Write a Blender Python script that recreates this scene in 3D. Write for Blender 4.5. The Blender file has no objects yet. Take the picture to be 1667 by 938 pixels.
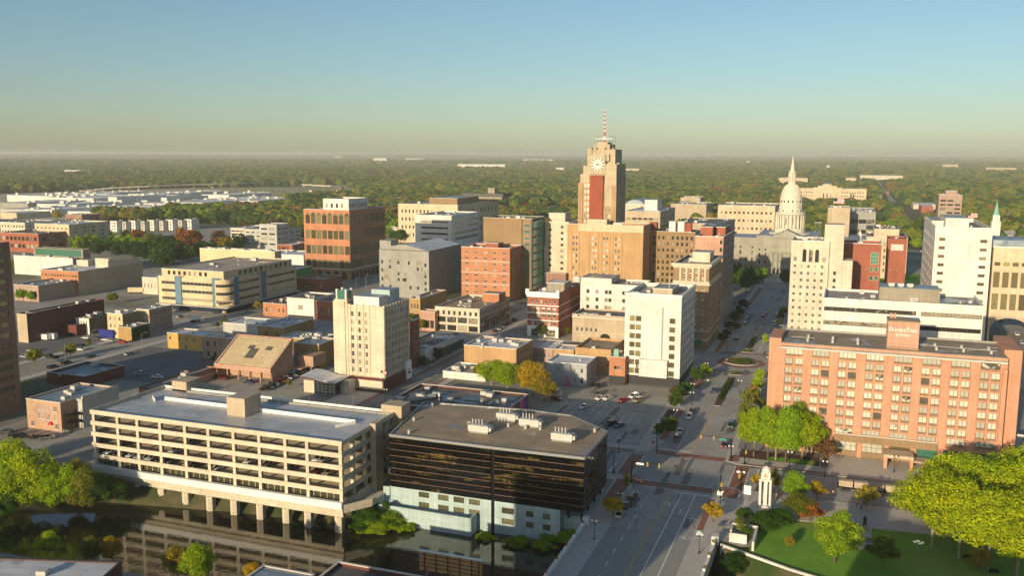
import bpy, math, random
import numpy as np
from mathutils import Vector, Matrix
R_ = math.radians
random.seed(7); RNG = np.random.default_rng(11)
scene = bpy.context.scene
# ------------------------------------------------------------------ camera
FPX, CX, CY, HC = 1480.0, 833.5, 469.0, 90.0
PITCH = math.atan(217/FPX); YAW = math.atan(554.5*math.cos(PITCH)/FPX); ROLL = R_(0.17)
_f = Vector((-math.sin(YAW)*math.cos(PITCH), math.cos(YAW)*math.cos(PITCH), -math.sin(PITCH)))
_r0 = Vector((math.cos(YAW), math.sin(YAW), 0)); _u0 = _r0.cross(_f)
_r = _r0*math.cos(ROLL) + _u0*math.sin(ROLL); _u = _u0*math.cos(ROLL) - _r0*math.sin(ROLL)
cam = bpy.data.cameras.new('camera'); camo = bpy.data.objects.new('camera', cam)
scene.collection.objects.link(camo); scene.camera = camo
camo.matrix_world = Matrix(((_r.x, _u.x, -_f.x, 0), (_r.y, _u.y, -_f.y, 0), (_r.z, _u.z, -_f.z, HC), (0, 0, 0, 1)))
cam.sensor_width = 36; cam.lens = FPX/1667*36; cam.clip_start = 1; cam.clip_end = 90000
# ------------------------------------------------------------------ light
SUN_EL, SUN_AZ = 12.0, 11.0      # elevation; bearing of the light's travel, degrees from +Y towards +X
world = bpy.data.worlds.new('World'); scene.world = world; world.use_nodes = True
nt = world.node_tree; bg = nt.nodes['Background']
sky = nt.nodes.new('ShaderNodeTexSky'); sky.sky_type = 'NISHITA'; sky.sun_disc = False
sky.sun_elevation = R_(SUN_EL); sky.sun_rotation = R_(180+SUN_AZ)
sky.air_density = 0.9; sky.dust_density = 0.9; sky.ozone_density = 3.0; sky.altitude = 0
tint = nt.nodes.new('ShaderNodeMix'); tint.data_type = 'RGBA'; tint.blend_type = 'MULTIPLY'; tint.inputs[0].default_value = 1.0
tint.inputs[7].default_value = (1.0, 0.945, 0.83, 1)      # the morning air's colour balance
tc = nt.nodes.new('ShaderNodeTexCoord'); sx = nt.nodes.new('ShaderNodeSeparateXYZ'); mr = nt.nodes.new('ShaderNodeMapRange'); mr.interpolation_type = 'LINEAR'   # brighter hazy air low in the sky
mr.inputs['From Min'].default_value = 0.0; mr.inputs['From Max'].default_value = 0.19; mr.inputs['To Min'].default_value = 1.0; mr.inputs['To Max'].default_value = 0.0
pw = nt.nodes.new('ShaderNodeMath'); pw.operation = 'POWER'; pw.inputs[1].default_value = 8.0; ma = nt.nodes.new('ShaderNodeMath'); ma.operation = 'MULTIPLY_ADD'; ma.inputs[1].default_value = 0.45; ma.inputs[2].default_value = 1.0; nt.links.new(mr.outputs[0], pw.inputs[0]); nt.links.new(pw.outputs[0], ma.inputs[0])
low = nt.nodes.new('ShaderNodeVectorMath'); low.operation = 'SCALE'
nt.links.new(tc.outputs['Generated'], sx.inputs[0]); nt.links.new(sx.outputs[2], mr.inputs[0]); nt.links.new(sky.outputs[0], low.inputs[0]); nt.links.new(ma.outputs[0], low.inputs['Scale'])
nt.links.new(low.outputs[0], tint.inputs[6]); nt.links.new(tint.outputs[2], bg.inputs[0]); bg.inputs[1].default_value = 0.063
sl = bpy.data.lights.new('sun', 'SUN'); sl.energy = 2.6; sl.angle = R_(0.53); sl.color = (1.0, 0.79, 0.52)
so = bpy.data.objects.new('sun', sl); scene.collection.objects.link(so)
_d = Vector((math.sin(R_(SUN_AZ))*math.cos(R_(SUN_EL)), math.cos(R_(SUN_AZ))*math.cos(R_(SUN_EL)), -math.sin(R_(SUN_EL))))
so.rotation_euler = _d.to_track_quat('-Z', 'Y').to_euler(); so.location = (-60, -200, 120)
scene.view_settings.view_transform = 'Standard'; scene.view_settings.look = 'None'
scene.view_settings.exposure = 1.17; scene.view_settings.gamma = 1.0
cy = scene.cycles
cy.max_bounces = 5; cy.diffuse_bounces = 4; cy.glossy_bounces = 3; cy.transmission_bounces = 2
cy.volume_bounces = 0; cy.transparent_max_bounces = 4; cy.use_denoising = True
cy.volume_step_rate = 4.0; cy.caustics_reflective = False; cy.caustics_refractive = False
# ------------------------------------------------------------------ measuring helpers (photogrammetry of the site)
def ray(px, py): return _f*FPX + _r*(px-CX) - _u*(py-CY)
def at(px, py, z=0.0):
    d = ray(px, py); t = (z-HC)/d.z; return (d.x*t, d.y*t)
def at_y(px, py, Y):
    d = ray(px, py); t = Y/d.y; return (d.x*t, HC+d.z*t)
def pj(x, y, z):
    v = Vector((x, y, z-HC)); k = v.dot(_f); return (CX+FPX*v.dot(_r)/k, CY-FPX*v.dot(_u)/k)
def corner(nx, top, yb):
    lo, hi = 0.0, 89.0
    for _ in range(45):
        m = (lo+hi)/2; X, Y = at(nx, top, m)
        if Y <= 0 or pj(X, Y, 0)[1] > yb: hi = m
        else: lo = m
    return X, Y, m
def bis(fn, lo, hi, target):
    s = 1 if fn(hi) > fn(lo) else -1
    for _ in range(45):
        m = (lo+hi)/2
        if s*(fn(m)-target) < 0: lo = m
        else: hi = m
    return m
# ------------------------------------------------------------------ object helpers
col = scene.collection
THINGS = []
def tag(o, label, cat, group=None, kind=None):
    o['label'] = label; o['category'] = cat
    if group: o['group'] = group
    if kind: o['kind'] = kind
    THINGS.append(o); return o
def empty(name, loc=(0, 0, 0), rz=0, parent=None):
    o = bpy.data.objects.new(name, None); o.location = loc; o.rotation_euler = (0, 0, rz)
    o.empty_display_size = 1; col.objects.link(o); o.parent = parent; return o
def kids(o): return KIDS.get(o.name, [])
KIDS = {}
def link(o, parent=None):
    col.objects.link(o)
    if parent is not None:
        o.parent = parent; KIDS.setdefault(parent.name, []).append(o)
    return o
def copy_tree(o, parent=None):
    c = o.copy(); link(c, parent)
    for ch in list(KIDS.get(o.name, [])): copy_tree(ch, c)
    return c
class MB:
    def __init__(s): s.v = []; s.f = []; s.m = []; s.sm = []
    def face(s, pts, m=0, sm=False):
        n = len(s.v); s.v += [tuple(p) for p in pts]; s.f.append(tuple(range(n, n+len(pts)))); s.m.append(m); s.sm.append(sm)
    def box(s, x0, x1, y0, y1, z0, z1, m=0, skip=''):
        a = [(x0, y0, z0), (x1, y0, z0), (x1, y1, z0), (x0, y1, z0), (x0, y0, z1), (x1, y0, z1), (x1, y1, z1), (x0, y1, z1)]
        for k, q in (('b', (3, 2, 1, 0)), ('t', (4, 5, 6, 7)), ('f', (0, 1, 5, 4)), ('r', (1, 2, 6, 5)), ('k', (2, 3, 7, 6)), ('l', (3, 0, 4, 7))):
            if k not in skip: s.face([a[i] for i in q], m)
        return s
    def prism(s, poly, z0, z1, m=0, mt=None, bottom=False):
        n = len(poly)
        for i in range(n):
            a, b = poly[i], poly[(i+1) % n]
            s.face([(a[0], a[1], z0), (b[0], b[1], z0), (b[0], b[1], z1), (a[0], a[1], z1)], m)
        s.face([(p[0], p[1], z1) for p in poly], m if mt is None else mt)
        if bottom: s.face([(p[0], p[1], z0) for p in reversed(poly)], m)
        return s
    def lathe(s, prof, cx=0, cy_=0, n=16, m=0, sm=True, a0=0, a1=2*math.pi):
        full = abs(a1-a0-2*math.pi) < 1e-6
        for i in range(n):
            t0 = a0+(a1-a0)*i/n; t1 = a0+(a1-a0)*(i+1)/n
            for (r0, z0), (r1, z1) in zip(prof[:-1], prof[1:]):
                p = [(cx+r0*math.cos(t0), cy_+r0*math.sin(t0), z0), (cx+r0*math.cos(t1), cy_+r0*math.sin(t1), z0),
                     (cx+r1*math.cos(t1), cy_+r1*math.sin(t1), z1), (cx+r1*math.cos(t0), cy_+r1*math.sin(t0), z1)]
                if r0 < 1e-6: p = [p[0], p[2], p[3]]
                elif r1 < 1e-6: p = [p[0], p[1], p[2]]
                s.face(p, m, sm)
        return s
    def cyl(s, cx, cy_, z0, z1, r0, r1=None, n=10, m=0, cap=True):
        r1 = r0 if r1 is None else r1
        s.lathe([(r0, z0), (r1, z1)], cx, cy_, n, m)
        if cap: s.face([(cx+r1*math.cos(2*math.pi*i/n), cy_+r1*math.sin(2*math.pi*i/n), z1) for i in range(n)], m)
        return s
    def tube(s, p, q, r0, r1=None, n=6, m=0):
        p = Vector(p); q = Vector(q); r1 = r0 if r1 is None else r1
        d = (q-p).normalized(); a = d.cross(Vector((0, 0, 1)) if abs(d.z) < .9 else Vector((1, 0, 0))).normalized(); b = d.cross(a)
        A = [p+(a*math.cos(2*math.pi*i/n)+b*math.sin(2*math.pi*i/n))*r0 for i in range(n)]
        B_ = [q+(a*math.cos(2*math.pi*i/n)+b*math.sin(2*math.pi*i/n))*r1 for i in range(n)]
        for i in range(n):
            j = (i+1) % n; s.face([A[i], A[j], B_[j], B_[i]], m, True)
        s.face(B_, m); s.face(list(reversed(A)), m); return s
    def obox(s, p, q, w, z0, z1, m=0):       # box along a line on the ground plan
        dx, dy = q[0]-p[0], q[1]-p[1]; L = math.hypot(dx, dy) or 1; nx, ny = -dy/L*w/2, dx/L*w/2
        return s.prism([(p[0]-nx, p[1]-ny), (q[0]-nx, q[1]-ny), (q[0]+nx, q[1]+ny), (p[0]+nx, p[1]+ny)], z0, z1, m, bottom=True)
    def mesh(s, name, mats):
        me = bpy.data.meshes.new(name); me.from_pydata(s.v, [], s.f)
        for m in (mats if isinstance(mats, (list, tuple)) else [mats]): me.materials.append(m)
        me.polygons.foreach_set('material_index', s.m); me.polygons.foreach_set('use_smooth', s.sm)
        me.update(); return me
    def build(s, name, mats, parent=None, loc=(0, 0, 0), rz=0):
        o = bpy.data.objects.new(name, s.mesh(name, mats)); o.location = loc; o.rotation_euler = (0, 0, rz)
        return link(o, parent)
def inst(name, me, parent, loc, rz=0, scale=None):
    o = bpy.data.objects.new(name, me); o.location = loc; o.rotation_euler = (0, 0, rz)
    if scale: o.scale = scale
    return link(o, parent)
# ------------------------------------------------------------------ materials
M = {}
def newmat(name):
    m = bpy.data.materials.new(name); m.use_nodes = True; M[name] = m
    return m, m.node_tree, m.node_tree.nodes['Principled BSDF']
def nn(t, k, **kw):
    n = t.nodes.new(k)
    for a, b in kw.items():
        if isinstance(a, str) and hasattr(n, a): setattr(n, a, b)
    return n
def coords(t, scale=(1, 1, 1)):
    tc = t.nodes.new('ShaderNodeTexCoord'); mp = t.nodes.new('ShaderNodeMapping'); mp.inputs['Scale'].default_value = scale
    t.links.new(tc.outputs['Object'], mp.inputs[0]); return mp.outputs[0]
def noise(t, vec, sc, det=3, rough=.55):
    n = t.nodes.new('ShaderNodeTexNoise'); n.inputs['Scale'].default_value = sc; n.inputs['Detail'].default_value = det
    n.inputs['Roughness'].default_value = rough; t.links.new(vec, n.inputs['Vector']); return n.outputs[0]
def ramp(t, fac, stops):
    r = t.nodes.new('ShaderNodeValToRGB'); e = r.color_ramp.elements
    for i, (p, c) in enumerate(stops):
        if i >= 2: e.new(p)
        e[i].position = p; e[i].color = (c if len(c) == 4 else (*c, 1))
    t.links.new(fac, r.inputs[0]); return r.outputs[0]
def mix(t, fac, a, b, mode='MIX'):
    n = t.nodes.new('ShaderNodeMix'); n.data_type = 'RGBA'; n.blend_type = mode
    for s_, v in ((0, fac), (6, a), (7, b)):
        if isinstance(v, (int, float)): n.inputs[s_].default_value = v
        elif isinstance(v, tuple): n.inputs[s_].default_value = (*v, 1)
        else: t.links.new(v, n.inputs[s_])
    return n.outputs[2]
def bump(t, b, h, strength=.3, dist=.1):
    n = t.nodes.new('ShaderNodeBump'); n.inputs['Strength'].default_value = strength; n.inputs['Distance'].default_value = dist
    t.links.new(h, n.inputs['Height']); t.links.new(n.outputs[0], b.inputs['Normal'])
def wallmat(name, c, kind='plain', rough=.85, amt=.17):
    m, t, b = newmat(name); v = coords(t)
    big = ramp(t, noise(t, v, .09, 4), [(.3, (1-amt,)*3), (.7, (1+amt*.4,)*3)])
    stk = ramp(t, noise(t, coords(t, (1.2, 1.2, .06)), 1.0, 3), [(.35, (1-amt*.8,)*3), (.65, (1.02,)*3)])
    fine = ramp(t, noise(t, v, 2.5, 2), [(.3, (.93,)*3), (.7, (1.05,)*3)])
    base = mix(t, 1.0, mix(t, 1.0, big, stk, 'MULTIPLY'), fine, 'MULTIPLY')
    cc = c
    if kind == 'plain':
        br = t.nodes.new('ShaderNodeTexBrick'); br.inputs['Scale'].default_value = 1; br.offset = 0
        br.inputs['Brick Width'].default_value = 3.1; br.inputs['Row Height'].default_value = 1.75; br.inputs['Mortar Size'].default_value = .05; br.inputs['Mortar Smooth'].default_value = .3
        br.inputs[1].default_value = (c[0]*1.04, c[1]*1.04, c[2]*1.04, 1); br.inputs[2].default_value = (c[0]*.94, c[1]*.94, c[2]*.93, 1); br.inputs[3].default_value = (c[0]*.74, c[1]*.73, c[2]*.70, 1)
        cx = nn(t, 'ShaderNodeSeparateXYZ'); t.links.new(v, cx.inputs[0]); ad = nn(t, 'ShaderNodeMath', operation='ADD'); t.links.new(cx.outputs[0], ad.inputs[0]); t.links.new(cx.outputs[1], ad.inputs[1])
        cb = nn(t, 'ShaderNodeCombineXYZ'); t.links.new(ad.outputs[0], cb.inputs[0]); t.links.new(cx.outputs[2], cb.inputs[1]); t.links.new(cb.outputs[0], br.inputs['Vector']); cc = br.outputs[0]
    if kind == 'brick':
        br = t.nodes.new('ShaderNodeTexBrick'); br.inputs['Scale'].default_value = 1
        br.inputs['Brick Width'].default_value = .6; br.inputs['Row Height'].default_value = .22; br.inputs['Mortar Size'].default_value = .02
        br.inputs[1].default_value = (c[0]*1.08, c[1]*1.05, c[2], 1); br.inputs[2].default_value = (c[0]*.85, c[1]*.82, c[2]*.8, 1)
        br.inputs[3].default_value = (c[0]*.9+.05, c[1]*.9+.05, c[2]*.9+.05, 1)
        cx = nn(t, 'ShaderNodeSeparateXYZ'); t.links.new(v, cx.inputs[0])
        ad = nn(t, 'ShaderNodeMath', operation='ADD'); t.links.new(cx.outputs[0], ad.inputs[0]); t.links.new(cx.outputs[1], ad.inputs[1])
        cb = nn(t, 'ShaderNodeCombineXYZ'); t.links.new(ad.outputs[0], cb.inputs[0]); t.links.new(cx.outputs[2], cb.inputs[1])
        t.links.new(cb.outputs[0], br.inputs['Vector']); cc = br.outputs[0]
    t.links.new(mix(t, 1.0, base, cc, 'MULTIPLY'), b.inputs['Base Color']); b.inputs['Roughness'].default_value = rough
    b.inputs['Specular IOR Level'].default_value = .25
    return m
def roofmat(name, c, c2=None, rough=.75, sc=.12, lo=.42, hi=.62):
    m, t, b = newmat(name); v = coords(t); c2 = c2 or tuple(x*.62 for x in c)
    f = ramp(t, noise(t, v, sc, 6, .6), [(lo, (0, 0, 0)), (hi, (1, 1, 1))])
    fine = ramp(t, noise(t, v, 3, 3), [(.3, (.88,)*3), (.7, (1.08,)*3)])
    br = t.nodes.new('ShaderNodeTexBrick'); br.inputs['Scale'].default_value = 1; br.inputs['Brick Width'].default_value = 11; br.inputs['Row Height'].default_value = 2.9; br.inputs['Mortar Size'].default_value = .07
    br.inputs[1].default_value = (1.04, 1.04, 1.04, 1); br.inputs[2].default_value = (.9, .9, .91, 1); br.inputs[3].default_value = (.66, .66, .66, 1); t.links.new(v, br.inputs['Vector'])
    pond = ramp(t, noise(t, v, sc*.55, 5, .7), [(.54, (1, 1, 1)), (.60, (.68, .70, .74))])
    cc = mix(t, 1.0, mix(t, 1.0, mix(t, 1.0, mix(t, f, c2, c), fine, 'MULTIPLY'), br.outputs[0], 'MULTIPLY'), pond, 'MULTIPLY')
    t.links.new(cc, b.inputs['Base Color']); t.links.new(ramp(t, noise(t, v, sc*.55, 5, .7), [(.54, (rough,)*3), (.60, (.2,)*3)]), b.inputs['Roughness'])
    return m
W = dict(
 cream=((.66, .55, .38), 'plain'), pale=((.66, .60, .48), 'plain'), white=((.72, .70, .65), 'plain'), cleanwhite=((.75, .735, .69), 'plain'),
 beige=((.52, .43, .31), 'plain'), tanbrick=((.52, .34, .17), 'brick'), brownbrick=((.30, .21, .12), 'brick'), redbrick=((.36, .12, .075), 'brick'),
 orangebrick=((.52, .235, .125), 'brick'), hotelbrick=((.63, .325, .21), 'brick'), darkred=((.20, .045, .035), 'plain'), maroon=((.16, .05, .045), 'brick'),
 grey=((.36, .36, .33), 'plain'), lightgrey=((.50, .50, .47), 'plain'), darkgrey=((.12, .13, .13), 'plain'), concrete=((.66, .59, .46), 'plain'), dustybrick=((.50, .33, .23), 'brick'), ivygreen=((.035, .09, .02), 'plain'),
 yellow=((.60, .40, .12), 'plain'), pinkbrown=((.42, .31, .26), 'brick'), yellowbrick=((.44, .29, .12), 'brick'), brownwall=((.32, .22, .12), 'brick'),
 stone=((.55, .50, .40), 'plain'), capitol=((.38, .37, .31), 'plain'), dome=((.72, .68, .56), 'plain'), blueface=((.16, .26, .36), 'plain'), paleblue=((.44, .57, .58), 'plain'),  # capitol colour darkened to hold the shade cast by other buildings
 navy=((.02, .03, .06), 'plain'), cobalt=((.03, .04, .25), 'plain'), kcream=((.68, .57, .36), 'plain'), tower=((.70, .61, .47), 'plain'), officebrick=((.34, .20, .15), 'brick'),
 salmon=((.54, .33, .24), 'plain'), greypaint=((.42, .45, .46), 'plain'), panelred=((.33, .09, .055), 'plain'), green=((.07, .40, .10), 'plain'), boji=((.44, .30, .17), 'brick'), crown=((.50, .43, .31), 'plain'), dkstone=((.34, .31, .25), 'plain'))
for k, (c, kd) in W.items(): wallmat(k, c, kd)
for k, c, c2, rg in (('roof_white', (.74, .75, .76), (.58, .60, .62), .5), ('roof_bright', (.85, .84, .80), (.75, .74, .72), .6), ('roof_grey', (.38, .385, .39), (.27, .27, .27), .6), ('roof_dark', (.16, .15, .135), (.10, .095, .09), .75),
                     ('roof_brown', (.42, .32, .20), (.32, .25, .165), .85), ('roof_blue', (.30, .37, .42), (.22, .28, .34), .45), ('roof_tan', (.50, .43, .34), (.38, .33, .27), .8),
                     ('deck', (.55, .55, .55), (.42, .43, .45), .38)): roofmat(k, c, c2, rg)
def flat(name, c, rough=.6, metal=0, spec=.5, amt=0):
    m, t, b = newmat(name); b.inputs['Base Color'].default_value = (*c, 1); b.inputs['Roughness'].default_value = rough
    b.inputs['Metallic'].default_value = metal; b.inputs['Specular IOR Level'].default_value = spec
    if amt:
        v = coords(t); t.links.new(mix(t, 1.0, ramp(t, noise(t, v, .8, 4), [(.3, (1-amt,)*3), (.7, (1+amt*.3,)*3)]), c, 'MULTIPLY'), b.inputs['Base Color'])
    return m
flat('coping', (.60, .57, .50), .6, amt=.1); flat('copingwhite', (.80, .79, .75), .5, amt=.08); flat('frame_dark', (.05, .045, .035), .5); flat('frame_light', (.6, .57, .5), .5)
flat('metal', (.55, .55, .54), .45, .3, amt=.15); flat('hvac', (.52, .52, .49), .55, .0, amt=.18); flat('black', (.012, .012, .013), .9, spec=.1); flat('void', (.03, .03, .028), .9)
flat('steel', (.30, .31, .32), .4, .6); flat('white_paint', (.78, .77, .74), .6, amt=.15); flat('yellow_paint', (.65, .42, .05), .6, amt=.15); flat('rubber', (.02, .02, .02), .8)
flat('red', (.45, .03, .02), .5); flat('orange', (.75, .16, .02), .5); flat('purple', (.16, .07, .36), .6); flat('awning_green', (.02, .16, .10), .7); flat('awning_red', (.25, .03, .02), .7)
flat('sign_white', (.85, .84, .8), .5); flat('sign_green', (.02, .28, .16), .5); flat('bark', (.13, .10, .07), .9, amt=.3); flat('barklight', (.32, .27, .2), .9, amt=.25)
flat('skin', (.45, .28, .2), .6); flat('denim', (.06, .08, .14), .8); flat('hivis', (.65, .6, .08), .6); flat('bronze', (.06, .045, .03), .4, .6); flat('copper', (.20, .42, .32), .6)
flat('mulch', (.10, .045, .03), .95, amt=.3); flat('brickpave', (.30, .13, .09), .85, amt=.25); flat('sidewalk', (.52, .49, .44), .85, amt=.16); flat('kerb', (.44, .42, .38), .8, amt=.12)
flat('pinkdoor', (.7, .12, .25), .6); flat('nearblack', (.035, .036, .04), .8, amt=.2); flat('lampglow', (.8, .78, .7), .4)
def glassmat(name, dark, lit, thr=.72, rough=.12):
    m, t, b = newmat(name); oi = t.nodes.new('ShaderNodeObjectInfo')
    r = t.nodes.new('ShaderNodeValToRGB'); e = r.color_ramp.elements; r.color_ramp.interpolation = 'LINEAR'
    e[0].position = thr-.45; e[0].color = (*dark, 1); e[1].position = 1; e[1].color = (*lit, 1); k = e.new(thr); k.color = (*[x*1.6+.01 for x in dark], 1); k2 = e.new(min(thr+.06, .98)); k2.color = (*[x*.6 for x in lit], 1)
    v = coords(t); no = noise(t, v, .6, 2)
    mm = nn(t, 'ShaderNodeMath', operation='ADD'); t.links.new(oi.outputs['Random'], mm.inputs[0])
    m2 = nn(t, 'ShaderNodeMath', operation='MULTIPLY_ADD'); t.links.new(no, m2.inputs[0]); m2.inputs[1].default_value = .5; m2.inputs[2].default_value = -.25
    t.links.new(m2.outputs[0], mm.inputs[1]); t.links.new(mm.outputs[0], r.inputs[0])
    t.links.new(r.outputs[0], b.inputs['Base Color']); b.inputs['Roughness'].default_value = rough; b.inputs['Specular IOR Level'].default_value = .55
    return m
glassmat('glass', (.025, .025, .022), (.42, .38, .28), .64)
glassmat('glass_tan', (.10, .085, .04), (.35, .3, .14), .7)
glassmat('glass_green', (.03, .11, .08), (.08, .24, .16), .6, .06)
glassmat('glass_teal', (.07, .26, .19), (.14, .42, .30), .6, .15)
glassmat('glass_olive', (.05, .05, .025), (.20, .20, .11), .55, .1)
glassmat('glass_mix', (.03, .028, .022), (.62, .55, .42), .5)
glassmat('glass_curtain', (.40, .39, .32), (.10, .10, .08), .84, .3)
glassmat('glass_black', (.005, .005, .004), (.04, .032, .012), .8, .03)
def gold_reflection_glass():  # gold noise patches painted into the black glass stand for its reflections
    m, t, b = newmat('glass_gold_reflection'); v = coords(t, (.06, .06, .5)); g = ramp(t, noise(t, v, 1.6, 2), [(.57, (0, 0, 0)), (.65, (1, 1, 1))]); g2 = ramp(t, noise(t, coords(t, (.9, .9, .3)), 1.2, 1), [(.4, (.2,)*3), (.6, (1,)*3)])
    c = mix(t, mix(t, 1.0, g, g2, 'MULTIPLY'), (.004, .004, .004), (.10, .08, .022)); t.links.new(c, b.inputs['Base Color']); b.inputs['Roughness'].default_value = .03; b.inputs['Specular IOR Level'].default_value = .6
gold_reflection_glass()
def carpaint(name, c): flat(name, c, .22, .1, .6); M[name].node_tree.nodes['Principled BSDF'].inputs['Coat Weight'].default_value = .6
for k, c in dict(c_white=(.75, .75, .74), c_black=(.012, .012, .014), c_silver=(.42, .43, .44), c_grey=(.11, .12, .13), c_red=(.42, .02, .025), c_blue=(.03, .06, .16), c_maroon=(.14, .015, .02), c_tan=(.34, .28, .18), c_green=(.03, .09, .05), c_pink=(.55, .2, .25)).items(): carpaint(k, c)
# ground-like
def surf(name, c1, c2, sc=.05, rough=.9, crack=False, c3=None, aniso=None):
    m, t, b = newmat(name); v = coords(t, aniso or (1, 1, 1))
    f = ramp(t, noise(t, v, sc, 6, .62), [(.36, (0, 0, 0)), (.64, (1, 1, 1))]); cc = mix(t, f, c1, c2)
    if c3: cc = mix(t, ramp(t, noise(t, v, sc*.23, 4), [(.5, (0, 0, 0)), (.62, (1, 1, 1))]), cc, c3)
    fine = ramp(t, noise(t, v, 1.7, 3), [(.3, (.88,)*3), (.7, (1.1,)*3)]); cc = mix(t, 1.0, cc, fine, 'MULTIPLY')
    if crack:
        vo = t.nodes.new('ShaderNodeTexVoronoi'); vo.feature = 'DISTANCE_TO_EDGE'; vo.inputs['Scale'].default_value = .11; t.links.new(v, vo.inputs['Vector'])
        cc = mix(t, ramp(t, vo.outputs[0], [(.0, (.45,)*3), (.018, (0, 0, 0))]), cc, (.03, .03, .03))
    t.links.new(cc, b.inputs['Base Color']); b.inputs['Roughness'].default_value = rough; b.inputs['Specular IOR Level'].default_value = .3; return m
surf('asphalt', (.32, .315, .295), (.41, .40, .37), .05, .85, True); surf('asphalt_old', (.32, .305, .27), (.42, .40, .35), .05, .9, True, (.22, .21, .185))
surf('asphalt_bridge', (.27, .265, .25), (.33, .32, .30), .06, .8, aniso=(1, .15, 1)); surf('lotdark', (.14, .145, .15), (.19, .19, .19), .05, .9, True)
surf('citypave', (.29, .28, .255), (.37, .355, .315), .03, .9, False, (.10, .115, .06)); surf('lawn', (.13, .30, .022), (.18, .37, .03), .12, .95, False, (.21, .32, .045)); surf('field', (.26, .27, .12), (.38, .35, .20), .01, 1.0, False, (.16, .22, .06)); surf('drypave', (.42, .39, .30), (.52, .48, .38), .02, .9, False, (.24, .27, .12))
surf('farland', (.035, .05, .016), (.06, .075, .025), .004, 1.0, False, (.12, .11, .06)); surf('bank', (.06, .065, .025), (.12, .10, .06), .2, 1.0, False, (.03, .06, .012))
def leafmat():
    m, t, b = newmat('leaves'); t.nodes.remove(b); out = [n for n in t.nodes if n.type == 'OUTPUT_MATERIAL'][0]
    oi = t.nodes.new('ShaderNodeObjectInfo'); v = coords(t); n1 = noise(t, v, 2.2, 3); n2 = noise(t, v, 9, 2)
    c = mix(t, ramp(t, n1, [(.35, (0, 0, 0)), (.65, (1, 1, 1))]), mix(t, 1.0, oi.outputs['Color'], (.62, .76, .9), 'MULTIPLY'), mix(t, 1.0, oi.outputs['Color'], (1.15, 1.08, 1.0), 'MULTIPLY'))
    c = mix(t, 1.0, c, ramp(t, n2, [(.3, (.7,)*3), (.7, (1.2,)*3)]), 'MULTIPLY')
    df = t.nodes.new('ShaderNodeBsdfDiffuse'); tr = t.nodes.new('ShaderNodeBsdfTranslucent'); ms = t.nodes.new('ShaderNodeMixShader'); ms.inputs[0].default_value = .36
    t.links.new(c, df.inputs[0]); t.links.new(mix(t, 1.0, c, (1.3, 1.25, .6), 'MULTIPLY'), tr.inputs[0])
    t.links.new(df.outputs[0], ms.inputs[1]); t.links.new(tr.outputs[0], ms.inputs[2]); t.links.new(ms.outputs[0], out.inputs[0]); return m
leafmat()
def water():
    m, t, b = newmat('water'); b.inputs['Base Color'].default_value = (.018, .018, .009, 1); b.inputs['Roughness'].default_value = .03; b.inputs['IOR'].default_value = 1.33
    b.inputs['Specular IOR Level'].default_value = 1.0; b.inputs['IOR'].default_value = 1.45
    bump(t, b, noise(t, coords(t, (1, 1.6, 1)), .7, 4), .16, .1)
water()
# ------------------------------------------------------------------ windows
WIN = {}
def win_mesh(w, h, nx=1, ny=1, gm='glass', fm='frame_dark', sill=True, proud=.05):
    key = (round(w, 1), round(h, 1), nx, ny, gm, fm, sill)
    if key in WIN: return WIN[key]
    b = MB(); f = min(.12, w*.09)
    b.face([(-w/2, 0, 0), (w/2, 0, 0), (w/2, 0, h), (-w/2, 0, h)], 0)
    b.box(-w/2, -w/2+f, -.08, 0, 0, h, 1); b.box(w/2-f, w/2, -.08, 0, 0, h, 1); b.box(-w/2+f, w/2-f, -.08, 0, h-f, h, 1)
    b.box(-w/2+f, w/2-f, -.08, 0, 0, f, 1)
    for i in range(1, nx):
        x = -w/2+w*i/nx; b.box(x-f*.4, x+f*.4, -.07, 0, f, h-f, 1)
    for i in range(1, ny):
        z = h*i/ny; b.box(-w/2+f, w/2-f, -.06, 0, z-f*.4, z+f*.4, 1)
    if sill: b.box(-w/2-.1, w/2+.1, -.42, -.24, -.18, -.02, 2)
    WIN[key] = b.mesh('window', [M[gm], M[fm], M['coping']]); return WIN[key]
def facade(b, ox, oy, ang, Wd, H, rects, depth=.25, m=0, z0=0):
    """wall grid with openings; ang 0 = faces -Y, 90 = faces +X, -90 = faces -X"""
    ca, sa = math.cos(R_(ang)), math.sin(R_(ang))
    def pt(u, n, z): return (ox+u*ca-n*sa*-1*-1, oy+u*sa+n*ca, z) if False else (ox+u*ca-n*sa, oy+u*sa+n*ca, z)
    us = sorted(set([0, Wd]+[round(r[0], 3) for r in rects]+[round(r[1], 3) for r in rects]))
    rows = {}
    for r in rects: rows.setdefault((round(r[2], 3), round(r[3], 3)), []).append(r)
    zs = sorted(set([z0, H]+[k[0] for k in rows]+[k[1] for k in rows]))
    for a, c in zip(zs[:-1], zs[1:]):
        zc = (a+c)/2; act = sorted([r for r in rects if r[2]-1e-3 <= zc <= r[3]+1e-3])
        u = 0
        for r in act:
            if r[0] > u+1e-4: b.face([pt(u, 0, a), pt(r[0], 0, a), pt(r[0], 0, c), pt(u, 0, c)], m)
            u = max(u, r[1])
        if u < Wd-1e-4: b.face([pt(u, 0, a), pt(Wd, 0, a), pt(Wd, 0, c), pt(u, 0, c)], m)
    for (a, c, e, g, *_) in rects:
        b.face([pt(a, 0, e), pt(c, 0, e), pt(c, depth, e), pt(a, depth, e)], m); b.face([pt(a, depth, g), pt(c, depth, g), pt(c, 0, g), pt(a, 0, g)], m)
        b.face([pt(a, 0, e), pt(a, depth, e), pt(a, depth, g), pt(a, 0, g)], m); b.face([pt(c, depth, e), pt(c, 0, e), pt(c, 0, g), pt(c, depth, g)], m)
    return pt
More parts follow.
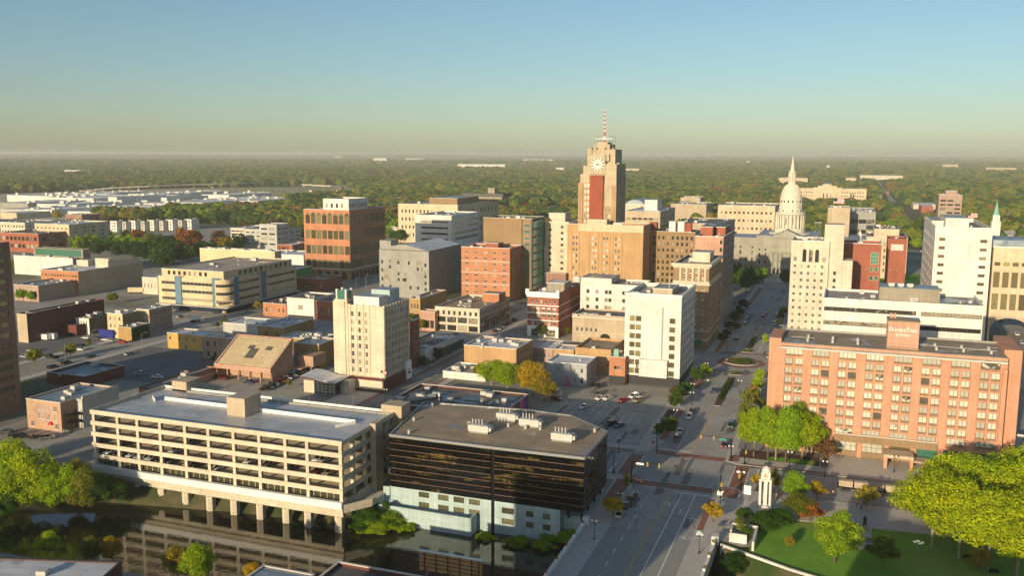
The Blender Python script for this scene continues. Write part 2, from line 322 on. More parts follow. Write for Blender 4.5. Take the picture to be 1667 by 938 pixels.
def grid(Wd, H, nc, nr, u0=.04, u1=.96, v0=.08, v1=.95, fw=.5, fh=.5, skip=None, only=None):
    out = []; cw = (u1-u0)*Wd/nc; ch = (v1-v0)*H/nr
    for j in range(nr):
        for i in range(nc):
            if skip and skip(i, j): continue
            uc = u0*Wd+cw*(i+.5); zc = v0*H+ch*(j+.5)
            out.append((uc-cw*fw/2, uc+cw*fw/2, zc-ch*fh/2, zc+ch*fh/2))
    return out
class Bld: pass
def add_windows(root, pt, ang, rects, st, budget, wallparts, depth=.25):
    nx, ny, gm, fm, sill = st
    rest = MB(); me0 = None
    for (a, c, e, g, *_) in rects:
        w, h = c-a, g-e; p = pt((a+c)/2, depth-.003, e); me = win_mesh(w, h, nx, ny, gm, fm, sill)
        kw = round(w, 1) or .1; kh = round(h, 1) or .1
        if budget[0] > 0:
            budget[0] -= 1; inst('window', me, root, p, R_(ang), (w/kw, 1, h/kh))
        else:
            ca, sa = math.cos(R_(ang)), math.sin(R_(ang)); n0 = len(rest.v)
            for v in me.vertices:
                x, y, z = v.co.x*w/kw, v.co.y, v.co.z*h/kh; rest.v.append((p[0]+x*ca-y*sa, p[1]+x*sa+y*ca, p[2]+z))
            for q in me.polygons: rest.f.append(tuple(n0+i for i in q.vertices)); rest.m.append(q.material_index); rest.sm.append(False)
            me0 = me
    if rest.f:
        o = rest.build('window', [M[gm], M[fm], M['coping']], root); o['kind'] = 'stuff'
HV = {}
def hvac_mesh(v):
    if v in HV: return HV[v]
    b = MB()
    if v == 0: b.box(-1.5, 1.5, -1, 1, .25, 1.5); b.box(-1.3, 1.3, -.8, .8, 0, .25, 1); b.cyl(-.7, 0, 1.5, 1.65, .5, n=10, m=1); b.cyl(.7, 0, 1.5, 1.65, .5, n=10, m=1)
    elif v == 1: b.box(-1, 1, -1, 1, .3, 1.2); b.box(-.8, .8, -.8, .8, 0, .3, 1); b.prism([(-1.1, -.6), (-1, -.6), (-1, .6), (-1.1, .6)], .4, 1, 1)
    elif v == 2: b.cyl(0, 0, 0, .8, .35, n=8); b.cyl(0, 0, .8, 1.05, .55, .1, n=8)
    elif v == 3: b.box(-2.6, 2.6, -1.1, 1.1, .5, 2.2); b.box(-2.4, 2.4, -.9, .9, 0, .5, 1); b.box(2.6, 3.2, -.8, .8, .8, 1.8); [b.cyl(-1.6+1.6*i, 0, 2.2, 2.4, .6, n=10, m=1) for i in range(3)]
    elif v == 5: b.box(-3.2, 3.2, -.12, .12, .2, .42); b.box(2.9, 3.2, -1.6, .12, .2, .42, 1); b.box(-3.4, -2.6, -.5, .5, .0, .7); b.box(-.6, .6, -.6, .6, 0, .35, 1)
    elif v == 4: b.cyl(0, 0, 0, 2.2, .07, n=5, m=1); b.tube((0, 0, 1.9), (.3, 0, 2.4), .08, m=1)
    HV[v] = b.mesh('air_conditioner', [M['hvac'], M['steel']]); return HV[v]
def roof_kit(root, x0, x1, y0, y1, z, n, seed=0, big=True):
    rg = random.Random(seed)
    for i in range(n):
        v = rg.choice([0, 1, 2, 2, 4, 1, 5, 5] if big else [1, 2, 2, 4]); s = rg.uniform(.8, 1.3)
        inst('roof_vent' if v in (2, 4) else 'roof_duct' if v == 5 else 'air_conditioner', hvac_mesh(v), root, (rg.uniform(x0+2, x1-2) if x1-x0 > 5 else (x0+x1)/2, rg.uniform(y0+2, y1-2) if y1-y0 > 5 else (y0+y1)/2, z+.005), rg.choice([0, R_(90)]), (s, s, s))
PLACES = []      # (x, y, phrase) used for describing what stands near
def B(name, cat, label, L, R, top, yb, S, wall, roof='roof_grey', front=None, side=None, fst=(1, 1, 'glass', 'frame_dark', True), sst=None,
      par=.8, cop='coping', wall2=None, kit=0, near='r', x=None, place=None, h=None, group=None, z0=0, depth=.25, deep=None, setback=None):
    """box building measured from the photo: L,R front-top corner columns; top row of the near corner; yb its foot row; S far end of the side"""
    nx = R if near == 'r' else L
    X, Y, hh = corner(nx, top, yb)
    if h: hh = h; X, Y = at(nx, top, h)
    other = bis(lambda v: pj(v, Y, hh)[0], X-260, X+260, L if near == 'r' else R)
    if deep: D = deep
    else: D = max(6, bis(lambda v: pj(X, v, hh)[0], Y, Y+250, S)-Y)
    x0, x1 = min(X, other), max(X, other)
    return box_bld(name, cat, label, x0, x1, Y, Y+D, hh, wall, roof, front, side, fst, sst, par, cop, wall2, kit, near, place, group, z0, depth)
def box_bld(name, cat, label, x0, x1, y0, y1, hh, wall, roof='roof_grey', front=None, side=None, fst=(1, 1, 'glass', 'frame_dark', True), sst=None,
            par=.8, cop='coping', wall2=None, kit=0, near='r', place=None, group=None, z0=0, depth=.25, parent=None, budget=None):
    Wd, D = x1-x0, y1-y0
    o = Bld(); o.x0, o.x1, o.y0, o.y1, o.h = x0, x1, y0, y1, hh; o.W, o.D = Wd, D
    if parent is None:
        root = empty(name, ((x0+x1)/2, (y0+y1)/2, 0)); tag(root, label, cat, group)
    else: root = parent
    o.root = root
    px, py = root.location.x, root.location.y
    a0, a1, b0, b1 = x0-px, x1-px, y0-py, y1-py
    o.a0, o.a1, o.b0, o.b1 = a0, a1, b0, b1
    b = MB(); bud = budget or [96]; o.bud = bud
    fr = front(Wd, hh) if front else []; sr = side(D, hh) if side else []
    ptf = facade(b, a0, b0, 0, Wd, hh, fr, depth, 0, z0)
    w2 = 1 if wall2 else 0
    if near == 'r':
        pts = facade(b, a1, b0, 90, D, hh, sr, depth, w2, z0); b.face([(a0, b1, z0), (a0, b0, z0), (a0, b0, hh), (a0, b1, hh)], w2)
    else:
        pts = facade(b, a0, b1, -90, D, hh, sr, depth, w2, z0); b.face([(a1, b0, z0), (a1, b1, z0), (a1, b1, hh), (a1, b0, hh)], w2)
    b.face([(a1, b1, z0), (a0, b1, z0), (a0, b1, hh), (a1, b1, hh)], w2)
    t = .35; rz = hh-par
    for q in ((a0, a1, b0, b0+t), (a0, a1, b1-t, b1), (a0, a0+t, b0+t, b1-t), (a1-t, a1, b0+t, b1-t)):
        b.face([(q[0], q[2], hh), (q[1], q[2], hh), (q[1], q[3], hh), (q[0], q[3], hh)], w2)
    i0, i1, j0, j1 = a0+t, a1-t, b0+t, b1-t
    for p_ in (((i0, j0), (i1, j0)), ((i1, j0), (i1, j1)), ((i1, j1), (i0, j1)), ((i0, j1), (i0, j0))):
        (ax, ay), (bx, by) = p_; b.face([(bx, by, rz), (ax, ay, rz), (ax, ay, hh), (bx, by, hh)], w2)
    b.build('wall', [M[wall], M[wall2 or wall]], root)
    r = MB(); r.face([(i0, j0, rz), (i1, j0, rz), (i1, j1, rz), (i0, j1, rz)]); r.build('roof', M[roof], root)
    if cop:
        c = MB(); e = .12
        c.box(a0-e, a1+e, b0-e, b0+t+.05, hh+.002, hh+.22); c.box(a0-e, a1+e, b1-t-.05, b1+e, hh+.002, hh+.22)
        c.box(a0-e, a0+t+.05, b0+t+.05, b1-t-.05, hh+.002, hh+.22); c.box(a1-t-.05, a1+e, b0+t+.05, b1-t-.05, hh+.002, hh+.22); c.build('coping', M[cop], root)
    add_windows(root, ptf, 0, fr, fst, bud, None, depth)
    add_windows(root, pts, 90 if near == 'r' else -90, sr, sst or fst, bud, None, depth)
    if par >= .3 and parent is None and name not in ('distant_works', 'townhouse', 'factory_hall', 'grey_warehouse'): kit = max(kit, min(12, int(Wd*D/130)))
    if kit: roof_kit(root, i0, i1, j0, j1, rz, kit, seed=int(x0*7) % 1000)
    o.rz = rz
    if parent is None: PLACES.append(((x0+x1)/2, (y0+y1)/2, Wd, D, place or ' '.join(label.split()[:7])))
    return o
def G(nc, nr, u0=.04, u1=.96, v0=.08, v1=.95, fw=.5, fh=.5, skip=None):
    return lambda Wd, H: grid(Wd, H, nc, nr, u0, u1, v0, v1, fw, fh, skip)
def GG(*gs): return lambda Wd, H: sum([g(Wd, H) for g in gs], [])
def subbox(o, name, fx0, fx1, fy0, fy1, h, wall, roof='roof_grey', cop=True, z=None):
    """penthouse block on the roof of o; fractions of its plan"""
    x0, x1 = o.a0+o.W*fx0, o.a0+o.W*fx1; y0, y1 = o.b0+o.D*fy0, o.b0+o.D*fy1; z = o.rz if z is None else z
    b = MB(); b.box(x0, x1, y0, y1, z-.01, z+h, 0, skip='tb'); b.face([(x0, y0, z+h), (x1, y0, z+h), (x1, y1, z+h), (x0, y1, z+h)], 1)
    if cop: b.box(x0-.15, x1+.15, y0-.15, y0+.15, z+h-.1, z+h+.25, 2); b.box(x1-.15, x1+.15, y0+.15, y1+.15, z+h-.1, z+h+.25, 2); b.box(x0-.15, x0+.15, y0+.15, y1+.15, z+h-.1, z+h+.25, 2)
    return b.build(name, [M[wall], M[roof], M['coping']], o.root)
def text(parent, s, size, loc, rot, mat, ext=.03, name='lettering', align='CENTER'):
    c = bpy.data.curves.new(name, 'FONT'); c.body = s; c.size = size; c.extrude = ext; c.align_x = align; c.align_y = 'CENTER'; t_ = bpy.data.objects.new(name, c); me = bpy.data.meshes.new_from_object(t_); bpy.data.objects.remove(t_); me.materials.clear(); me.materials.append(M[mat])
    o = bpy.data.objects.new(name, me); o.location = loc; o.rotation_euler = rot; return link(o, parent)
# ------------------------------------------------------------------ ground, river, roads (structure)
def struct(name, b, mats):
    o = b.build(name, mats); o['kind'] = 'structure'; return o
def poly_s(name, pts, z, mat):
    b = MB(); b.face([(p[0], p[1], z) for p in pts]); return struct(name, b, M[mat])
ZR = -6.0
bankline = [(-9000, -1200), (-420, 120), (-300, 160), (-262, 176), (-222, 181), (-196, 192), (-150, 200), (-113.2, 203), (-113.1, 214), (-100, 214.5), (-59, 214.5), (-57.2, 207.5), (-25, 207.5), (-23, 204), (-8, 196.5), (20, 186), (60, 172), (160, 130), (600, -60), (9000, -4000)]
b = MB(); b.face([(p[0], p[1], 0) for p in bankline]+[(30000, 44000, 0), (-30000, 44000, 0)]); struct('ground', b, M['farland'])
b = MB()
for (p, q) in zip(bankline[:-1], bankline[1:]):
    if -113.15 < p[0] < -58.9: continue
    w = 7 if p[0] < -113 and p[0] > -230 else 3
    b.face([(p[0], p[1]-w, ZR-1), (q[0], q[1]-w, ZR-1), (q[0], q[1], 0), (p[0], p[1], 0)])
struct('river_bank_ground', b, M['bank'])
nearl = [(-9000, -1500), (-420, 80), (-300, 112), (-215, 130), (-180, 143), (-60, 151), (-20, 152), (40, 140), (160, 95), (600, -100), (9000, -4100)]
b = MB(); b.face([(p[0], p[1], 0) for p in reversed(nearl)]+[(-9000, -9000, 0), (9000, -9000, 0)]); struct('near_bank_ground', b, M['citypave'])
b = MB()
for (p, q) in zip(nearl[:-1], nearl[1:]): b.face([(q[0], q[1]+6, ZR-1), (p[0], p[1]+6, ZR-1), (p[0], p[1], 0), (q[0], q[1], 0)])
struct('near_bank_slope', b, M['bank'])
b = MB(); b.face([(-2000, -400, ZR), (900, -400, ZR), (900, 260, ZR), (-2000, 260, ZR)]); struct('river_water', b, M['water'])
# city paving sheet
poly_s('city_paving', [(-560, 205), (-262, 180), (-222, 184), (-196, 195), (-150, 203), (-113.1, 205), (-113, 214.6), (-59, 214.6), (-57.3, 208), (-24, 207.6), (-20, 206), (75, 240), (300, 260), (420, 400), (420, 960), (-900, 960), (-900, 400)], .004, 'citypave')
def road(name, x0, x1, y0, y1, mat='asphalt', z=.008): return poly_s(name, [(x0, y0), (x1, y0), (x1, y1), (x0, y1)], z, mat)
road('avenue_road', -51, -31, 207.5, 391, z=.012); road('avenue_road', -53, -31, 411, 655, z=.012)
road('cross_street_road', -260, 320, 244.5, 262.5, 'asphalt', .008); road('side_street_road', -162, -151, 262.6, 860, 'asphalt_old', .012)
road('side_street_road', -560, -60, 392, 411, 'asphalt', .0085); road('side_street_road', -22, 120, 392, 411, 'asphalt', .0085)
road('boulevard_road', -330, -311, 181, 900, 'asphalt_old', .012); road('capitol_street_road', -560, 200, 655, 668, 'asphalt', .009)
road('side_street_road', 68, 84, 262.6, 700, 'asphalt_old', .012); road('side_street_road', 71, 82, 700, 1500, 'asphalt_old', .012); road('side_street_road', -560, -140, 500, 514, 'asphalt', .0085)
b = MB(); n = 40   # roundabout
b.face([(-41.3+16*math.cos(2*math.pi*i/n), 400.5+14*math.sin(2*math.pi*i/n), .016) for i in range(n)]); struct('roundabout_road', b, M['asphalt'])
b = MB()
for i in range(n):
    t0, t1 = 2*math.pi*i/n, 2*math.pi*(i+1)/n; c = (-41.3, 400.5)
    b.face([(c[0]+7.5*math.cos(t0), c[1]+7.5*math.sin(t0), .022), (c[0]+10.5*math.cos(t0), c[1]+10.5*math.sin(t0), .022), (c[0]+10.5*math.cos(t1), c[1]+10.5*math.sin(t1), .022), (c[0]+7.5*math.cos(t1), c[1]+7.5*math.sin(t1), .022)])
struct('roundabout_apron', b, M['brickpave'])
# sidewalks as real kerbed slabs
def slab(name, poly, mat='sidewalk', z=.14):
    b = MB(); b.prism(poly, 0, z, 1, 0); return struct(name, b, [M[mat], M['kerb']])
def rect(x0, x1, y0, y1): return [(x0, y0), (x1, y0), (x1, y1), (x0, y1)]
slab('sidewalk', [(-57.8, 264.5), (-54, 266), (-53.2, 270), (-51.2, 277), (-51.2, 318), (-54.5, 324), (-54.5, 338), (-51.2, 345), (-51.2, 372), (-56, 384), (-62, 389), (-63, 389), (-58.6, 346), (-58.6, 280)][::1])
slab('sidewalk', [(-150.8, 264.5), (-57.9, 264.5), (-57.9, 270.5), (-150.8, 270.5)])
slab('sidewalk', [(-57.3, 207.6), (-51, 207.6), (-51, 232), (-53, 239), (-58, 243), (-113, 243), (-113, 238.5), (-57.9, 238.5)])
slab('sidewalk', [(-31, 207.6), (-24.2, 207.6), (-17, 226), (60, 232), (90, 243.6), (-27, 243.6), (-30.4, 238), (-31, 230)])
slab('sidewalk', [(-30.8, 266), (-27.5, 264), (66, 264), (66, 270), (-4, 270), (-4, 279), (-28.6, 279), (-28.6, 380), (-30.5, 388), (-33.8, 378), (-31, 365), (-31, 272)])
slab('sidewalk', [(-60, 413), (-53.2, 417), (-53.2, 652), (-59, 652), (-59, 421)]); slab('sidewalk', [(-30.8, 414), (-25, 412), (-9, 412), (-9, 640), (-30.8, 652)])
slab('sidewalk', rect(-177, -162.2, 268, 391)); slab('sidewalk', rect(-177, -162.2, 412, 640)); slab('sidewalk', rect(-150.8, -146, 271, 391)); slab('sidewalk', rect(-150.8, -112, 412.4, 420))
slab('sidewalk', rect(-311, -306, 205, 391)); slab('sidewalk', rect(-335, -330.2, 215, 391)); slab('sidewalk', rect(-305.9, -180, 386, 391.5)); slab('sidewalk', rect(-250, -163, 262.8, 267.8))
for q in (rect(-53.4, -51.4, 279, 316), rect(-53.4, -51.4, 347, 371), rect(-57, -53, 222, 240), rect(-150.6, -149, 275, 390), rect(-164.2, -162.4, 270, 390), rect(-26, 20, 264.2, 265.6), rect(-30.8, -29.2, 212, 233), rect(-55.5, -53.4, 420, 640), rect(-28.5, -24, 236, 243), rect(-30, -27, 266, 272), rect(-148, -58, 264.6, 266.2)):
    poly_s('brick_paving', q, .146, 'brickpave')
# crosswalks of brick
for q in (rect(-51, -31, 237.5, 241.5), rect(-51.2, -31, 265, 268.5), rect(-58.5, -54.5, 244.6, 262.4), rect(-27.2, -23.4, 244.6, 262.4), rect(-51, -31, 380.5, 383.2), rect(-51, -31, 419, 421.5)): poly_s('crosswalk', q, .018, 'brickpave')
b = MB()
def mark(x0, x1, y0, y1): b.face([(x0, y0, .026), (x1, y0, .026), (x1, y1, .026), (x0, y1, .026)])
mark(-40.6, -30.9, 235.2, 235.8); mark(-51, -41.8, 270, 270.7); mark(-51.1, -31, 241.7, 241.9); mark(-51.1, -31, 237.1, 237.3); mark(-58.8, -58.6, 244.6, 262.4); mark(-54.4, -54.2, 244.6, 262.4); mark(-27.4, -27.2, 244.6, 262.4); mark(-23.3, -23.1, 244.6, 262.4)
mark(-61, -60.4, 245, 253); mark(-21, -20.4, 254, 262)
mark(-38.4, -38.15, 152, 235); mark(-34.8, -34.55, 152, 235)
for i in range(12): mark(-46.6, -46.4, 156+i*7.2, 159+i*7.2)
for i in range(7): mark(-46.2, -46.0, 272+i*8, 275+i*8)
mark(-46.3, -46.1, 272, 292); mark(-36.3, -36.1, 428, 645); mark(-46.5, -46.3, 428, 560)
for i in range(26): mark(-320.7, -320.4, 200+i*9, 203+i*9)
for i in range(18): mark(-156.7, -156.5, 275+i*7, 277+i*7)
for k in range(9): mark(75.8, 76.1, 300+k*14, 306+k*14)
for k in (0, 1): mark(-38.5+k*3, -36.9+k*3, 560, 560.8)
for i in range(12):
    mark(-97+i*3.0, -96.88+i*3.0, 291, 303); mark(-97+i*3.0, -96.88+i*3.0, 303.3, 313) if i < 9 else None
for i in range(10): mark(-86+i*2.9, -85.9+i*2.9, 275, 284)
for i in range(16): mark(-306+i*3.2, -305.9+i*3.2, 300, 306); mark(-300+i*3.2, -299.9+i*3.2, 325, 331)
for i in range(20): mark(-398+i*3.1, -397.9+i*3.1, 300, 305.5)
for i in range(7): b.face([(-72+i*1.2-30, 322, .026), (-71.8+i*1.2-30, 322, .026), (-70.8+i*1.2-30, 327, .026), (-71+i*1.2-30, 327, .026)])
struct('road_markings', b, M['white_paint'])
b = MB()
for x in (-41.6, -41.25): mark(x, x+.16, 152, 235.4); mark(x, x+.16, 271, 325); mark(x, x+.16, 440, 650)
struct('centre_line', b, M['yellow_paint'])
def arrow(x, y, kind):
    b = MB(); z = .03
    if kind == 'up': b.face([(x-.12, y-1.6, z), (x+.12, y-1.6, z), (x+.12, y+.6, z), (x-.12, y+.6, z)]); b.face([(x-.45, y+.6, z), (x+.45, y+.6, z), (x, y+1.8, z)])
    else:
        s = -1 if kind == 'left' else 1
        b.face([(x-.1, y-1.5, z), (x+.1, y-1.5, z), (x+.1, y+.9, z), (x-.1, y+.9, z)]); b.face([(x+s*.1, y+.3, z), (x+s*.9, y+.5, z), (x+s*.9, y+.85, z), (x+s*.1, y+.9, z)][::s]); b.face([(x+s*.9, y+.1, z), (x+s*1.7, y+.7, z), (x+s*.9, y+1.3, z)][::s])
    o = b.build('road_arrow', M['white_paint']); o['kind'] = 'structure'
arrow(-39.9, 226, 'left'); arrow(-36.4, 222, 'up'); arrow(-33.2, 218, 'right'); arrow(-12, 254.5, 'left')
for X_, Y_, rz in ((-33.0, 206.5, 0),):
    o = text(None, 'ONLY', 2.3, (X_, Y_, .03), (0, 0, 0), 'white_paint', .0, 'road_lettering'); o['kind'] = 'structure'; o.scale = (.62, 1.2, 1)
# medians with planting
def median(poly, z=.16, plant=True):
    slab('median_kerb', poly, 'mulch', z)
    if plant:
        cx = sum(p[0] for p in poly)/len(poly); cyy = sum(p[1] for p in poly)/len(poly)
        MEDS.append((poly, z, cx, cyy))
MEDS = []
median([(-42.6, 326), (-40.2, 326), (-40.0, 371), (-43, 371)]); median([(-43.5, 376.3), (-38.5, 376.3), (-39.3, 380), (-42.5, 380)])
median([(-41.3+6.5*math.cos(t*.3142), 400.5+5.8*math.sin(t*.3142)) for t in range(20)], .3)
median([(-43.5, 423), (-38, 423), (-39, 427), (-42.5, 427)]); median([(-42.4, 431), (-39.6, 431), (-39.8, 462), (-42, 462)])
o = MB().cyl(-41.3, 401, .3, .62, 2.8, 2.5, n=20).build('round_flower_bed_stone', M['sign_white']); tag(o, 'round pale stone disc in the middle of the planted roundabout', 'stone disc')
for q in (rect(-56.8, -53.6, 284, 297), rect(-57, -54, 303, 315), rect(-58, -54.9, 326, 337), rect(-57, -53.8, 350, 366)): slab('planting_bed', q, 'mulch', .17)
# parking lots
road('parking_lot', -103.5, -58.8, 272, 344, 'asphalt_old', .012); road('parking_lot', -150, -104, 300, 318, 'asphalt_old', .0115)
road('parking_lot', -306, -238, 279, 334, 'lotdark', .012); road('parking_lot', -405, -336, 292, 345, 'lotdark', .012); road('parking_lot', -232, -178, 268.5, 316, 'asphalt_old', .014)
road('hotel_forecourt', -2, 24, 264.8, 283, 'sidewalk', .15); road('parking_lot', -260, -205, 202, 244, 'asphalt_old', .0135)
# park
b = MB(); park = [(-17.5, 205.5), (-17, 221.5), (-6, 226.5), (5.4, 229.5), (5.4, 217), (9.0, 217), (9.0, 229.5), (20, 230), (95, 236), (160, 230), (160, 135), (60, 174.5), (20, 188.5), (-8, 199), (-17.5, 204)]
b.face([(x, y, .11) for x, y in park]); struct('park_lawn', b, M['lawn'])
poly_s('park_path', [(5.4, 222), (9, 222), (9, 232), (5.4, 232)], .15, 'sidewalk'); poly_s('statue_paving', [(4.6, 218.5), (12.5, 218.8), (6, 213.6)], .14, 'sidewalk')
b = MB(); b.prism(rect(-27.5, -4.5, 270.5, 278.5), 0, .2, 0); struct('hotel_planting_bed', b, M['mulch']); poly_s('hotel_lawn', rect(-19, -6, 270.8, 274.5), .205, 'lawn')
# capitol lawn and walk
poly_s('capitol_lawn', rect(-150, -59, 674, 760), .02, 'lawn'); poly_s('capitol_lawn', rect(-41, 80, 674, 760), .02, 'lawn'); poly_s('capitol_walk', rect(-59, -41, 670, 705), .022, 'sidewalk')
poly_s('lawn_patch', rect(-330, -240, 1000, 1100), .02, 'lawn'); poly_s('avenue_road', [(71, 1500), (82, 1500), (106, 6000), (96, 6000)], .02, 'asphalt_old')
A2 = lambda *q: [at(px, py) for px, py in q]
IND = A2((-90, 362), (-90, 318), (130, 311.5), (330, 305.5), (560, 303), (612, 316), (470, 329), (420, 345), (200, 349), (150, 358)); FLD = A2((300, 313), (330, 305.5), (560, 303), (612, 316), (430, 322))
HWY = A2((470, 303.4), (480, 300.6), (660, 303), (840, 338), (830, 341), (640, 306)); LOT = A2((640, 352), (650, 345), (830, 338), (940, 333), (945, 349), (830, 352))
poly_s('industrial_paving', IND, .02, 'drypave'); poly_s('green_field', FLD, .03, 'field'); poly_s('highway_road', HWY, .04, 'drypave'); poly_s('highway_road', LOT, .035, 'field')
m_ = surf('patch', (.14, .138, .13), (.20, .195, .185), .3, .9); rg = random.Random(12); b = MB()
for (x0, x1, y0, y1, n_) in ((-51, -31, 212, 390, 26), (-50, -31, 415, 640, 16), (-102, -60, 273, 343, 16), (-330, -311, 200, 480, 16), (-305, -240, 280, 333, 6), (-161, -152, 270, 480, 12), (-200, 60, 245, 262, 12)):
    for k in range(n_):
        cx_, cy_ = rg.uniform(x0+1.5, x1-1.5), rg.uniform(y0+2, y1-2); w_, l_ = (rg.uniform(.5, 1.4), rg.uniform(1.5, 7)) if k % 3 else (rg.uniform(.3, .5),)*2
        b.face([(cx_+w_*sx*rg.uniform(.8, 1.1), cy_+l_*sy*rg.uniform(.8, 1.1), .0225+k*.00005) for sx, sy in ((-1, -1), (1, -1), (1, 1), (-1, 1))])
struct('asphalt_patches', b, m_)
# ================================================================== buildings near the river
def P_(x, y, phrase, w=10, d=10): PLACES.append((x, y, w, d, phrase))
# ---- parking garage over the river bank
def garage():
    x0, x1, y0, y1 = -198.3, -116.8, 192.0, 222.0
    cx, cyy = (x0+x1)/2, (y0+y1)/2
    root = empty('parking_garage', (cx, cyy, 0)); tag(root, 'open cream concrete parking garage standing on piers in the dark river', 'parking garage')
    P_(cx, cyy, 'the cream parking garage on the river', x1-x0, y1-y0)
    a0, a1, b0, b1 = x0-cx, x1-cx, y0-cyy, y1-cyy
    tops = [18.4, 15.2, 12.0, 8.8, 5.6]
    for i, t in enumerate(tops):
        b = MB(); s = MB()
        b.box(a0, a1, b0, b0+.3, t-1.25, t, 0); b.box(a1-.3, a1, b0+.3, b1, t-1.25, t, 0); b.box(a0, a0+.3, b0+.3, b1, t-1.25, t, 0); b.box(a0+.3, a1-.3, b1-.3, b1, t-1.25, t, 1)
        b.build('parapet', [M['concrete'], M['copingwhite']], root)
        s.box(a0+.3, a1-.3, b0+.3, b1-.3, t-1.25, t-.9, 0); s.build('floor_slab', M['deck'] if i == 0 else M['concrete'], root)
    b = MB(); b.box(a0, a1, b0-.8, b0+.3, .6, 2.4, 0); b.box(a0, a1, b0-.3, b0+.3, -.6, .6, 1); b.box(a1-.3, a1, b0+.3, b1, -.4, 2.4, 1); b.build('base_wall', [M['copingwhite'], M['concrete']], root)
    b = MB(); b.box(a0+.3, a1-.3, b0+.3, b1, 1.4, 1.8); b.box(a0, a1-.3, b0+.35, b0+1.6, -1.9, -.62); b.box(a0+2, a1-1, b1-2, b1-1.6, -2, 18, 1); b.build('ground_slab', [M['concrete'], M['grey']], root)
    b = MB(); b.box(a0+.5, a1-.5, b0+1.4, b0+1.44, 2.4, 4.35); b.build('screen_mesh', M['glass_olive'], root); b = MB(); [b.box(a0+2+k*2.0, a0+2.12+k*2.0, b0+1.3, b0+1.4, 2.4, 4.35) for k in range(39)]; b.box(a0+.6, a1-.6, b0+1.3, b0+1.38, 4.2, 4.35); b.build('screen_posts', M['concrete'], root)['kind'] = 'stuff'
    cols = [-198.0, -189, -182, -174.2, -165.8, -158.1, -150, -141.9, -133.9, -127.3, -117.5]
    cm = MB().box(-.45, .45, -.45, .45, 2.4, 17.2).mesh('column', M['concrete'])
    for x in cols: inst('column', cm, root, (x-cx if x > -198 else a0+.8, b0+.78, 0))
    for x in cols[1::2]: inst('column', cm, root, (x-cx, b0+15, 0))
    for k in range(4): inst('column', cm, root, (a1-.78, b0+6.5+k*6.4, 0))
    pm = MB().prism([(-1.0, -.7), (0, -1.15), (1.0, -.7), (1.0, .8), (-1.0, .8)], -8, -1.9).mesh('pier', M['concrete'])
    for x in (-183.2, -174.9, -166.6, -158.6, -150.7, -142.4, -134.3, -127.6, -118.5): inst('pier', pm, root, (x-cx, b0+.9, 0))
    bm = MB().box(-.5, .5, 0, 14, -1.9, -.9).mesh('beam', M['concrete'])
    for x in (-183.2, -174.9, -166.6, -158.6, -150.7, -142.4, -134.3, -127.6, -118.5): inst('beam', bm, root, (x-cx, b0+1.7, 0))
    b = MB()          # deck divider walls and ramp railing
    b.obox((-188-cx, 210.5-cyy), (-123-cx, 209.6-cyy), .3, 17.5, 18.5); b.obox((-123-cx, 209.6-cyy), (-126-cx, 204.5-cyy), .3, 17.5, 18.2)
    b.obox((-193-cx, 211-cyy), (-189.5-cx, 208-cyy), .2, 17.5, 18.3); b.build('divider_wall', M['copingwhite'], root)
    b = MB(); b.box(-160.4-cx, -154.4-cx, 203.6-cyy, 211-cyy, 17.5, 22.8, 0, skip='t'); b.face([(-160.4-cx, 203.6-cyy, 22.8), (-154.4-cx, 203.6-cyy, 22.8), (-154.4-cx, 211-cyy, 22.8), (-160.4-cx, 211-cyy, 22.8)], 1)
    b.build('lift_tower', [M['beige'], M['roof_tan']], root)
    b = MB(); b.box(-193.5-cx, -188-cx, y1-cyy-2, y1-cyy+5, 0, 20.6, 0); b.build('stair_tower', [M['beige'], M['roof_tan']], root)
    b = MB(); b.box(-121-cx, -114.6-cx, y1-cyy-1.5, y1-cyy+4, 0, 20.2, 0); b.build('stair_tower', [M['beige'], M['roof_tan']], root)
    b = MB(); b.box(a1-.25, a1+1.4, 207-cyy, 211-cyy, -.6, 18.9); b.build('facade_pier', M['beige'], root)
    b = MB(); b.prism([(a1, b0), (a1+4.5, b0+7), (a1+4.5, b0+15), (a1, b0+15)], -.6, .5); b.obox((a1, b0), (a1+4.5, b0+7), .3, .5, 1.6); b.build('side_ramp', M['concrete'], root)
    for k in range(5):
        b = MB().tube((0, 0, 0), (0, 0, 7), .07, .05).box(-.3, .3, -.12, .12, 7, 7.12); b.build('light_pole', M['steel'], root, (-180+k*14-cx, 210.3-cyy if k != 2 else 216-cyy, 17.5))
    b = MB().box(a0, a0+11, b1, b1+10, 0, 17.3, 0); b.build('ramp_bay', [M['concrete']], root)
    return root
garage()
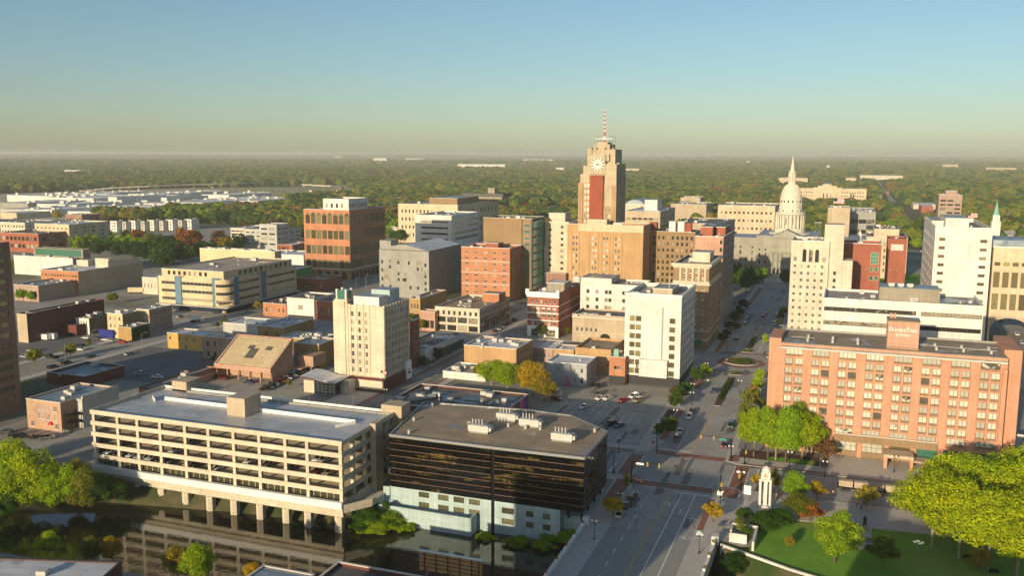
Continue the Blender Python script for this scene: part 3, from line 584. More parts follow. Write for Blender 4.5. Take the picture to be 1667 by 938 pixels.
# ---- black glass office block on the river wall
def black_office():
    x0, x1, y0, y1 = -110.6, -57.6, 206, 240; zb, zt = 2.6, 17.2
    cx, cyy = (x0+x1)/2, (y0+y1)/2
    root = empty('glass_office_block', (cx, cyy, 0)); tag(root, 'low black mirrored glass office block with a gravel roof above the river', 'office building')
    P_(cx, cyy, 'the black glass office block', x1-x0, y1-y0)
    A = [(x0, y0), (-82, y0), (-81, y0), (x1, y0+.4), (x1, 229), (-71, 240), (-84, 241), (-116, 238)]
    A = [(p[0]-cx, p[1]-cyy) for p in A]
    b = MB(); n = len(A)
    for i in range(n):
        if i == 1: continue
        p, q = A[i], A[(i+1) % n]; L = math.hypot(q[0]-p[0], q[1]-p[1]); k = max(1, round(L/1.5)); z = zb; dz = (zt-.9-zb)/8
        dx, dy = (q[0]-p[0])/L, (q[1]-p[1])/L
        nx_, ny_ = dy, -dx
        rows = 8
        for r_ in range(rows):
            for c in range(k):
                j0, j1 = c/k, (c+1)/k; rg = ((c*7+r_*13+i*5) % 11-5)*.0022   # panes set at slightly different angles
                P0 = (p[0]+dx*L*j0, p[1]+dy*L*j0); P1 = (p[0]+dx*L*j1, p[1]+dy*L*j1); za, zc = zb+dz*r_, zb+dz*(r_+1)
                b.face([(P0[0]-nx_*rg, P0[1]-ny_*rg, za), (P1[0]+nx_*rg, P1[1]+ny_*rg, za), (P1[0]+nx_*rg*.5, P1[1]+ny_*rg*.5, zc), (P0[0]-nx_*rg*.5, P0[1]-ny_*rg*.5, zc)], 0)
    b.build('curtain_wall', [M['glass_gold_reflection']], root)
    b = MB()
    for i in range(n):
        p, q = A[i], A[(i+1) % n]
        if i == 1: continue
        dz = (zt-.9-zb)/8; dx, dy = q[0]-p[0], q[1]-p[1]; L = math.hypot(dx, dy); ox, oy = dy/L*.04, -dx/L*.04
        for r_ in range(1, 9):
            if r_ % 1 == 0: b.obox((p[0]+ox, p[1]+oy), (q[0]+ox, q[1]+oy), .10, zb+dz*r_-.035, zb+dz*r_+.035)
        k = round(L/1.5)
        for c in range(1, k): b.obox((p[0]+dx*c/k+ox*.6-.03, p[1]+dy*c/k+oy*.6), (p[0]+dx*c/k+ox*.6+.03, p[1]+dy*c/k+oy*.6), .06, zb, zt-.9, 1)
    b.build('mullions', [M['officebrick'], M['black']], root)
    b = MB(); b.prism(A, zt-.6, zt-.55, 1); b.face([(p[0], p[1], zt-.9) for p in reversed(A)], 1)
    for i in range(n):
        p, q = A[i], A[(i+1) % n]; b.obox(p, q, .5, zt-.9, zt-.2, 0)
    b.build('roof_edge', [M['steel'], M['roof_brown']], root)
    ins = [(p[0]*.985, p[1]*.97) for p in A]; b = MB(); b.face([(p[0], p[1], zt-.5) for p in ins]); b.build('roof', M['roof_brown'], root)
    b = MB(); b.box(-.7+(-81.5-cx), .7+(-81.5-cx), y0-cyy+.5, y0-cyy+1.2, -6.5, zt-1); b.build('joint_panel', M['black'], root)
    # pale base with windows
    bx0, bx1 = -111-cx, -81.9-cx
    w1 = MB(); rects = [(7.4, 11, -1.4, .0), (7.4, 11, 1.0, 2.4)] ; rects = []
    for u in (8.6, 14.2, 18.6, 23.0): rects += [(u, u+3.0, -2.1, -.6), (u, u+3.0, .7, 2.2)]
    pt = facade(w1, bx0, 206.1-cyy, 0, 29.1, 2.6, rects, .25, 0, -6.8); w1.box(bx0, bx1, 206.4-cyy, 230-cyy, -6.8, 2.6, 0, skip='ft'); bud = [99]
    w1.build('base_wall', M['paleblue'], root); add_windows(root, pt, 0, rects, (2, 1, 'glass_olive', 'frame_dark', False), bud, None)
    w2 = MB(); r2 = []
    for u in (2.0, 8.5, 13.0): r2 += [(u, u+(3.3 if u < 8 else 2.0), -3.2, -1.7), (u, u+(3.3 if u < 8 else 2.0), -.4, 1.2)]
    pt = facade(w2, -81-cx, 206.1-cyy, 0, 17.5, 2.6, r2, .25, 0, -6.8); w2.box(-81-cx, -63.5-cx, 206.4-cyy, 230-cyy, -6.8, 2.6, 0, skip='ft')
    w2.box(-63.4-cx, -58-cx, 209-cyy, 230-cyy, -6.8, .3, 0); w2.build('base_wall', M['paleblue'], root); add_windows(root, pt, 0, r2, (2, 1, 'glass_olive', 'frame_dark', False), bud, None)
    b = MB(); [b.cyl(x-cx, 208.3-cyy, 0, 2.7, .3, n=8) for x in (-62, -58.6)]; [b.cyl(-58.5-cx, y-cyy, 0, 2.7, .3, n=8) for y in (214, 220, 226)]; b.build('pilotis', M['black'], root)
    b = MB(); b.obox((-112.5-cx, 202.4-cyy), (-86-cx, 202.0-cyy), .5, -7, -1.2); b.obox((-86-cx, 202-cyy), (-86-cx, 206-cyy), .5, -7, -1.2); b.obox((-112.5-cx, 202.4-cyy), (-112.5-cx, 214-cyy), .5, -7, .6)
    b.obox((-112.7-cx, 206-cyy), (-110.8-cx, 206-cyy), .5, -7, 2.4); b.build('river_wall', M['paleblue'], root)
    for (x, y, s, rz, v) in ((-89.3, 216.5, 1.0, 0, 3), (-86.4, 229.5, 1, 0, 3), (-78.6, 226.5, 1, 0, 3), (-66.5, 217.5, 1, 0, 3)):
        inst('air_conditioner', hvac_mesh(v), root, (x-cx, y-cyy, zt-.5), 0, (1.1, 1.1, 1))
        fl = MB(); [fl.cyl(-2+k*.9, 0, 2.2, 3.6, .16, n=6) for k in range(4)]; fl.build('flue', M['hvac'], root, (x-cx, y-cyy, zt-.5))
    d = MB(); d.tube((0, 0, 0), (0, 0, 1.2), .06); d.lathe([(0, 1.3), (.5, 1.35), (.8, 1.6)], n=12); d.build('satellite_dish', M['hvac'], root, (-93.8-cx, 219-cyy, zt-.5))
    for x, y in ((-110.5, 220), (-106.5, 209), (-79, 224), (-84, 224), (-75, 224.5), (-60.8, 228), (-112, 235)): inst('roof_vent', hvac_mesh(2), root, (x-cx, y-cyy, zt-.5))
    return root
black_office()
b = MB()   # skywalk between garage and office
b.box(-115.1, -110.8, 213, 217, 3.2, 3.6, 0); b.box(-115.1, -110.8, 213, 213.2, 3.6, 4.6, 0); b.box(-115.1, -110.8, 213, 217, 6.3, 6.6, 1)
o = b.build('skywalk', [M['copingwhite'], M['roof_dark']]); tag(o, 'short covered skywalk joining the garage to the black glass block', 'skywalk')
g = MB().face([(-115, 213.1, 4.6), (-110.9, 213.1, 4.6), (-110.9, 213.1, 6.3), (-115, 213.1, 6.3)]); gb = MB(); gb.face([(-115, 213.1, 4.6), (-110.9, 213.1, 4.6), (-110.9, 213.1, 6.3), (-115, 213.1, 6.3)]); gb.build('glazing', M['glass_green'], o)
# ---- bridge and railings
b = MB(); b.prism(rect(-57, -25, 149, 207.6), -1.6, -.02, 0, bottom=True); b.box(-57, -25, 176, 179, -7, -1.6); b.build('bridge_deck_structure', M['concrete'])['kind'] = 'structure'
road('bridge_road', -50.9, -31, 120, 207.5, 'asphalt_bridge', .01); slab('bridge_sidewalk', rect(-57, -50.9, 120, 207.5)); slab('bridge_sidewalk', rect(-31, -25.2, 120, 207.5))
def railing(x, label, y0=140, y1=206.5):
    root = empty('bridge_railing', (x, (y0+y1)/2, 0)); tag(root, label, 'railing')
    b = MB(); b.box(-.25, .25, y0-(y0+y1)/2, y1-(y0+y1)/2, .14, 1.15); b.build('parapet', M['white'], root)
    b = MB(); b.box(-.35, .35, y0-(y0+y1)/2, y1-(y0+y1)/2, 1.15, 1.3); b.build('coping', M['copingwhite'], root)
    for s in (y0+1, y1-.6): MB().box(-.8, .8, -.9, .9, 0, 2.0, 0).build('end_post', M['white'], root, (0, s-(y0+y1)/2, 0))
railing(-56.7, 'white concrete bridge railing beside the black glass block'); railing(-25.4, 'white concrete bridge railing beside the park lawn')
fb = MB().box(-.25, .25, -.5, .5, 1.3, 1.6, 0).mesh('planter', [M['sign_white']])
# ---- dark slanting wall along the park
b = MB(); b.obox((-24, 205), (-8, 197.3), .5, -6.5, .6); b.obox((-8, 197.3), (60, 173.3), .5, -6.5, .6); b.obox((60, 173.3), (160, 133), .5, -6.5, .6)
o = b.build('river_floodwall', M['white']); tag(o, 'long pale concrete floodwall edging the park lawn beside the river', 'floodwall')
b = MB(); b.box(-3, 3, -.25, .25, 0, 2.6); b.box(-3, -2.6, -4, -.25, 0, 2.4); b.box(2.5, 3, -9, -.25, 0, 2.4); b.box(-3, 1, -5.5, -5, 0, 2.2)
o = b.build('stair_enclosure', M['white']); o.location = (-19.5, 213.5, 0); tag(o, 'white walled stair enclosure with ivy at the bridge end', 'stair enclosure')
# ---- hotel
def hotel():
    x0, x1, y0, y1, h = -17.5, 44.0, 283.0, 306.0, 33.6
    cx, cyy = (x0+x1)/2, (y0+y1)/2
    root = empty('hotel_building', (cx, cyy, 0)); tag(root, 'long orange brick hotel with pale curtained windows and lettered roof box', 'hotel'); P_(cx, cyy, 'the orange brick hotel', 62, 24)
    a0, b0 = x0-cx, y0-cyy; Wd, D = x1-x0, y1-y0
    cols = [1.2+7.62*i for i in range(8)]; rects = []; wide = []
    for i, u in enumerate(cols):
        wide.append((u+.3, u+5.2, 30.2, 32.0))
        for j in range(8):
            z = 27.2-j*2.92
            if i in (0, 1) and j > 6: continue
            if j == 7: wide.append((u+.3, u+5.2, z+.2, z+2.0)) if i < 99 else None; continue
            rects += [(u+.2, u+2.45, z, z+1.9), (u+3.1, u+5.35, z, z+1.9)]
    b = MB(); pt = facade(b, a0, b0, 0, Wd, h, rects+wide, .3, 0, 5.2)
    b.face([(a0+Wd, b0, 5.2), (a0+Wd, b0+D, 5.2), (a0+Wd, b0+D, h), (a0+Wd, b0, h)]); b.face([(a0+Wd, b0+D, 0), (a0, b0+D, 0), (a0, b0+D, h), (a0+Wd, b0+D, h)]); b.face([(a0, b0+D, 0), (a0, b0, 0), (a0, b0, h), (a0, b0+D, h)])
    b.face([(a0, b0, 5.2), (a0, b0+4, 5.2), (a0+Wd, b0+4, 5.2), (a0+Wd, b0, 5.2)]); b.build('wall', M['hotelbrick'], root)
    bud = [96]; random.seed(3); random.shuffle(rects)
    add_windows(root, pt, 0, wide, (4, 1, 'glass_curtain', 'frame_dark', False), bud, None, .3); add_windows(root, pt, 0, rects, (2, 1, 'glass_curtain', 'frame_dark', False), bud, None, .3)
    s = MB()
    for (u0_, u1_, z0_, z1_) in wide+rects: p = pt(u0_, 0, z0_); s.box(p[0]-.1, p[0]+(u1_-u0_)+.1, p[1]-.16, p[1]-.003, z0_-.5, z0_-.05)
    s.build('window_sills', M['brownbrick'], root)['kind'] = 'stuff'
    # end pillars
    for (xa, xb, ya, yb) in ((-21.0, -17.5, 284, 300), (44.0, 48.6, 290, 313)):
        MB().box(xa-cx, xb-cx, ya-cyy, yb-cyy, 0, h+1.2).build('end_pier', M['hotelbrick'], root)
    MB().box(a0+Wd-1.2, a0+Wd, b0-.8, b0-.01, 0, h-3).build('corner_pier', M['hotelbrick'], root)
    b = MB(); b.face([(a0, b0+1, h), (a0+Wd, b0+1, h), (a0+Wd, b0+D, h+.002), (a0, b0+D, h+.002)]); b.face([(a0, b0-.5, h-1.1), (a0+Wd, b0-.5, h-1.1), (a0+Wd, b0+1, h), (a0, b0+1, h)], 1); b.face([(a0, b0-.5, h-1.5), (a0+Wd, b0-.5, h-1.5), (a0+Wd, b0-.5, h-1.1), (a0, b0-.5, h-1.1)], 2); b.face([(a0, b0, h-1.5), (a0+Wd, b0, h-1.5), (a0+Wd, b0-.5, h-1.5), (a0, b0-.5, h-1.5)], 2)
    b.box(a0, a0+Wd, b0+D-.5, b0+D, h, h+.5, 3); b.build('roof', [M['roof_brown'], M['roof_grey'], M['coping'], M['grey']], root)
    # sign box
    b = MB(); b.box(12.3-cx, 20.9-cx, 286-cyy, 293-cyy, h, 41.8); b.box(12.1-cx, 21.1-cx, 285.8-cyy, 293.2-cyy, 41.8, 42.1, 1); b.box(12.1-cx, 21.1-cx, 285.8-cyy, 285.99-cyy, h+.3, h+.6, 1); sb = b.build('sign_box', [M['salmon'], M['roof_brown']], root)
    MB().box(13-cx, 13.6-cx, 290-cyy, 290.6-cyy, 42.1, 43.6).box(14-cx, 14.6-cx, 290-cyy, 290.6-cyy, 42.1, 43.6).build('chimney', M['salmon'], root)
    text(sb, 'D', 1.65, (13.2-cx, 285.95-cyy, 39.4), (R_(90), 0, 0), 'sign_white'); text(sb, 'OUBLE', 1.15, (15.55-cx, 285.95-cyy, 39.22), (R_(90), 0, 0), 'sign_white'); text(sb, 'T', 1.65, (17.85-cx, 285.95-cyy, 39.4), (R_(90), 0, 0), 'sign_white'); text(sb, 'REE', 1.15, (19.4-cx, 285.95-cyy, 39.22), (R_(90), 0, 0), 'sign_white')
    text(sb, 'by Hilton', 1.05, (16.6-cx, 285.95-cyy, 37.9), (R_(90), 0, 0), 'sign_white')
    for k in range(8):
        x = -10+k*7.2
        for y in (288.5, 294): inst('roof_vent', hvac_mesh(2), root, (x-cx, y-cyy, h), 0, (1.1, 1.1, 1)) if abs(x-16) > 5 else None
    b = MB(); b.tube((-15-cx, 291-cyy, h+.6), (-8-cx, 290.6-cyy, h+.6), .09); b.tube((22-cx, 292-cyy, h+.6), (42-cx, 290-cyy, h+.6), .09); b.tube((34-cx, 288-cyy, h+.5), (43-cx, 294-cyy, h+.9), .09); b.build('roof_pipe', M['metal'], root)
    # ground floor
    b = MB(); b.box(a0+16.5, a0+Wd-16.5, b0-1.2, b0+.02, 5.0, 7.3); b.box(a0+16.3, a0+Wd-16.3, b0-1.4, b0-1.0, 7.3, 7.55, 1); b.build('canopy_fascia', [M['brownbrick'], M['coping']], root)
    for u in (0.0, 7.0, 15.6, 23.3, 30.8, 38.2, 45.4, 52.8, 60.2):
        MB().box(a0+u, a0+u+1.3, b0+.003 if u else b0, b0+1.3, .05, 5.25).build('ground_pillar', M['hotelbrick'], root)
    gl = win_mesh(6.0, 4.6, 4, 2, 'glass_tan', 'frame_dark', False)
    for u in (4.2, 12.3): inst('window', gl, root, (a0+u, b0+.5, .5), 0)
    for u in (20, 27.3, 34.7): inst('window', win_mesh(6.0, 3.2, 4, 2, 'glass_curtain' if u < 30 else 'glass_tan', 'frame_dark', False), root, (a0+u, b0+.5, 1.8), 0)
    for u in (42, 49.7, 57.1): inst('window', win_mesh(6.2, 4.2, 4, 1, 'glass_green', 'frame_dark', False), root, (a0+u, b0+.5, .7), 0)
    MB().box(a0+.1, a0+Wd-.1, b0+.6, b0+.9, 0, 5.2).build('ground_floor_wall', M['brownbrick'], root)
    b = MB(); b.box(13-cx, 21-cx, b0-7.5, b0-1.5, 3.3, 4.3); [b.box(x-cx, x+.9-cx, b0-7.4, b0-6.4, .05, 3.3, 1) for x in (13.1, 20)]; b.box(21-cx, 25-cx, b0-6.5, b0-2, 2.4, 2.9, 0); b.build('entrance_canopy', [M['beige'], M['hotelbrick']], root)
hotel()
# street-level purple skywalk building right of the hotel
o = box_bld('low_annex', 'building', 'low dark roofed annex with purple wave mural beside the brick hotel', 48.8, 66, 286, 306, 5.6, 'cleanwhite', 'roof_grey', par=.4, cop='coping', place='the purple striped annex', front=G(5, 1, .02, .98, .45, .9, .92, .8), fst=(3, 1, 'glass', 'frame_light', False), kit=4)
b = MB()
for k in range(6):
    for s in range(14): x = o.a0+.2+s*1.2; z = .25+k*.36+.16*math.sin(s*1.1+k); b.face([(x, o.b0-.03, z), (x+1.2, o.b0-.03, z+.1), (x+1.2, o.b0-.03, z+.3), (x, o.b0-.03, z+.22)])
b.build('wave_mural', M['purple'], o.root)
# ---- white striped office behind hotel
Xs, Ys, hs = corner(1341, 485.5, 666)
o = box_bld('striped_office', 'office building', 'white office building with dark ribbon windows right behind the brick hotel', Xs, bis(lambda v: pj(v, Ys, hs)[0], 0, 120, 1601.7), Ys, Ys+25, hs, 'cleanwhite', 'roof_tan', par=.6, cop='copingwhite',
            front=lambda Wd, H: [(.0+.3, Wd*.595, z, z+1.5) for z in (H-4.4, H-9.3, H-14.2)]+[(Wd*.625, Wd-.3, z, z+1.5) for z in (H-4.4, H-9.3, H-14.2)], fst=(14, 1, 'glass', 'frame_dark', False), place='the white ribbon windowed office', kit=5, depth=.5)
ph = subbox(o, 'penthouse', .36, .745, .28, .72, 4.6, 'dkstone', 'roof_blue', False)
for x in (.44, .5, .56): inst('air_conditioner', hvac_mesh(1), o.root, (o.a0+o.W*x, o.b0+o.D*.45, o.rz+4.6), 0)
# ---- square cream office (art deco) with arched top windows, behind striped office
o = B('deco_office', 'office building', 'slim cream stone office tower with three tall arched top windows', 1288.7, 1350.6, 394, 554, 1362, 'pale', 'roof_tan', deep=24, par=.8, cop='copingwhite', place='the slim cream arched tower',
      front=G(5, 11, .03, .93, .0, .78, .42, .42), fst=(1, 2, 'glass', 'frame_light', True), side=G(3, 10, .1, .9, .05, .8, .35, .4), kit=4)
for k in range(3):
    u = o.W*(.36+.165*k); b = MB(); b.face([(u-.9, 0, 0), (u+.9, 0, 0), (u+.9, 0, 5.4)]+[(u+.9*math.cos(t*math.pi/8), 0, 5.4+.9*math.sin(t*math.pi/8)) for t in range(1, 8)]+[(u-.9, 0, 5.4)]); b.build('arched_window', M['glass'], o.root, (o.a0, o.b0-.04, o.h*.79))
for k, u in ((0, .12), (1, .88)): inst('window', win_mesh(1.5, 1.9, 1, 1), o.root, (o.a0+o.W*u, o.b0-.03, o.h*.8))
b = MB(); b.box(0, 9, 0, 12, 0, o.h+8.3); b.box(9, 13.5, .5, 12, 0, o.h-9); pb = b.build('service_tower', [M['pale'], M['roof_tan']], o.root, (o.a1-2.5, o.b0+1.5, 0))
for j in range(9): inst('window', win_mesh(1.3, 1.7, 1, 2), o.root, (o.a1+3.0, o.b0+1.47, 4+j*3.55))
b = MB()   # radio lattice on roof
for (x, y) in ((0, 0), (3, 0), (0, 3), (3, 3)): b.tube((x, y, 0), (x+.3*(1 if x == 0 else -1), y, 9), .12)
for k in range(4): b.tube((0, 0, k*2.2), (3, 0, k*2.2+2.2), .09); b.tube((3, 0, k*2.2), (0, 0, k*2.2+2.2), .09)
b.box(-.2, 3.2, -.2, 3.2, 9, 9.2); b.build('roof_lattice', M['steel'], o.root, (o.a0+10, o.b0+o.D*.6, o.rz))
# ---- red brick blocks
o = B('brick_block', 'building', 'plain red brick block with white mullioned stair window', 1371, 1435.5, 398, 545, 1441, 'redbrick', 'roof_grey', par=1.2, cop='copingwhite', place='the red brick block', front=lambda W_, H: [(W_*.73, W_*.82, H-14, H-11.5), (W_*.86, W_*.95, H-14, H-11.5), (W_*.73, W_*.83, H-18.4, H-16.2), (W_*.86, W_*.96, H-18.4, H-16.2)], fst=(1, 1, 'glass_green', 'frame_light', False), deep=20)
inst('stair_window', win_mesh(3.6, 6, 3, 3, 'glass_green', 'frame_light', False), o.root, (o.a0+o.W*.84, o.b0-.05, o.h-10.2))
b = MB(); b.cyl(0, 0, 0, 1.2, 1.6, n=12); b.cyl(0, 0, 1.2, 3.6, 1.0, n=12); b.lathe([(1.4, 3.6), (1.2, 4.6), (.3, 6), (.1, 7)], n=12); b.build('cupola', M['white'], o.root, (o.a0+o.W*.45, o.b0+o.D*.9, o.rz))
b = MB(); [b.box(o.a0+3+k*2.9, o.a0+3.3+k*2.9, o.b0-.12, o.b0-.02, o.h-12.8, o.h-12.5) for k in range(9)]; b.build('wall_lights', M['lampglow'], o.root)
o = B('brick_tower_block', 'building', 'narrow red brick tower block with one pale louvre near its top', 1446, 1477, 389, 535, 1481, 'redbrick', 'roof_dark', par=.8, cop=None, place='the narrow red brick block', deep=18)
inst('louvre', win_mesh(6, 3.2, 5, 3, 'hvac', 'coping', False), o.root, (o.a0+o.W*.5, o.b0-.05, o.h-6.2))
# ---- tall cream tower right
o = B('cream_tower', 'office building', 'tall plain cream office tower with small windows only at its edges', 1523, 1616.6, 369.6, 554, 1505, 'cleanwhite', 'roof_dark', near='l', par=2.0, cop='copingwhite', place='the tall cream tower',
      front=lambda W_, H: sum([[(W_*.08, W_*.19, z, z+1.5), (W_*.80, W_*.92, z-.4, z+1.1)] for z in [H-6.6-4.15*k for k in range(11)]], []), side=G(5, 10, .08, .92, .05, .93, .3, .28), fst=(3, 1, 'glass_tan', 'frame_dark', False), kit=3)
subbox(o, 'penthouse', .25, .68, .3, .75, 5.0, 'cleanwhite', 'roof_blue'); subbox(o, 'penthouse', .02, .24, .4, .9, 3.0, 'cleanwhite', 'roof_grey')
# ---- cream arcade building across the street with V windows
def arcade():
    x0, x1, y0, y1 = 66, 140, 490, 520
    cx, cyy = (x0+x1)/2, (y0+y1)/2; h = at_y(1640, 403, 490)[1]
    root = empty('bridge_office_building', (cx, cyy, 0)); tag(root, 'wide cream office building with tall windows spanning the street on arches', 'office building'); P_(cx, cyy, 'the cream building spanning the street', 70, 30)
    a0, b0 = x0-cx, y0-cyy; rects = []
    for i in range(12):
        u = .8+i*3.9; rects += [(u, u+2.6, h-9.0, h-7.2), (u, u+2.7, h-19.5, h-12.0), (u, u+2.7, h-30.3, h-22.6)]
    b = MB(); pt = facade(b, a0, b0, 0, 74, h, rects, .5, 0, 12.5); b.box(a0, a0+74, b0+.5, b0+30, 12.5, h, 0, skip='f'); b.build('wall', M['cream'], root)
    b = MB()     # arch over the street
    xs = [a0+1+16.5*(k/12) for k in range(13)]; zz = [7.5+5.0*math.sqrt(max(0, 1-((k-6)/6)**2))-.2 for k in range(13)]
    for k in range(12): b.face([(xs[k], b0-.1, zz[k]), (xs[k+1], b0-.1, zz[k+1]), (xs[k+1], b0-.1, 13.2), (xs[k], b0-.1, 13.2)]); b.face([(xs[k], b0-.1, zz[k]), (xs[k], b0+30, zz[k]), (xs[k+1], b0+30, zz[k+1]), (xs[k+1], b0-.1, zz[k+1])])
    b.face([(a0+17.5, b0-.1, 10), (a0+74, b0-.1, 10), (a0+74, b0-.1, 13.2), (a0+17.5, b0-.1, 13.2)]); b.build('arch', M['beige'], root)
    cm = MB().box(-.8, .8, -.8, .8, 0, 12.5).mesh('column', M['cream'])
    for k in range(9): inst('column', cm, root, (a0+19+k*3.4, b0+1, 0)); inst('column', cm, root, (a0+19+k*3.4, b0+9, 0)) if k < 3 else None
    MB().box(a0, a0+1, b0, b0+30, 0, 12.5).build('end_wall', M['cream'], root)
    MB().box(a0+22, a0+74, b0+12, b0+30, 0, 12.5).build('ground_wall', M['beige'], root)
    b = MB(); b.box(a0-.3, a0+74, b0+3, b0+30, h, h+3.2, 1); b.box(a0-.4, a0+74, b0-.2, b0+.3, h, h+.4, 0); b.build('roof', [M['copingwhite'], M['roof_blue']], root)
    add_windows(root, pt, 0, rects, (1, 1, 'glass_tan', 'frame_dark', False), [90], None, .5)
arcade()
# ================================================================== downtown blocks, measured one by one
FR = (1, 2, 'glass', 'frame_light', True)
# white hotel slab (front with blank panel)
def wf(W_, H):
    r = []
    for j in range(7):
        z = H-12.2+0 - j*3.5 + 1.6
        r += [(W_*.09, W_*.185, z, z+2.1), (W_*.2, W_*.295, z, z+2.1), (W_*.8, W_*.9, z-.2, z+1.9)]
    r.append((W_*.03, W_*.08, 6.6, 8.4)); r.append((W_*.22, W_*.26, 6.6, 8.4)); r.append((W_*.8, W_*.9, .6, 4.0)); return r
o = B('white_block', 'building', 'tall bright white block with blank centre panel overlooking the parking lot', 1018.2, 1110, 483.6, 632, 1132.5, 'cleanwhite', 'roof_tan', par=1.4, cop='copingwhite', front=wf,
      fst=(2, 1, 'glass_tan', 'frame_dark', False), side=G(7, 8, .06, .96, .12, .92, .45, .6), sst=(1, 1, 'glass', 'frame_dark', False), place='the tall bright white block')
b = MB(); b.box(o.a0-.05, o.a1+.05, o.b0-.06, o.b0+.3, 0, 3.6); b.box(o.a1-.3, o.a1+.06, o.b0+.3, o.b1, 0, 3.6); b.build('dark_base', M['nearblack'], o.root)  # near-black band along the foot of the walls
b = MB(); b.box(o.a0+o.W*.42, o.a0+o.W*.665, o.b0-.25, o.b0-.01, 9.5, o.h-4.6); b.box(o.a0+o.W*.665, o.a0+o.W*.69, o.b0-.1, o.b0-.01, 9.5, o.h-4.6, 1); b.build('blank_panel', [M['cleanwhite'], M['grey']], o.root)
b = MB(); b.box(o.a0+o.W*.29, o.a0+o.W*.785, o.b0-1.6, o.b0-.26, 3.7, 10.3); b.box(o.a0+o.W*.28, o.a0+o.W*.795, o.b0-1.8, o.b0-.26, 10.3, 10.7); b.build('projecting_bay', M['cleanwhite'], o.root)
subbox(o, 'penthouse', .4, .75, .3, .75, 2.6, 'roof_tan' if False else 'beige', 'roof_grey'); b = MB().tube((0, 0, 0), (0, 0, 9), .12, .05); b.build('flagpole', M['white_paint'], o.root, (o.a0+o.W*.75, o.b0+3, o.rz))
b = MB(); b.box(o.a0-.3, o.a1+.3, o.b0-.35, o.b0+.5, o.h-.02, o.h+.6); b.box(o.a1-.5, o.a1+.35, o.b0+.5, o.b1, o.h-.02, o.h+.6); b.build('cornice', M['copingwhite'], o.root)
# cream + brown tower e
def ef(W_, H): return grid(W_, H, 4, 9, .12, .95, .22, .74, .4, .45)+grid(W_, H, 4, 2, .22, .92, .80, .95, .45, .42)+grid(W_, H, 2, 1, .1, .9, .12, .21, .3, .7)
def es(W_, H): return grid(W_, H, 7, 9, .04, .96, .22, .74, .3, .45)+grid(W_, H, 7, 2, .04, .96, .80, .95, .3, .42)
o = B('crowned_tower', 'office building', 'brown brick tower with cream stone crown and green awnings at its foot', 1097, 1155, 431, 570.5, 1174, 'brownwall', 'roof_tan', par=1, cop='copingwhite', front=ef, side=es, fst=FR, place='the brown tower with the cream crown', kit=6)
b = MB()
for z0_, z1_, e in ((o.h*.77, o.h-.5, .25), (o.h-.9, o.h+.25, 1.1), (o.h*.755, o.h*.77, .7), (o.h*.11, o.h*.215, .25), (o.h*.215, o.h*.225, .5)):
    b.box(o.a0-e, o.a1+e, o.b0-e, o.b0-.03, z0_, z1_); b.box(o.a1+.03, o.a1+e, o.b0-.03, o.b1, z0_, z1_)
b = MB()
for z0_, z1_, e in ((o.h-.9, o.h+.25, 1.1), (o.h*.755, o.h*.77, .7), (o.h*.97, o.h-.9, .4), (o.h*.215, o.h*.225, .5)):
    b.box(o.a0-e, o.a1+e, o.b0-e, o.b0-.03, z0_, z1_); b.box(o.a1+.03, o.a1+e, o.b0-.03, o.b1, z0_, z1_)
for (z0_, z1_) in ((o.h*.77, o.h*.8), (o.h*.95, o.h*.97), (o.h*.11, o.h*.125)): b.box(o.a0-.2, o.a1+.2, o.b0-.2, o.b0-.03, z0_, z1_); b.box(o.a1+.03, o.a1+.2, o.b0-.03, o.b1, z0_, z1_)
for k in range(5): b.box(o.a0+o.W*(.22+.175*k)-.9, o.a0+o.W*(.22+.175*k)-.1, o.b0-.2, o.b0-.03, o.h*.8, o.h*.95)
b.build('cornice', M['pale'], o.root)
subbox(o, 'penthouse', .35, .85, .45, .8, 4.5, 'pale', 'roof_tan')
for u in (.2, .75): b = MB(); b.lathe([(2.2, 0), (1.6, 1.6), (0, 2.4)], n=12, a0=math.pi, a1=2*math.pi); b.build('awning', M['awning_green'], o.root, (o.a0+o.W*u, o.b0, 3))
# pinkish slab d
o = B('long_office_slab', 'office building', 'long pinkish brick office slab with regular windows facing the avenue', 1132, 1178, 386, 527, 1196, 'salmon', 'roof_grey', par=1.2, cop='copingwhite', front=lambda W_, H: [(W_*.88, W_*.96, H-4-4*k, H-1.8-4*k) for k in range(10)], wall2='pinkbrown',
      side=GG(G(9, 7, .02, .98, .32, .95, .34, .5)), fst=(1, 1, 'glass', 'frame_dark', False), kit=3, place='the long pinkish office slab')
subbox(o, 'penthouse', .0, .45, .35, .9, 5, 'redbrick', 'roof_dark'); subbox(o, 'penthouse', .5, .85, .5, .95, 4.5, 'redbrick', 'roof_dark')
b = MB(); b.box(o.a1+.03, o.a1+.6, o.b0, o.b1, 0, o.h*.27); b.build('stone_base', M['beige'], o.root)
# brown grid office c
o = B('grid_window_office', 'office building', 'brown office block with an even grid of dark square windows', 1052.5, 1132, 378.7, 502, 1140, 'brownwall', 'roof_dark', par=1, cop='coping', front=G(10, 10, .02, .98, .15, .96, .5, .56), fst=(1, 1, 'glass', 'frame_dark', False), place='the brown grid windowed office')
for (u, v, c) in ((.1, .3, 'red'), (.8, .4, 'panelred')): b = MB().box(-2.5, 2.5, -2, 2, 0, 6); b.build('plant_room', M[c if c != 'red' else 'panelred'], o.root, (o.a0+o.W*u, o.b0+o.D*v, o.rz))
for u in (.5, .68): b = MB().box(-2, 2, -2, 2, 0, 7).box(-1.7, 1.7, -2.2, -2.01, 1, 3, 1).box(-1.7, 1.7, -2.2, -2.01, 4, 6, 1); b.build('cooling_tower', [M['hvac'], M['steel']], o.root, (o.a0+o.W*u, o.b0+o.D*.35, o.rz))
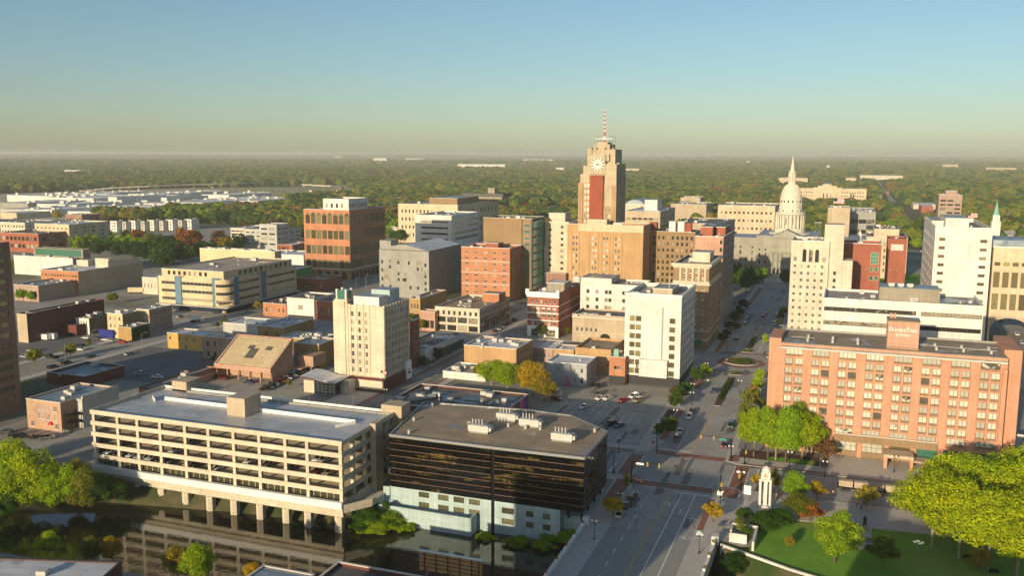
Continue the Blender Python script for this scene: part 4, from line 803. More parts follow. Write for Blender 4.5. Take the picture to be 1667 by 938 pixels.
# tan block b (annex in front of the clock tower)
def bf(W_, H):
    r = []
    for u in (.075, .115, .33, .37, .48, .52, .635, .675): r += [(W_*u, W_*(u+.026), H-9-3.55*k, H-7.2-3.55*k) for k in range(11)]
    return r
o = B('tan_block', 'office building', 'broad tan brick block with paired windows below the clock tower', 923.6, 1047.6, 368, 506, 1060, 'tanbrick', 'roof_grey', par=1, cop='copingwhite', front=bf, fst=(1, 2, 'glass_mix', 'frame_light', False), place='the broad tan block', kit=2)
b = MB(); b.box(o.a0+o.W*.15, o.a1, o.b0-.25, o.b0-.02, o.h-4, o.h+.3); b.build('parapet_band', M['cream'], o.root)
for u in (.055, .155, .29, .41, .455, .56, .605, .72): b = MB().box(o.a0+o.W*u-.6, o.a0+o.W*u+.6, o.b0-.35, o.b0-.03, 6, o.h-4.5); b.build('pilaster', M['tanbrick'], o.root)
inst('air_conditioner', hvac_mesh(3), o.root, (o.a0+o.W*.65, o.b0+4, o.rz)); subbox(o, 'penthouse', .25, .5, .2, .5, 3.5, 'cream', 'roof_tan')
# ---- clock tower
def clock_tower():
    X, Y, _ = corner(1003.6, 268, 496); 
    hz = lambda py, dy=0: at_y(1000, py, Y+dy)[1]
    xl = at_y(941.5, 330, Y)[0]; xr = X; Wd = xr-xl
    D = bis(lambda v: pj(xr, v, 70)[0], Y, Y+80, 1015.8)-Y; D = max(D, 24)
    cx, cyy = (xl+xr)/2, Y+D/2
    root = empty('clock_tower', (cx, cyy, 0)); tag(root, 'tall stepped brick clock tower with red panel and striped mast', 'clock tower'); P_(cx, cyy, 'the brick clock tower', Wd, D)
    ax = lambda px: at_y(px, 300, Y)[0]-cx
    b0 = -D/2; zs = {k: hz(v) for k, v in dict(sh=298, sh2=284, cap=267, t1=262, t2=243, t3=234).items()}
    b = MB(); Lx, Rx = ax(941.5), ax(1003.6)
    rects = []
    for k in range(20):
        z = zs['sh2']-4.2-k*3.65
        if z < 6: break
        for p0, p1 in ((951, 954.5), (956, 959.5), (986, 989.5), (991, 994.5)): rects.append((ax(p0)-Lx, ax(p1)-Lx, z, z+2.3))
    pt = facade(b, Lx, b0, 0, Rx-Lx, zs['sh'], [r for r in rects if r[3] < zs['sh']-.1], .3, 0)
    b.face([(Rx, b0, 0), (Rx, -b0, 0), (Rx, -b0, zs['sh']), (Rx, b0, zs['sh'])]); b.face([(Rx, -b0, 0), (Lx, -b0, 0), (Lx, -b0, zs['sh']), (Rx, -b0, zs['sh'])]); b.face([(Lx, -b0, 0), (Lx, b0, 0), (Lx, b0, zs['sh']), (Lx, -b0, zs['sh'])]); b.face([(Lx, b0, zs['sh']), (Rx, b0, zs['sh']), (Rx, -b0, zs['sh']), (Lx, -b0, zs['sh'])])
    b.build('shaft', [M['boji']], root); add_windows(root, pt, 0, [r for r in rects if r[3] < zs['sh']-.1], (1, 2, 'glass_curtain', 'frame_light', False), [90], None, .3)
    b = MB()
    def tier(p0, p1, y0_, y1_, z0_, z1_, m=0): b.box(ax(p0), ax(p1), y0_, y1_, z0_, z1_, m)
    tier(943.8, 1003, b0+.8, -b0-.8, zs['sh'], zs['sh2']); tier(948, 1001, b0+1.6, -b0-1.6, zs['sh2'], hz(270))
    tier(985.5, 1003.4, b0-.4, -b0-1.0, zs['sh']-14, zs['cap']); tier(960, 984.8, b0-.1, b0+3, hz(284), hz(252))
    tier(953.5, 998, b0+3, -b0-3, hz(270), hz(243)); tier(962, 988, b0+5, -b0-5, hz(243), hz(234.5)); tier(966, 983, b0+6.5, -b0-6.5, hz(234.5), hz(231))
    tier(954.5, 961, b0+2.2, b0+6, hz(262), hz(241)); tier(991, 999, b0+2.5, b0+6, hz(270), hz(243)); tier(985, 990, b0+1, b0+5, hz(262), hz(251))
    for p in (957, 967, 981, 995): tier(p-1, p+1, b0+2.6, b0+4.6, hz(252), hz(240))
    for y in (.25, .45, .65, .85): b.box(ax(998), Rx+.2, b0+D*y-1, b0+D*y+1, zs['sh'], hz(262+y*12)); b.box(Rx-.1, Rx+.5, b0+D*y-1.2, b0+D*y+1.2, 8, hz(285))
    b.build('stepped_crown', [M['crown']], root)
    b = MB()
    for p in (943.5, 947, 963, 998, 1002): b.box(ax(p)-.7, ax(p)+.7, b0-.45, b0-.02, 8, zs['sh']-1.5)
    b.build('pilaster', M['boji'], root)
    b = MB(); b.box(ax(960.5), ax(982.5), b0-1.4, b0-.02, 6, hz(285.5)); b.build('red_panel', M['panelred'], root)
    cr = (ax(983.6)-ax(961.4))/2; cc = (ax(961.4)+ax(983.6))/2; cz = hz(267.6)
    k = MB(); n = 32; k.face([(cr*math.cos(2*math.pi*i/n), 0, cr*math.sin(2*math.pi*i/n)) for i in range(n)]); cf = k.build('clock_face', M['brownwall'], root, (cc, b0-.3, cz))
    k = MB()
    for i in range(12):
        a = 2*math.pi*i/12; r0_, r1_ = cr*.62, cr*.98; w = cr*.15
        d = (math.sin(a), math.cos(a)); q = (d[1], -d[0])
        k.face([(d[0]*r0_-q[0]*w*.6, 0, d[1]*r0_-q[1]*w*.6), (d[0]*r0_+q[0]*w*.6, 0, d[1]*r0_+q[1]*w*.6), (d[0]*r1_+q[0]*w, 0, d[1]*r1_+q[1]*w), (d[0]*r1_-q[0]*w, 0, d[1]*r1_-q[1]*w)])
    k.face([(cr*.62*math.cos(2*math.pi*i/n), .02, cr*.62*math.sin(2*math.pi*i/n)) for i in range(n)]); k.build('hour_marks', M['cleanwhite'], cf, (0, -.06, 0))
    k = MB()
    for a, l, w in ((R_(104), cr*.6, .28), (R_(248), cr*.42, .34)):
        d = (math.sin(a), math.cos(a)); q = (d[1], -d[0]); k.face([(-q[0]*w, 0, -q[1]*w), (d[0]*l, 0, d[1]*l), (q[0]*w, 0, q[1]*w), (-d[0]*.8, 0, -d[1]*.8)])
    h_ = k.build('clock_hands', M['black'], cf, (0, -.12, 0))
    mz0, mz1 = hz(231), hz(175); ms = MB(); N = 16
    for i in range(N):
        za, zb = mz0+(mz1-mz0)*i/N, mz0+(mz1-mz0)*(i+1)/N; w0 = .75*(1-i/N)+.15; w1 = .75*(1-(i+1)/N)+.15; m = i % 2 if i > 5 else (0 if i in (0, 3, 4) else 1)
        for (sx, sy) in ((-1, -1), (1, -1), (0, 1)): ms.tube((sx*w0, sy*w0, za), (sx*w1, sy*w1, zb), .12, m=m)
        ms.tube((-w0, -w0, za), (w1, -w1, zb), .09, m=m); ms.tube((w0, -w0, za), (0, w1, zb), .09, m=m); ms.tube((-w0, -w0, za), (0, w1, zb), .09, m=m)
    ms.build('mast', [M['red'], M['white_paint']], root, (ax(974.5)+cx-cx, 0, 0))
    b = MB(); [b.tube((x, y, hz(231)), (x, y, hz(231)+4), .12) for x in (-5, -3, 4, 6) for y in (-3, 3)]; b.box(-5, 6, -3.1, -2.9, hz(231)+2, hz(231)+2.2); b.build('roof_antennas', M['steel'], root, (ax(974.5), 0, 0))
clock_tower()
# ---- more downtown, back to front
o = B('glass_side_office', 'office building', 'olive panelled office block with a green glass side', 787, 867, 356.5, 484, 887, 'brownwall', 'roof_dark', par=.8, cop='coping', wall2='darkgrey', place='the green glass sided office',
      front=lambda W_, H: [(W_*.83, W_*.95, H-5.5-4*k, H-3.4-4*k) for k in range(9)], fst=(1, 2, 'glass_green', 'frame_light', False), side=G(1, 9, .06, .94, .04, .97, 1, .82), sst=(5, 1, 'glass_teal', 'frame_light', False), kit=2)
b = MB(); b.box(o.a0+o.W*.8, o.a0+o.W, o.b0-.3, o.b0-.04, 0, 3); b.box(o.a0+o.W*.78, o.a0+o.W*.8, o.b0-.3, o.b0-.02, 0, o.h); b.box(o.a0+o.W*.97, o.a0+o.W, o.b0-.3, o.b0-.02, 0, o.h); b.build('dark_frame', M['darkgrey'], o.root)
o = B('pale_tower', 'building', 'pale grey stepped tower with a few small dark windows', 888, 926, 362, 478, 943, 'pale', 'roof_tan', par=.8, cop='copingwhite', front=lambda W_, H: [(W_*.15, W_*.27, H-6-3.9*k, H-4.4-3.9*k) for k in range(7)]+[(W_*.66, W_*.78, H-4-3.9*k, H-2.4-3.9*k) for k in range(8)], side=G(3, 8, .1, .9, .1, .95, .25, .35), fst=(1, 1, 'glass', 'frame_dark', False), place='the pale grey stepped tower')
subbox(o, 'penthouse', .0, .7, .3, .8, 6, 'pale', 'roof_tan')
o = B('brown_low_block', 'building', 'low brown windowless block between the green glass office and tan block', 889, 921, 446, 500, 925, 'officebrick', 'roof_grey', par=.5, kit=0, place='the low brown windowless block')
def qf(W_, H): return grid(W_, H, 5, 8, .02, .98, .1, .96, .38, .36)
o = B('orange_apartment_block', 'apartment building', 'orange brick apartment block with paired small windows and white roof edge', 751, 830, 405, 492, 850.5, 'orangebrick', 'roof_dark', par=1, cop='copingwhite', front=qf, side=G(3, 8, .1, .9, .1, .95, .4, .36), fst=(2, 1, 'glass', 'frame_light', False), place='the orange apartment block')
b = MB()
for k in range(3): z = o.h*(.1+.86*(k*2+2)/8)-.2; b.box(o.a0-.08, o.a1+.08, o.b0-.1, o.b0-.02, z, z+.35)
b.build('string_course', M['coping'], o.root); subbox(o, 'penthouse', .42, .68, .3, .7, 3.2, 'redbrick', 'roof_grey')
# grey warehouse with gabled parapet
def gf(W_, H):
    P = [(.06, .7), (.22, .72), (.39, .70), (.6, .70), (.93, .67), (.22, .6), (.78, .58), (.86, .575), (.06, .53), (.93, .51), (.39, .46), (.54, .46), (.93, .43), (.06, .34), (.22, .34), (.39, .34), (.49, .34), (.53, .34), (.93, .29), (.06, .18), (.22, .18), (.39, .18), (.63, .18), (.78, .18), (.93, .16)]
    return [(W_*u-.7, W_*u+.7, H*v, H*v+2.1) for u, v in P]
o = B('grey_warehouse', 'warehouse', 'blank grey warehouse with a shallow gabled top and scattered small windows', 617, 698, 409, 487, 750.4, 'grey', 'roof_white', par=.3, cop=None, front=gf, fst=(1, 2, 'glass', 'frame_dark', False), place='the blank grey warehouse')
b = MB(); g0 = o.h-.3
b.face([(o.a0, o.b0+.0, g0), (o.a1, o.b0+.0, g0), (o.a0+o.W*.52, o.b0+.0, o.h+3.6), (o.a0+o.W*.2, o.b0, o.h+2.2)]); b.face([(o.a0+o.W*.52, o.b0, o.h+3.6), (o.a1, o.b0, g0), (o.a1, o.b1, g0), (o.a0+o.W*.52, o.b1, o.h+3.6)], 1)
b.face([(o.a0, o.b0, g0), (o.a0+o.W*.52, o.b0, o.h+3.6), (o.a0+o.W*.52, o.b1, o.h+3.6), (o.a0, o.b1, g0)], 1); b.face([(o.a1, o.b1, g0), (o.a0, o.b1, g0), (o.a0+o.W*.52, o.b1, o.h+3.6)]); b.build('gabled_roof', [M['grey'], M['roof_white']], o.root)
MB().box(0, 8, 0, 8, o.h-1, o.h+5.5).build('lift_house', M['grey'], o.root, (o.a0, o.b0+1, 0))
inst('window', win_mesh(3.4, 3, 3, 2), o.root, (o.a0+o.W*.8, o.b0-.03, o.h*.68)); inst('window', win_mesh(3, 3, 3, 2), o.root, (o.a0+o.W*.14, o.b0-.03, o.h*.37)); inst('window', win_mesh(3, 3, 3, 2), o.root, (o.a0+o.W*.14, o.b0-.03, o.h*.48))
# red arcaded tower
def red_office():
    X, Y, h = corner(568.3, 342.5, 456); xl = bis(lambda v: pj(v, Y, h)[0], X-150, X, 494); D = bis(lambda v: pj(X, v, h)[0], Y, Y+150, 627)-Y
    o = box_bld('arcaded_office', 'office building', 'salmon brick office with arched top windows and arcaded ground floor', xl, X, Y, Y+D, h, 'orangebrick', 'roof_grey', par=.8, cop='copingwhite', place='the salmon arcaded office',
        front=lambda W_, H: sum([[(W_*(.04+.122*i), W_*(.04+.122*i+.1), z, z+6.2) for i in range(8)] for z in (H-10.2, H-21.2, H-32.2, H-42.6)], []),
        side=lambda W_, H: sum([[(W_*(.02+.069*i), W_*(.02+.069*i+.055), z, z+6.2) for i in range(14)] for z in (H-10.2, H-21.2, H-32.2, H-42.6)], []), fst=(1, 2, 'glass_olive', 'frame_dark', False))
    for i in range(8):
        b = MB(); w = o.W*.1; b.face([(w/2*math.cos(t*math.pi/8), 0, w/2*math.sin(t*math.pi/8)) for t in range(9)]); b.build('arched_window', M['glass_olive'], o.root, (o.a0+o.W*(.04+.122*i+.05), o.b0-.04, o.h-4.05))
    b = MB(); b.box(o.a0-5, o.a1+.5, o.b0-.5, o.b0-.05, 7.2, 7.8, 1); b.box(o.a1+.05, o.a1+.5, o.b0, o.b1, 7.2, 7.8, 1); b.box(o.a0-5, o.a0-.05, o.b0-.05, o.b1, 0, 7.8, 0); b.build('podium', [M['orangebrick'], M['copingwhite']], o.root)
    am = MB(); w = 2.2; am.face([(w*math.cos(t*math.pi/8), 0, 3.4+w*math.sin(t*math.pi/8)) for t in range(9)]+[(-w, 0, 0), (w, 0, 0)]); am = am.mesh('arch_opening', M['void'])
    for i in range(6): inst('arch_opening', am, o.root, (o.a0-2+i*o.W/5.6+1, o.b0-.52 if i < 1 else o.b0-.06, 0.2))
    for i in range(9): inst('arch_opening', am, o.root, (o.a1+.07, o.b0+4+i*o.D/9.2, .2), R_(90))
    p = box_bld('penthouse', '', '', o.x0+o.W*.34, o.x1-o.W*.1, o.y0+6, o.y0+D*.62, h+7.5, 'cleanwhite', 'roof_grey', z0=h-.8, parent=o.root, cop='copingwhite', front=lambda W_, H: [(W_*(.1+.2*i), W_*(.1+.2*i)+1.8, h+1.2, h+4.2) for i in range(4)], side=lambda W_, H: [(W_*(.04+.12*i), W_*(.04+.12*i)+1.9, h+1.2, h+4.2) for i in range(8)], fst=(1, 1, 'glass', 'frame_dark', False), budget=[12])
red_office()
# white banded office
o = B('banded_office', 'office building', 'white office with dark ribbon windows behind the blank grey warehouse', 675.7, 735, 351.5, 423, 778.5, 'cleanwhite', 'roof_grey', par=1, cop='copingwhite', front=lambda W_, H: [(W_*.16, W_*.9, H-6.5-5.1*k, H-4.8-5.1*k) for k in range(4)], side=lambda W_, H: [(W_*.12, W_*.98, H-6.5-5.1*k, H-4.4-5.1*k) for k in range(4)], fst=(12, 1, 'glass', 'frame_dark', False), kit=3, place='the white ribbon windowed office behind the warehouse')
o = B('courthouse', 'building', 'wide beige stone courthouse with square windows and low roof blocks', 648, 745, 334, 398, 812, 'cream', 'roof_tan', par=1, cop='copingwhite', front=G(9, 4, .04, .6, .1, .92, .4, .4), side=G(10, 3, .04, .96, .2, .92, .35, .5), fst=(1, 1, 'glass', 'frame_dark', False), place='the beige courthouse')
subbox(o, 'penthouse', .45, .92, .1, .6, 7, 'brownwall', 'roof_grey'); b = MB().box(0, 45, 0, 22, 0, 3).box(-2, 47, -2, 24, 3, 6, 1).box(26, 34, 6, 14, 6, 12, 0); b.build('roof_pavilion', [M['dkstone'], M['darkgrey']], o.root, (o.a0+o.W*.5, o.b1-20, o.rz+3))
# art-deco stepped cream tower with dark red podium
def deco():
    X, Y, h = corner(620, 501.5, 640); xl = bis(lambda v: pj(v, Y+3, h)[0], X-80, X, 545.5)
    x1_, y0_ = X, Y+2.5; D = bis(lambda v: pj(X, v, h)[0], Y, Y+90, 664.5)-y0_
    def f_(W_, H): return sum([[(W_*u-.55, W_*u+.55, 6.6+3.12*k, 8.5+3.12*k) for u in (.36, .5, .64)] for k in range(8)], [])
    def s_(W_, H): return sum([[(W_*(.07+.122*i)-.6, W_*(.07+.122*i)+.6, 6.8+3.12*k, 8.7+3.12*k) for i in range(8)] for k in range(8)], [])
    o = box_bld('stepped_cream_tower', 'building', 'cream stone setback tower with fluted piers and dark red podium', xl, x1_, y0_, y0_+D, h, 'tower', 'roof_dark', par=.9, cop=None, front=f_, side=s_, fst=(1, 2, 'glass', 'frame_light', True), place='the cream setback tower', kit=3)
    b = MB()
    for u in (.0, .25, .31, .43, .57, .69, .75, 1.0):
        b.box(max(o.a0, o.a0+o.W*u-.5), min(o.a1, o.a0+o.W*u+.5), o.b0-.25, o.b0-.02, 5.5, h+.3)
    for k in range(9): y = o.b0+o.D*(.01+.122*k); b.box(o.a1+.02, o.a1+.22, y-.45, y+.45, 5.5, h+.6)
    b.box(o.a0-.4, o.a0+o.W*.22, o.b0-.5, o.b0-.26, 5.5, h+1.2); b.box(o.a0+o.W*.78, o.a1+.1, o.b0-.5, o.b0-.26, 5.5, h-.3)
    b.box(o.a0, o.a0+o.W*.26, o.b0-.02, o.b0+3, h, h+1.8); b.build('fluted_pier', M['tower'], o.root)
    b = MB(); b.box(o.a0-2, o.a1+.4, o.b0-3.2, o.b0-1.0, 0, 4.6, 0); b.box(o.a1+.42, o.a1+1.0, o.b0-3.2, o.b1, 0, 5.0, 1); b.box(o.a0-2, o.a1+.4, o.b0-3.3, o.b0-1.0, 4.6, 5.2, 1); b.box(o.a0-2, o.a1+.4, o.b0-3.25, o.b0-3.2, 0, 1.1, 1); b.box(o.a0-1.9, o.a1+.3, o.b0-1.0, o.b0-.5, 0, 5.4, 0); b.build('podium', [M['tower'], M['maroon']], o.root)
    b = MB(); b.box(o.a1+.4, o.a1+1.6, o.b1-5, o.b1-1, 1.2, 8.6); ob = b.build('sign_panel', M['sign_white'], o.root); b = MB(); b.box(o.a1+1.61, o.a1+1.68, o.b1-4, o.b1-2, 3.4, 4.2); b.box(o.a1+1.61, o.a1+1.68, o.b1-3.4, o.b1-2.6, 4.6, 5.4); b.build('sign_mark', M['black'], ob)
    for (u, v, w, d, hh_, mt) in ((.62, .3, 5.5, 5, 4.2, 'cleanwhite'), (.72, .62, 4, 4, 6, 'paleblue')): b = MB().box(-w, w, -d, d, 0, hh_, 0, skip='t'); b.face([(-w, -d, hh_), (w, -d, hh_), (w, d, hh_), (-w, d, hh_)], 1); b.build('plant_room', [M[mt], M['roof_blue']], o.root, (o.a0+o.W*u, o.b0+o.D*v, o.rz))
    b = MB().box(-2.2, 2.2, -2.2, 2.2, .5, 4.5); [b.cyl(x, y, 0, 5.2, .5, n=6, m=1) for x in (-2, 2) for y in (-2, 2)]; b.build('roof_lantern', [M['glass_green'], M['white']], o.root, (o.a0+o.W*.12, o.b0+o.D*.15, o.rz+1.4))
    # steel entry pavilion
    root = empty('entry_pavilion', (xl, Y-5.0, 0)); tag(root, 'glass entry pavilion with curved white roof before the cream setback tower', 'entrance pavilion')
    b = MB(); N = 10
    for i in range(N):
        u0, u1 = -8+16*i/N, -8+16*(i+1)/N; z0_ = 5.6+.9*math.sin((u0+8)/16*math.pi*1.5+1.0); z1_ = 5.6+.9*math.sin((u1+8)/16*math.pi*1.5+1.0)
        b.face([(u0, -6, z0_), (u1, -6, z1_), (u1, 5, z1_+.6), (u0, 5, z0_+.6)]); b.face([(u0, -6, z0_-.4), (u1, -6, z1_-.4), (u1, -6, z1_), (u0, -6, z0_)], 1)
    b.build('curved_roof', [M['roof_white'], M['maroon']], root); MB().box(-2.5, 6.5, -4.5, -4.4, 0, 5.1).build('glazing', M['glass_olive'], root)
    b = MB(); [b.box(-2.6, 6.6, -4.6, -4.5, z, z+.15) for z in (1, 2, 3, 4, 5)]; [b.box(x, x+.15, -4.62, -4.5, 0, 5.2) for x in (-2.6, -.8, 1, 2.4, 4.5, 6.4)]; b.box(-7, -2.7, -4.5, 3, 0, 4.8, 1); b.box(6.7, 11, -1, 3, 0, 5.0, 1); b.build('frame', [M['copingwhite'], M['concrete']], root)
deco()
o = B('narrow_brick_house', 'building', 'narrow red brick building squeezed beside the cream setback tower', 667, 672, 523, 601, 680, 'redbrick', 'roof_blue', par=1, side=G(3, 4, .05, .95, .08, .95, .45, .6), fst=(1, 2, 'glass_green', 'frame_light', True), cop='copingwhite', place='the narrow red brick building')
# low white band modern building
Xb, Yb = at(688, 600, 0)
o = box_bld('modern_low_building', 'building', 'low modern building with thick white fascia and dark flat roof', Xb-16, Xb-1, Yb+4, Yb+46, 6.6, 'darkgrey', 'roof_dark', par=.5, cop=None, side=G(8, 1, .3, .97, .05, .45, .9, .9), fst=(3, 1, 'glass_green', 'frame_dark', False), place='the low white fascia building')
b = MB(); b.box(o.a0, o.a1+.8, o.b0-.6, o.b0-.02, 3.2, 7.2); b.box(o.a1+.02, o.a1+.8, o.b0-.02, o.b1+.5, 4.6, 7.2); b.box(o.a1+.02, o.a1+.8, o.b0-.02, o.b0+9, 1.2, 4.6); b.build('fascia', M['cleanwhite'], o.root)
# cream corner store
def kf(W_, H): return grid(W_, H, 8, 1, .02, .98, .68, .88, .42, .85)+grid(W_, H, 4, 1, .02, .98, .36, .62, .84, .9)+grid(W_, H, 4, 1, .02, .98, .02, .28, .84, .9)
o = B('corner_store_block', 'building', 'cream three storey corner store with big glazed bays and red awnings', 708, 780.6, 504, 543, 830, 'pale', 'roof_brown', par=.7, cop='coping', front=kf, side=lambda W_, H: grid(W_, H, 20, 1, .02, .98, .68, .88, .45, .85)+grid(W_, H, 10, 1, .02, .98, .36, .62, .8, .9)+grid(W_, H, 10, 1, .02, .98, .02, .28, .8, .9), fst=(2, 1, 'glass', 'frame_dark', False), place='the cream corner store', kit=8)
subbox(o, 'stair_house', .62, 1.0, .62, .85, 4.5, 'orangebrick', 'roof_brown')
for k in range(7): b = MB(); b.face([(0, -1.2, -1.0), (0, 1.2, -1.0), (0, 1.2, 0), (0, -1.2, 0)]); b.face([(1.5, -1.2, -1.2), (1.5, 1.2, -1.2), (0, 1.2, 0), (0, -1.2, 0)]); b.build('awning', M['awning_red'], o.root, (o.a1+.05, o.b0+8+k*4.4, 4.8))
# two-storey shop behind tower
o = B('tan_shop_block', 'building', 'tan two storey shop block behind the cream setback tower', 666, 684, 487, 528, 727, 'yellowbrick', 'roof_tan', par=.6, front=G(3, 2, .1, .9, .1, .9, .5, .5), fst=FR, kit=3, place='the tan shop block')
o = B('small_peach_shop', 'building', 'small peach shop front between tan shop block and corner store', 684, 708, 508, 540, 712, 'salmon', 'roof_dark', par=.5, front=G(3, 1, .05, .95, .1, .6, .8, .8), place='the small peach shop')
# red ornate building g
def rf(W_, H):
    r = grid(W_, H, 6, 1, .08, .95, .745, .86, .45, .7)
    for i in range(5): u = W_*(.17+.175*i); r += [(u-.8, u+.8, H*.56, H*.63), (u-.8, u+.8, H*.44, H*.52), (u-.8, u+.8, H*.27, H*.35)]
    r += [(W_*.13, W_*.34, .3, H*.17), (W_*.6, W_*.9, .3, H*.17)]; return r
o = B('ornate_red_building', 'building', 'ornate red brick building with white cornice and white ground floor', 858.9, 909.5, 478, 551, 945.8, 'redbrick', 'roof_white', par=.9, cop=None, front=rf, fst=FR, place='the ornate red brick building', kit=2)
b = MB()
for z0_, z1_, e in ((o.h-2.4, o.h-1.2, .4), (o.h-1.2, o.h+.3, .8)): b.box(o.a0-e, o.a1+.4, o.b0-e, o.b0-.03, z0_, z1_)
b.box(o.a0-.8, o.a0+1, o.b0-.9, o.b0+.6, o.h, o.h+1.6); b.box(o.a1-1, o.a1+.5, o.b0-.9, o.b0+.6, o.h, o.h+1.6)
for fz in (.70, .53, .37): b.box(o.a0-.1, o.a1+.12, o.b0-.25, o.b0-.03, o.h*fz, o.h*fz+.5); b.box(o.a1+.02, o.a1+.12, o.b0-.03, o.b1, o.h*fz, o.h*fz+.35)
b.box(o.a0-.05, o.a0+o.W*.12, o.b0-.2, o.b0-.02, 0, o.h*.2); b.box(o.a0+o.W*.35, o.a0+o.W*.59, o.b0-.2, o.b0-.02, 0, o.h*.2); b.box(o.a0+o.W*.91, o.a1+.05, o.b0-.2, o.b0-.02, 0, o.h*.2); b.box(o.a0, o.a1, o.b0-.22, o.b0-.02, o.h*.18, o.h*.25)
for i in range(5): b.lathe([(1.25, 0), (.95, 0)], n=4) if False else b.box(o.a0+o.W*(.17+.175*i)-.9, o.a0+o.W*(.17+.175*i)+.9, o.b0-.15, o.b0-.02, o.h*.635, o.h*.66)
b.build('cornice', M['copingwhite'], o.root); subbox(o, 'penthouse', .38, .95, .3, .6, 4.2, 'dkstone', 'roof_white'); b = MB().box(-1.6, 1.6, -1, 1, 2, 5).box(-1.2, 1.2, -.8, .8, 0, 2, 1); b.build('cooling_tower', [M['hvac'], M['steel']], o.root, (o.a1-1, o.b1-4, o.rz))
# white painted L-shaped building
o = B('white_painted_building', 'building', 'white painted flat wall building with small paired windows', 945, 1046, 466, 547, 1060, 'cleanwhite', 'roof_tan', par=.8, cop='coping', front=lambda W_, H: sum([[(W_*u, W_*(u+.05), z, z+1.9) for u in (.1, .25, .4, .46, .68, .74, .9)] for z in (H-5, H-9, H-13, H-17)], []), fst=(1, 2, 'glass', 'frame_dark', True), place='the white painted building')
subbox(o, 'upper_block', .0, .5, .03, .9, 2.6, 'cleanwhite', 'roof_grey', z=o.h)
o = B('arched_beige_hall', 'building', 'low beige stone hall with one big arched window', 932, 1018, 517, 566, 1022, 'beige', 'roof_dark', par=.7, cop='coping', front=G(5, 1, .05, .5, .42, .6, .5, .8), fst=(2, 1, 'glass', 'frame_light', False), deep=18, place='the low beige arched hall')
b = MB(); b.face([(2.6*math.cos(t*math.pi/10), 0, 2.4*math.sin(t*math.pi/10)) for t in range(11)]+[(-2.6, 0, -1.2), (2.6, 0, -1.2)]); b.build('arched_window', M['glass'], o.root, (o.a0+o.W*.63, o.b0-.05, 3.5)); b = MB(); b.box(o.a0-.2, o.a1, o.b0-.4, o.b0-.02, o.h-1.4, o.h-.8); b.build('cornice', M['coping'], o.root)
# yellow building with brown roof
o = B('brown_roofed_house', 'building', 'tan building with a brown gravel roof beside the white block', 936.4, 995, 570, 610, 1016, 'tanbrick', 'roof_brown', par=1.0, cop=None, front=lambda W_, H: [(W_*.85, W_*.92, H*.6, H*.85), (W_*.85, W_*.92, H*.2, H*.4)], fst=FR, kit=2, place='the brown roofed building')
o = B('small_red_brick_lean', 'building', 'small red brick extension against the foot of the white block', 992, 1017.8, 583, 628, 1018.4, 'orangebrick', 'roof_tan', par=.5, front=lambda W_, H: [(W_*.3, W_*.5, H*.55, H*.68), (W_*.55, W_*.75, H*.55, H*.68)], deep=12, place='the small red brick extension')
b = MB().box(o.a0-.05, o.a1+.02, o.b0-.06, o.b0-.01, 0, 3.6); b.build('dark_base', M['nearblack'], o.root); b = MB().box(-1, 1, -1, 1, 0, 3); b.build('air_conditioner', M['copper'], o.root, (o.a0+2, o.b0+4, o.rz))
o = B('grey_painted_house', 'building', 'weathered pale grey two storey building with pink door on the lot', 890, 955, 594.5, 630, 962, 'greypaint', 'roof_white', par=.4, cop='copingwhite', front=lambda W_, H: [(W_*.26, W_*.34, H*.6, H*.8), (W_*.68, W_*.75, H*.6, H*.8), (W_*.85, W_*.92, H*.6, H*.8), (W_*.68, W_*.75, H*.12, H*.34), (W_*.85, W_*.92, H*.12, H*.34)], fst=FR, deep=15, place='the pale grey building with pink door')
b = MB().box(o.a0+o.W*.5, o.a0+o.W*.57, o.b0-.1, o.b0-.02, .6, 3.4).box(o.a0+o.W*.47, o.a0+o.W*.62, o.b0-1.8, o.b0-.1, 0, .6); b.build('door', M['pinkdoor'], o.root)
# yellow-tan block with white roof
o = B('flat_tan_block', 'building', 'flat tan brick block with pipes and vents on its white roof', 755.5, 840.5, 569, 607, 867, 'tanbrick', 'roof_white', par=.5, cop='copingwhite', side=G(6, 2, .05, .95, .1, .9, .4, .6), fst=FR, kit=14, place='the flat tan brick block')
b = MB().box(0, 20, 0, 1.2, 3.4, 3.6, 0).tube((0, 0, 4.6), (20, 0, 4.6), .05).box(0, .1, 0, 1.2, 0, 3.5); b.build('fire_escape', M['black'], o.root, (o.a1+.05, o.b0+1, 0), 0) if False else None
o = B('low_white_extension', 'building', 'low flat roofed white walled extension with plants at its foot', 721, 790, 611, 622, 845, 'cleanwhite', 'roof_grey', par=.5, cop='copingwhite', kit=4, deep=17, place='the low white walled extension')
o = B('blue_roofed_house', 'building', 'low tan building with pale blue flat roof behind grey building', 867.5, 900, 569, 590, 920, 'pinkbrown', 'roof_white', par=.3, front=G(4, 1, .05, .95, .2, .7, .3, .6), fst=FR, kit=2, place='the low blue roofed building')
o = B('red_tan_row_house', 'building', 'low brick row building between blue roofed and brown roofed ones', 901, 934, 571, 596, 945, 'tanbrick', 'roof_white', par=.3, front=G(3, 1, .05, .95, .2, .7, .3, .6), fst=FR, kit=2, place='the low brick row building')
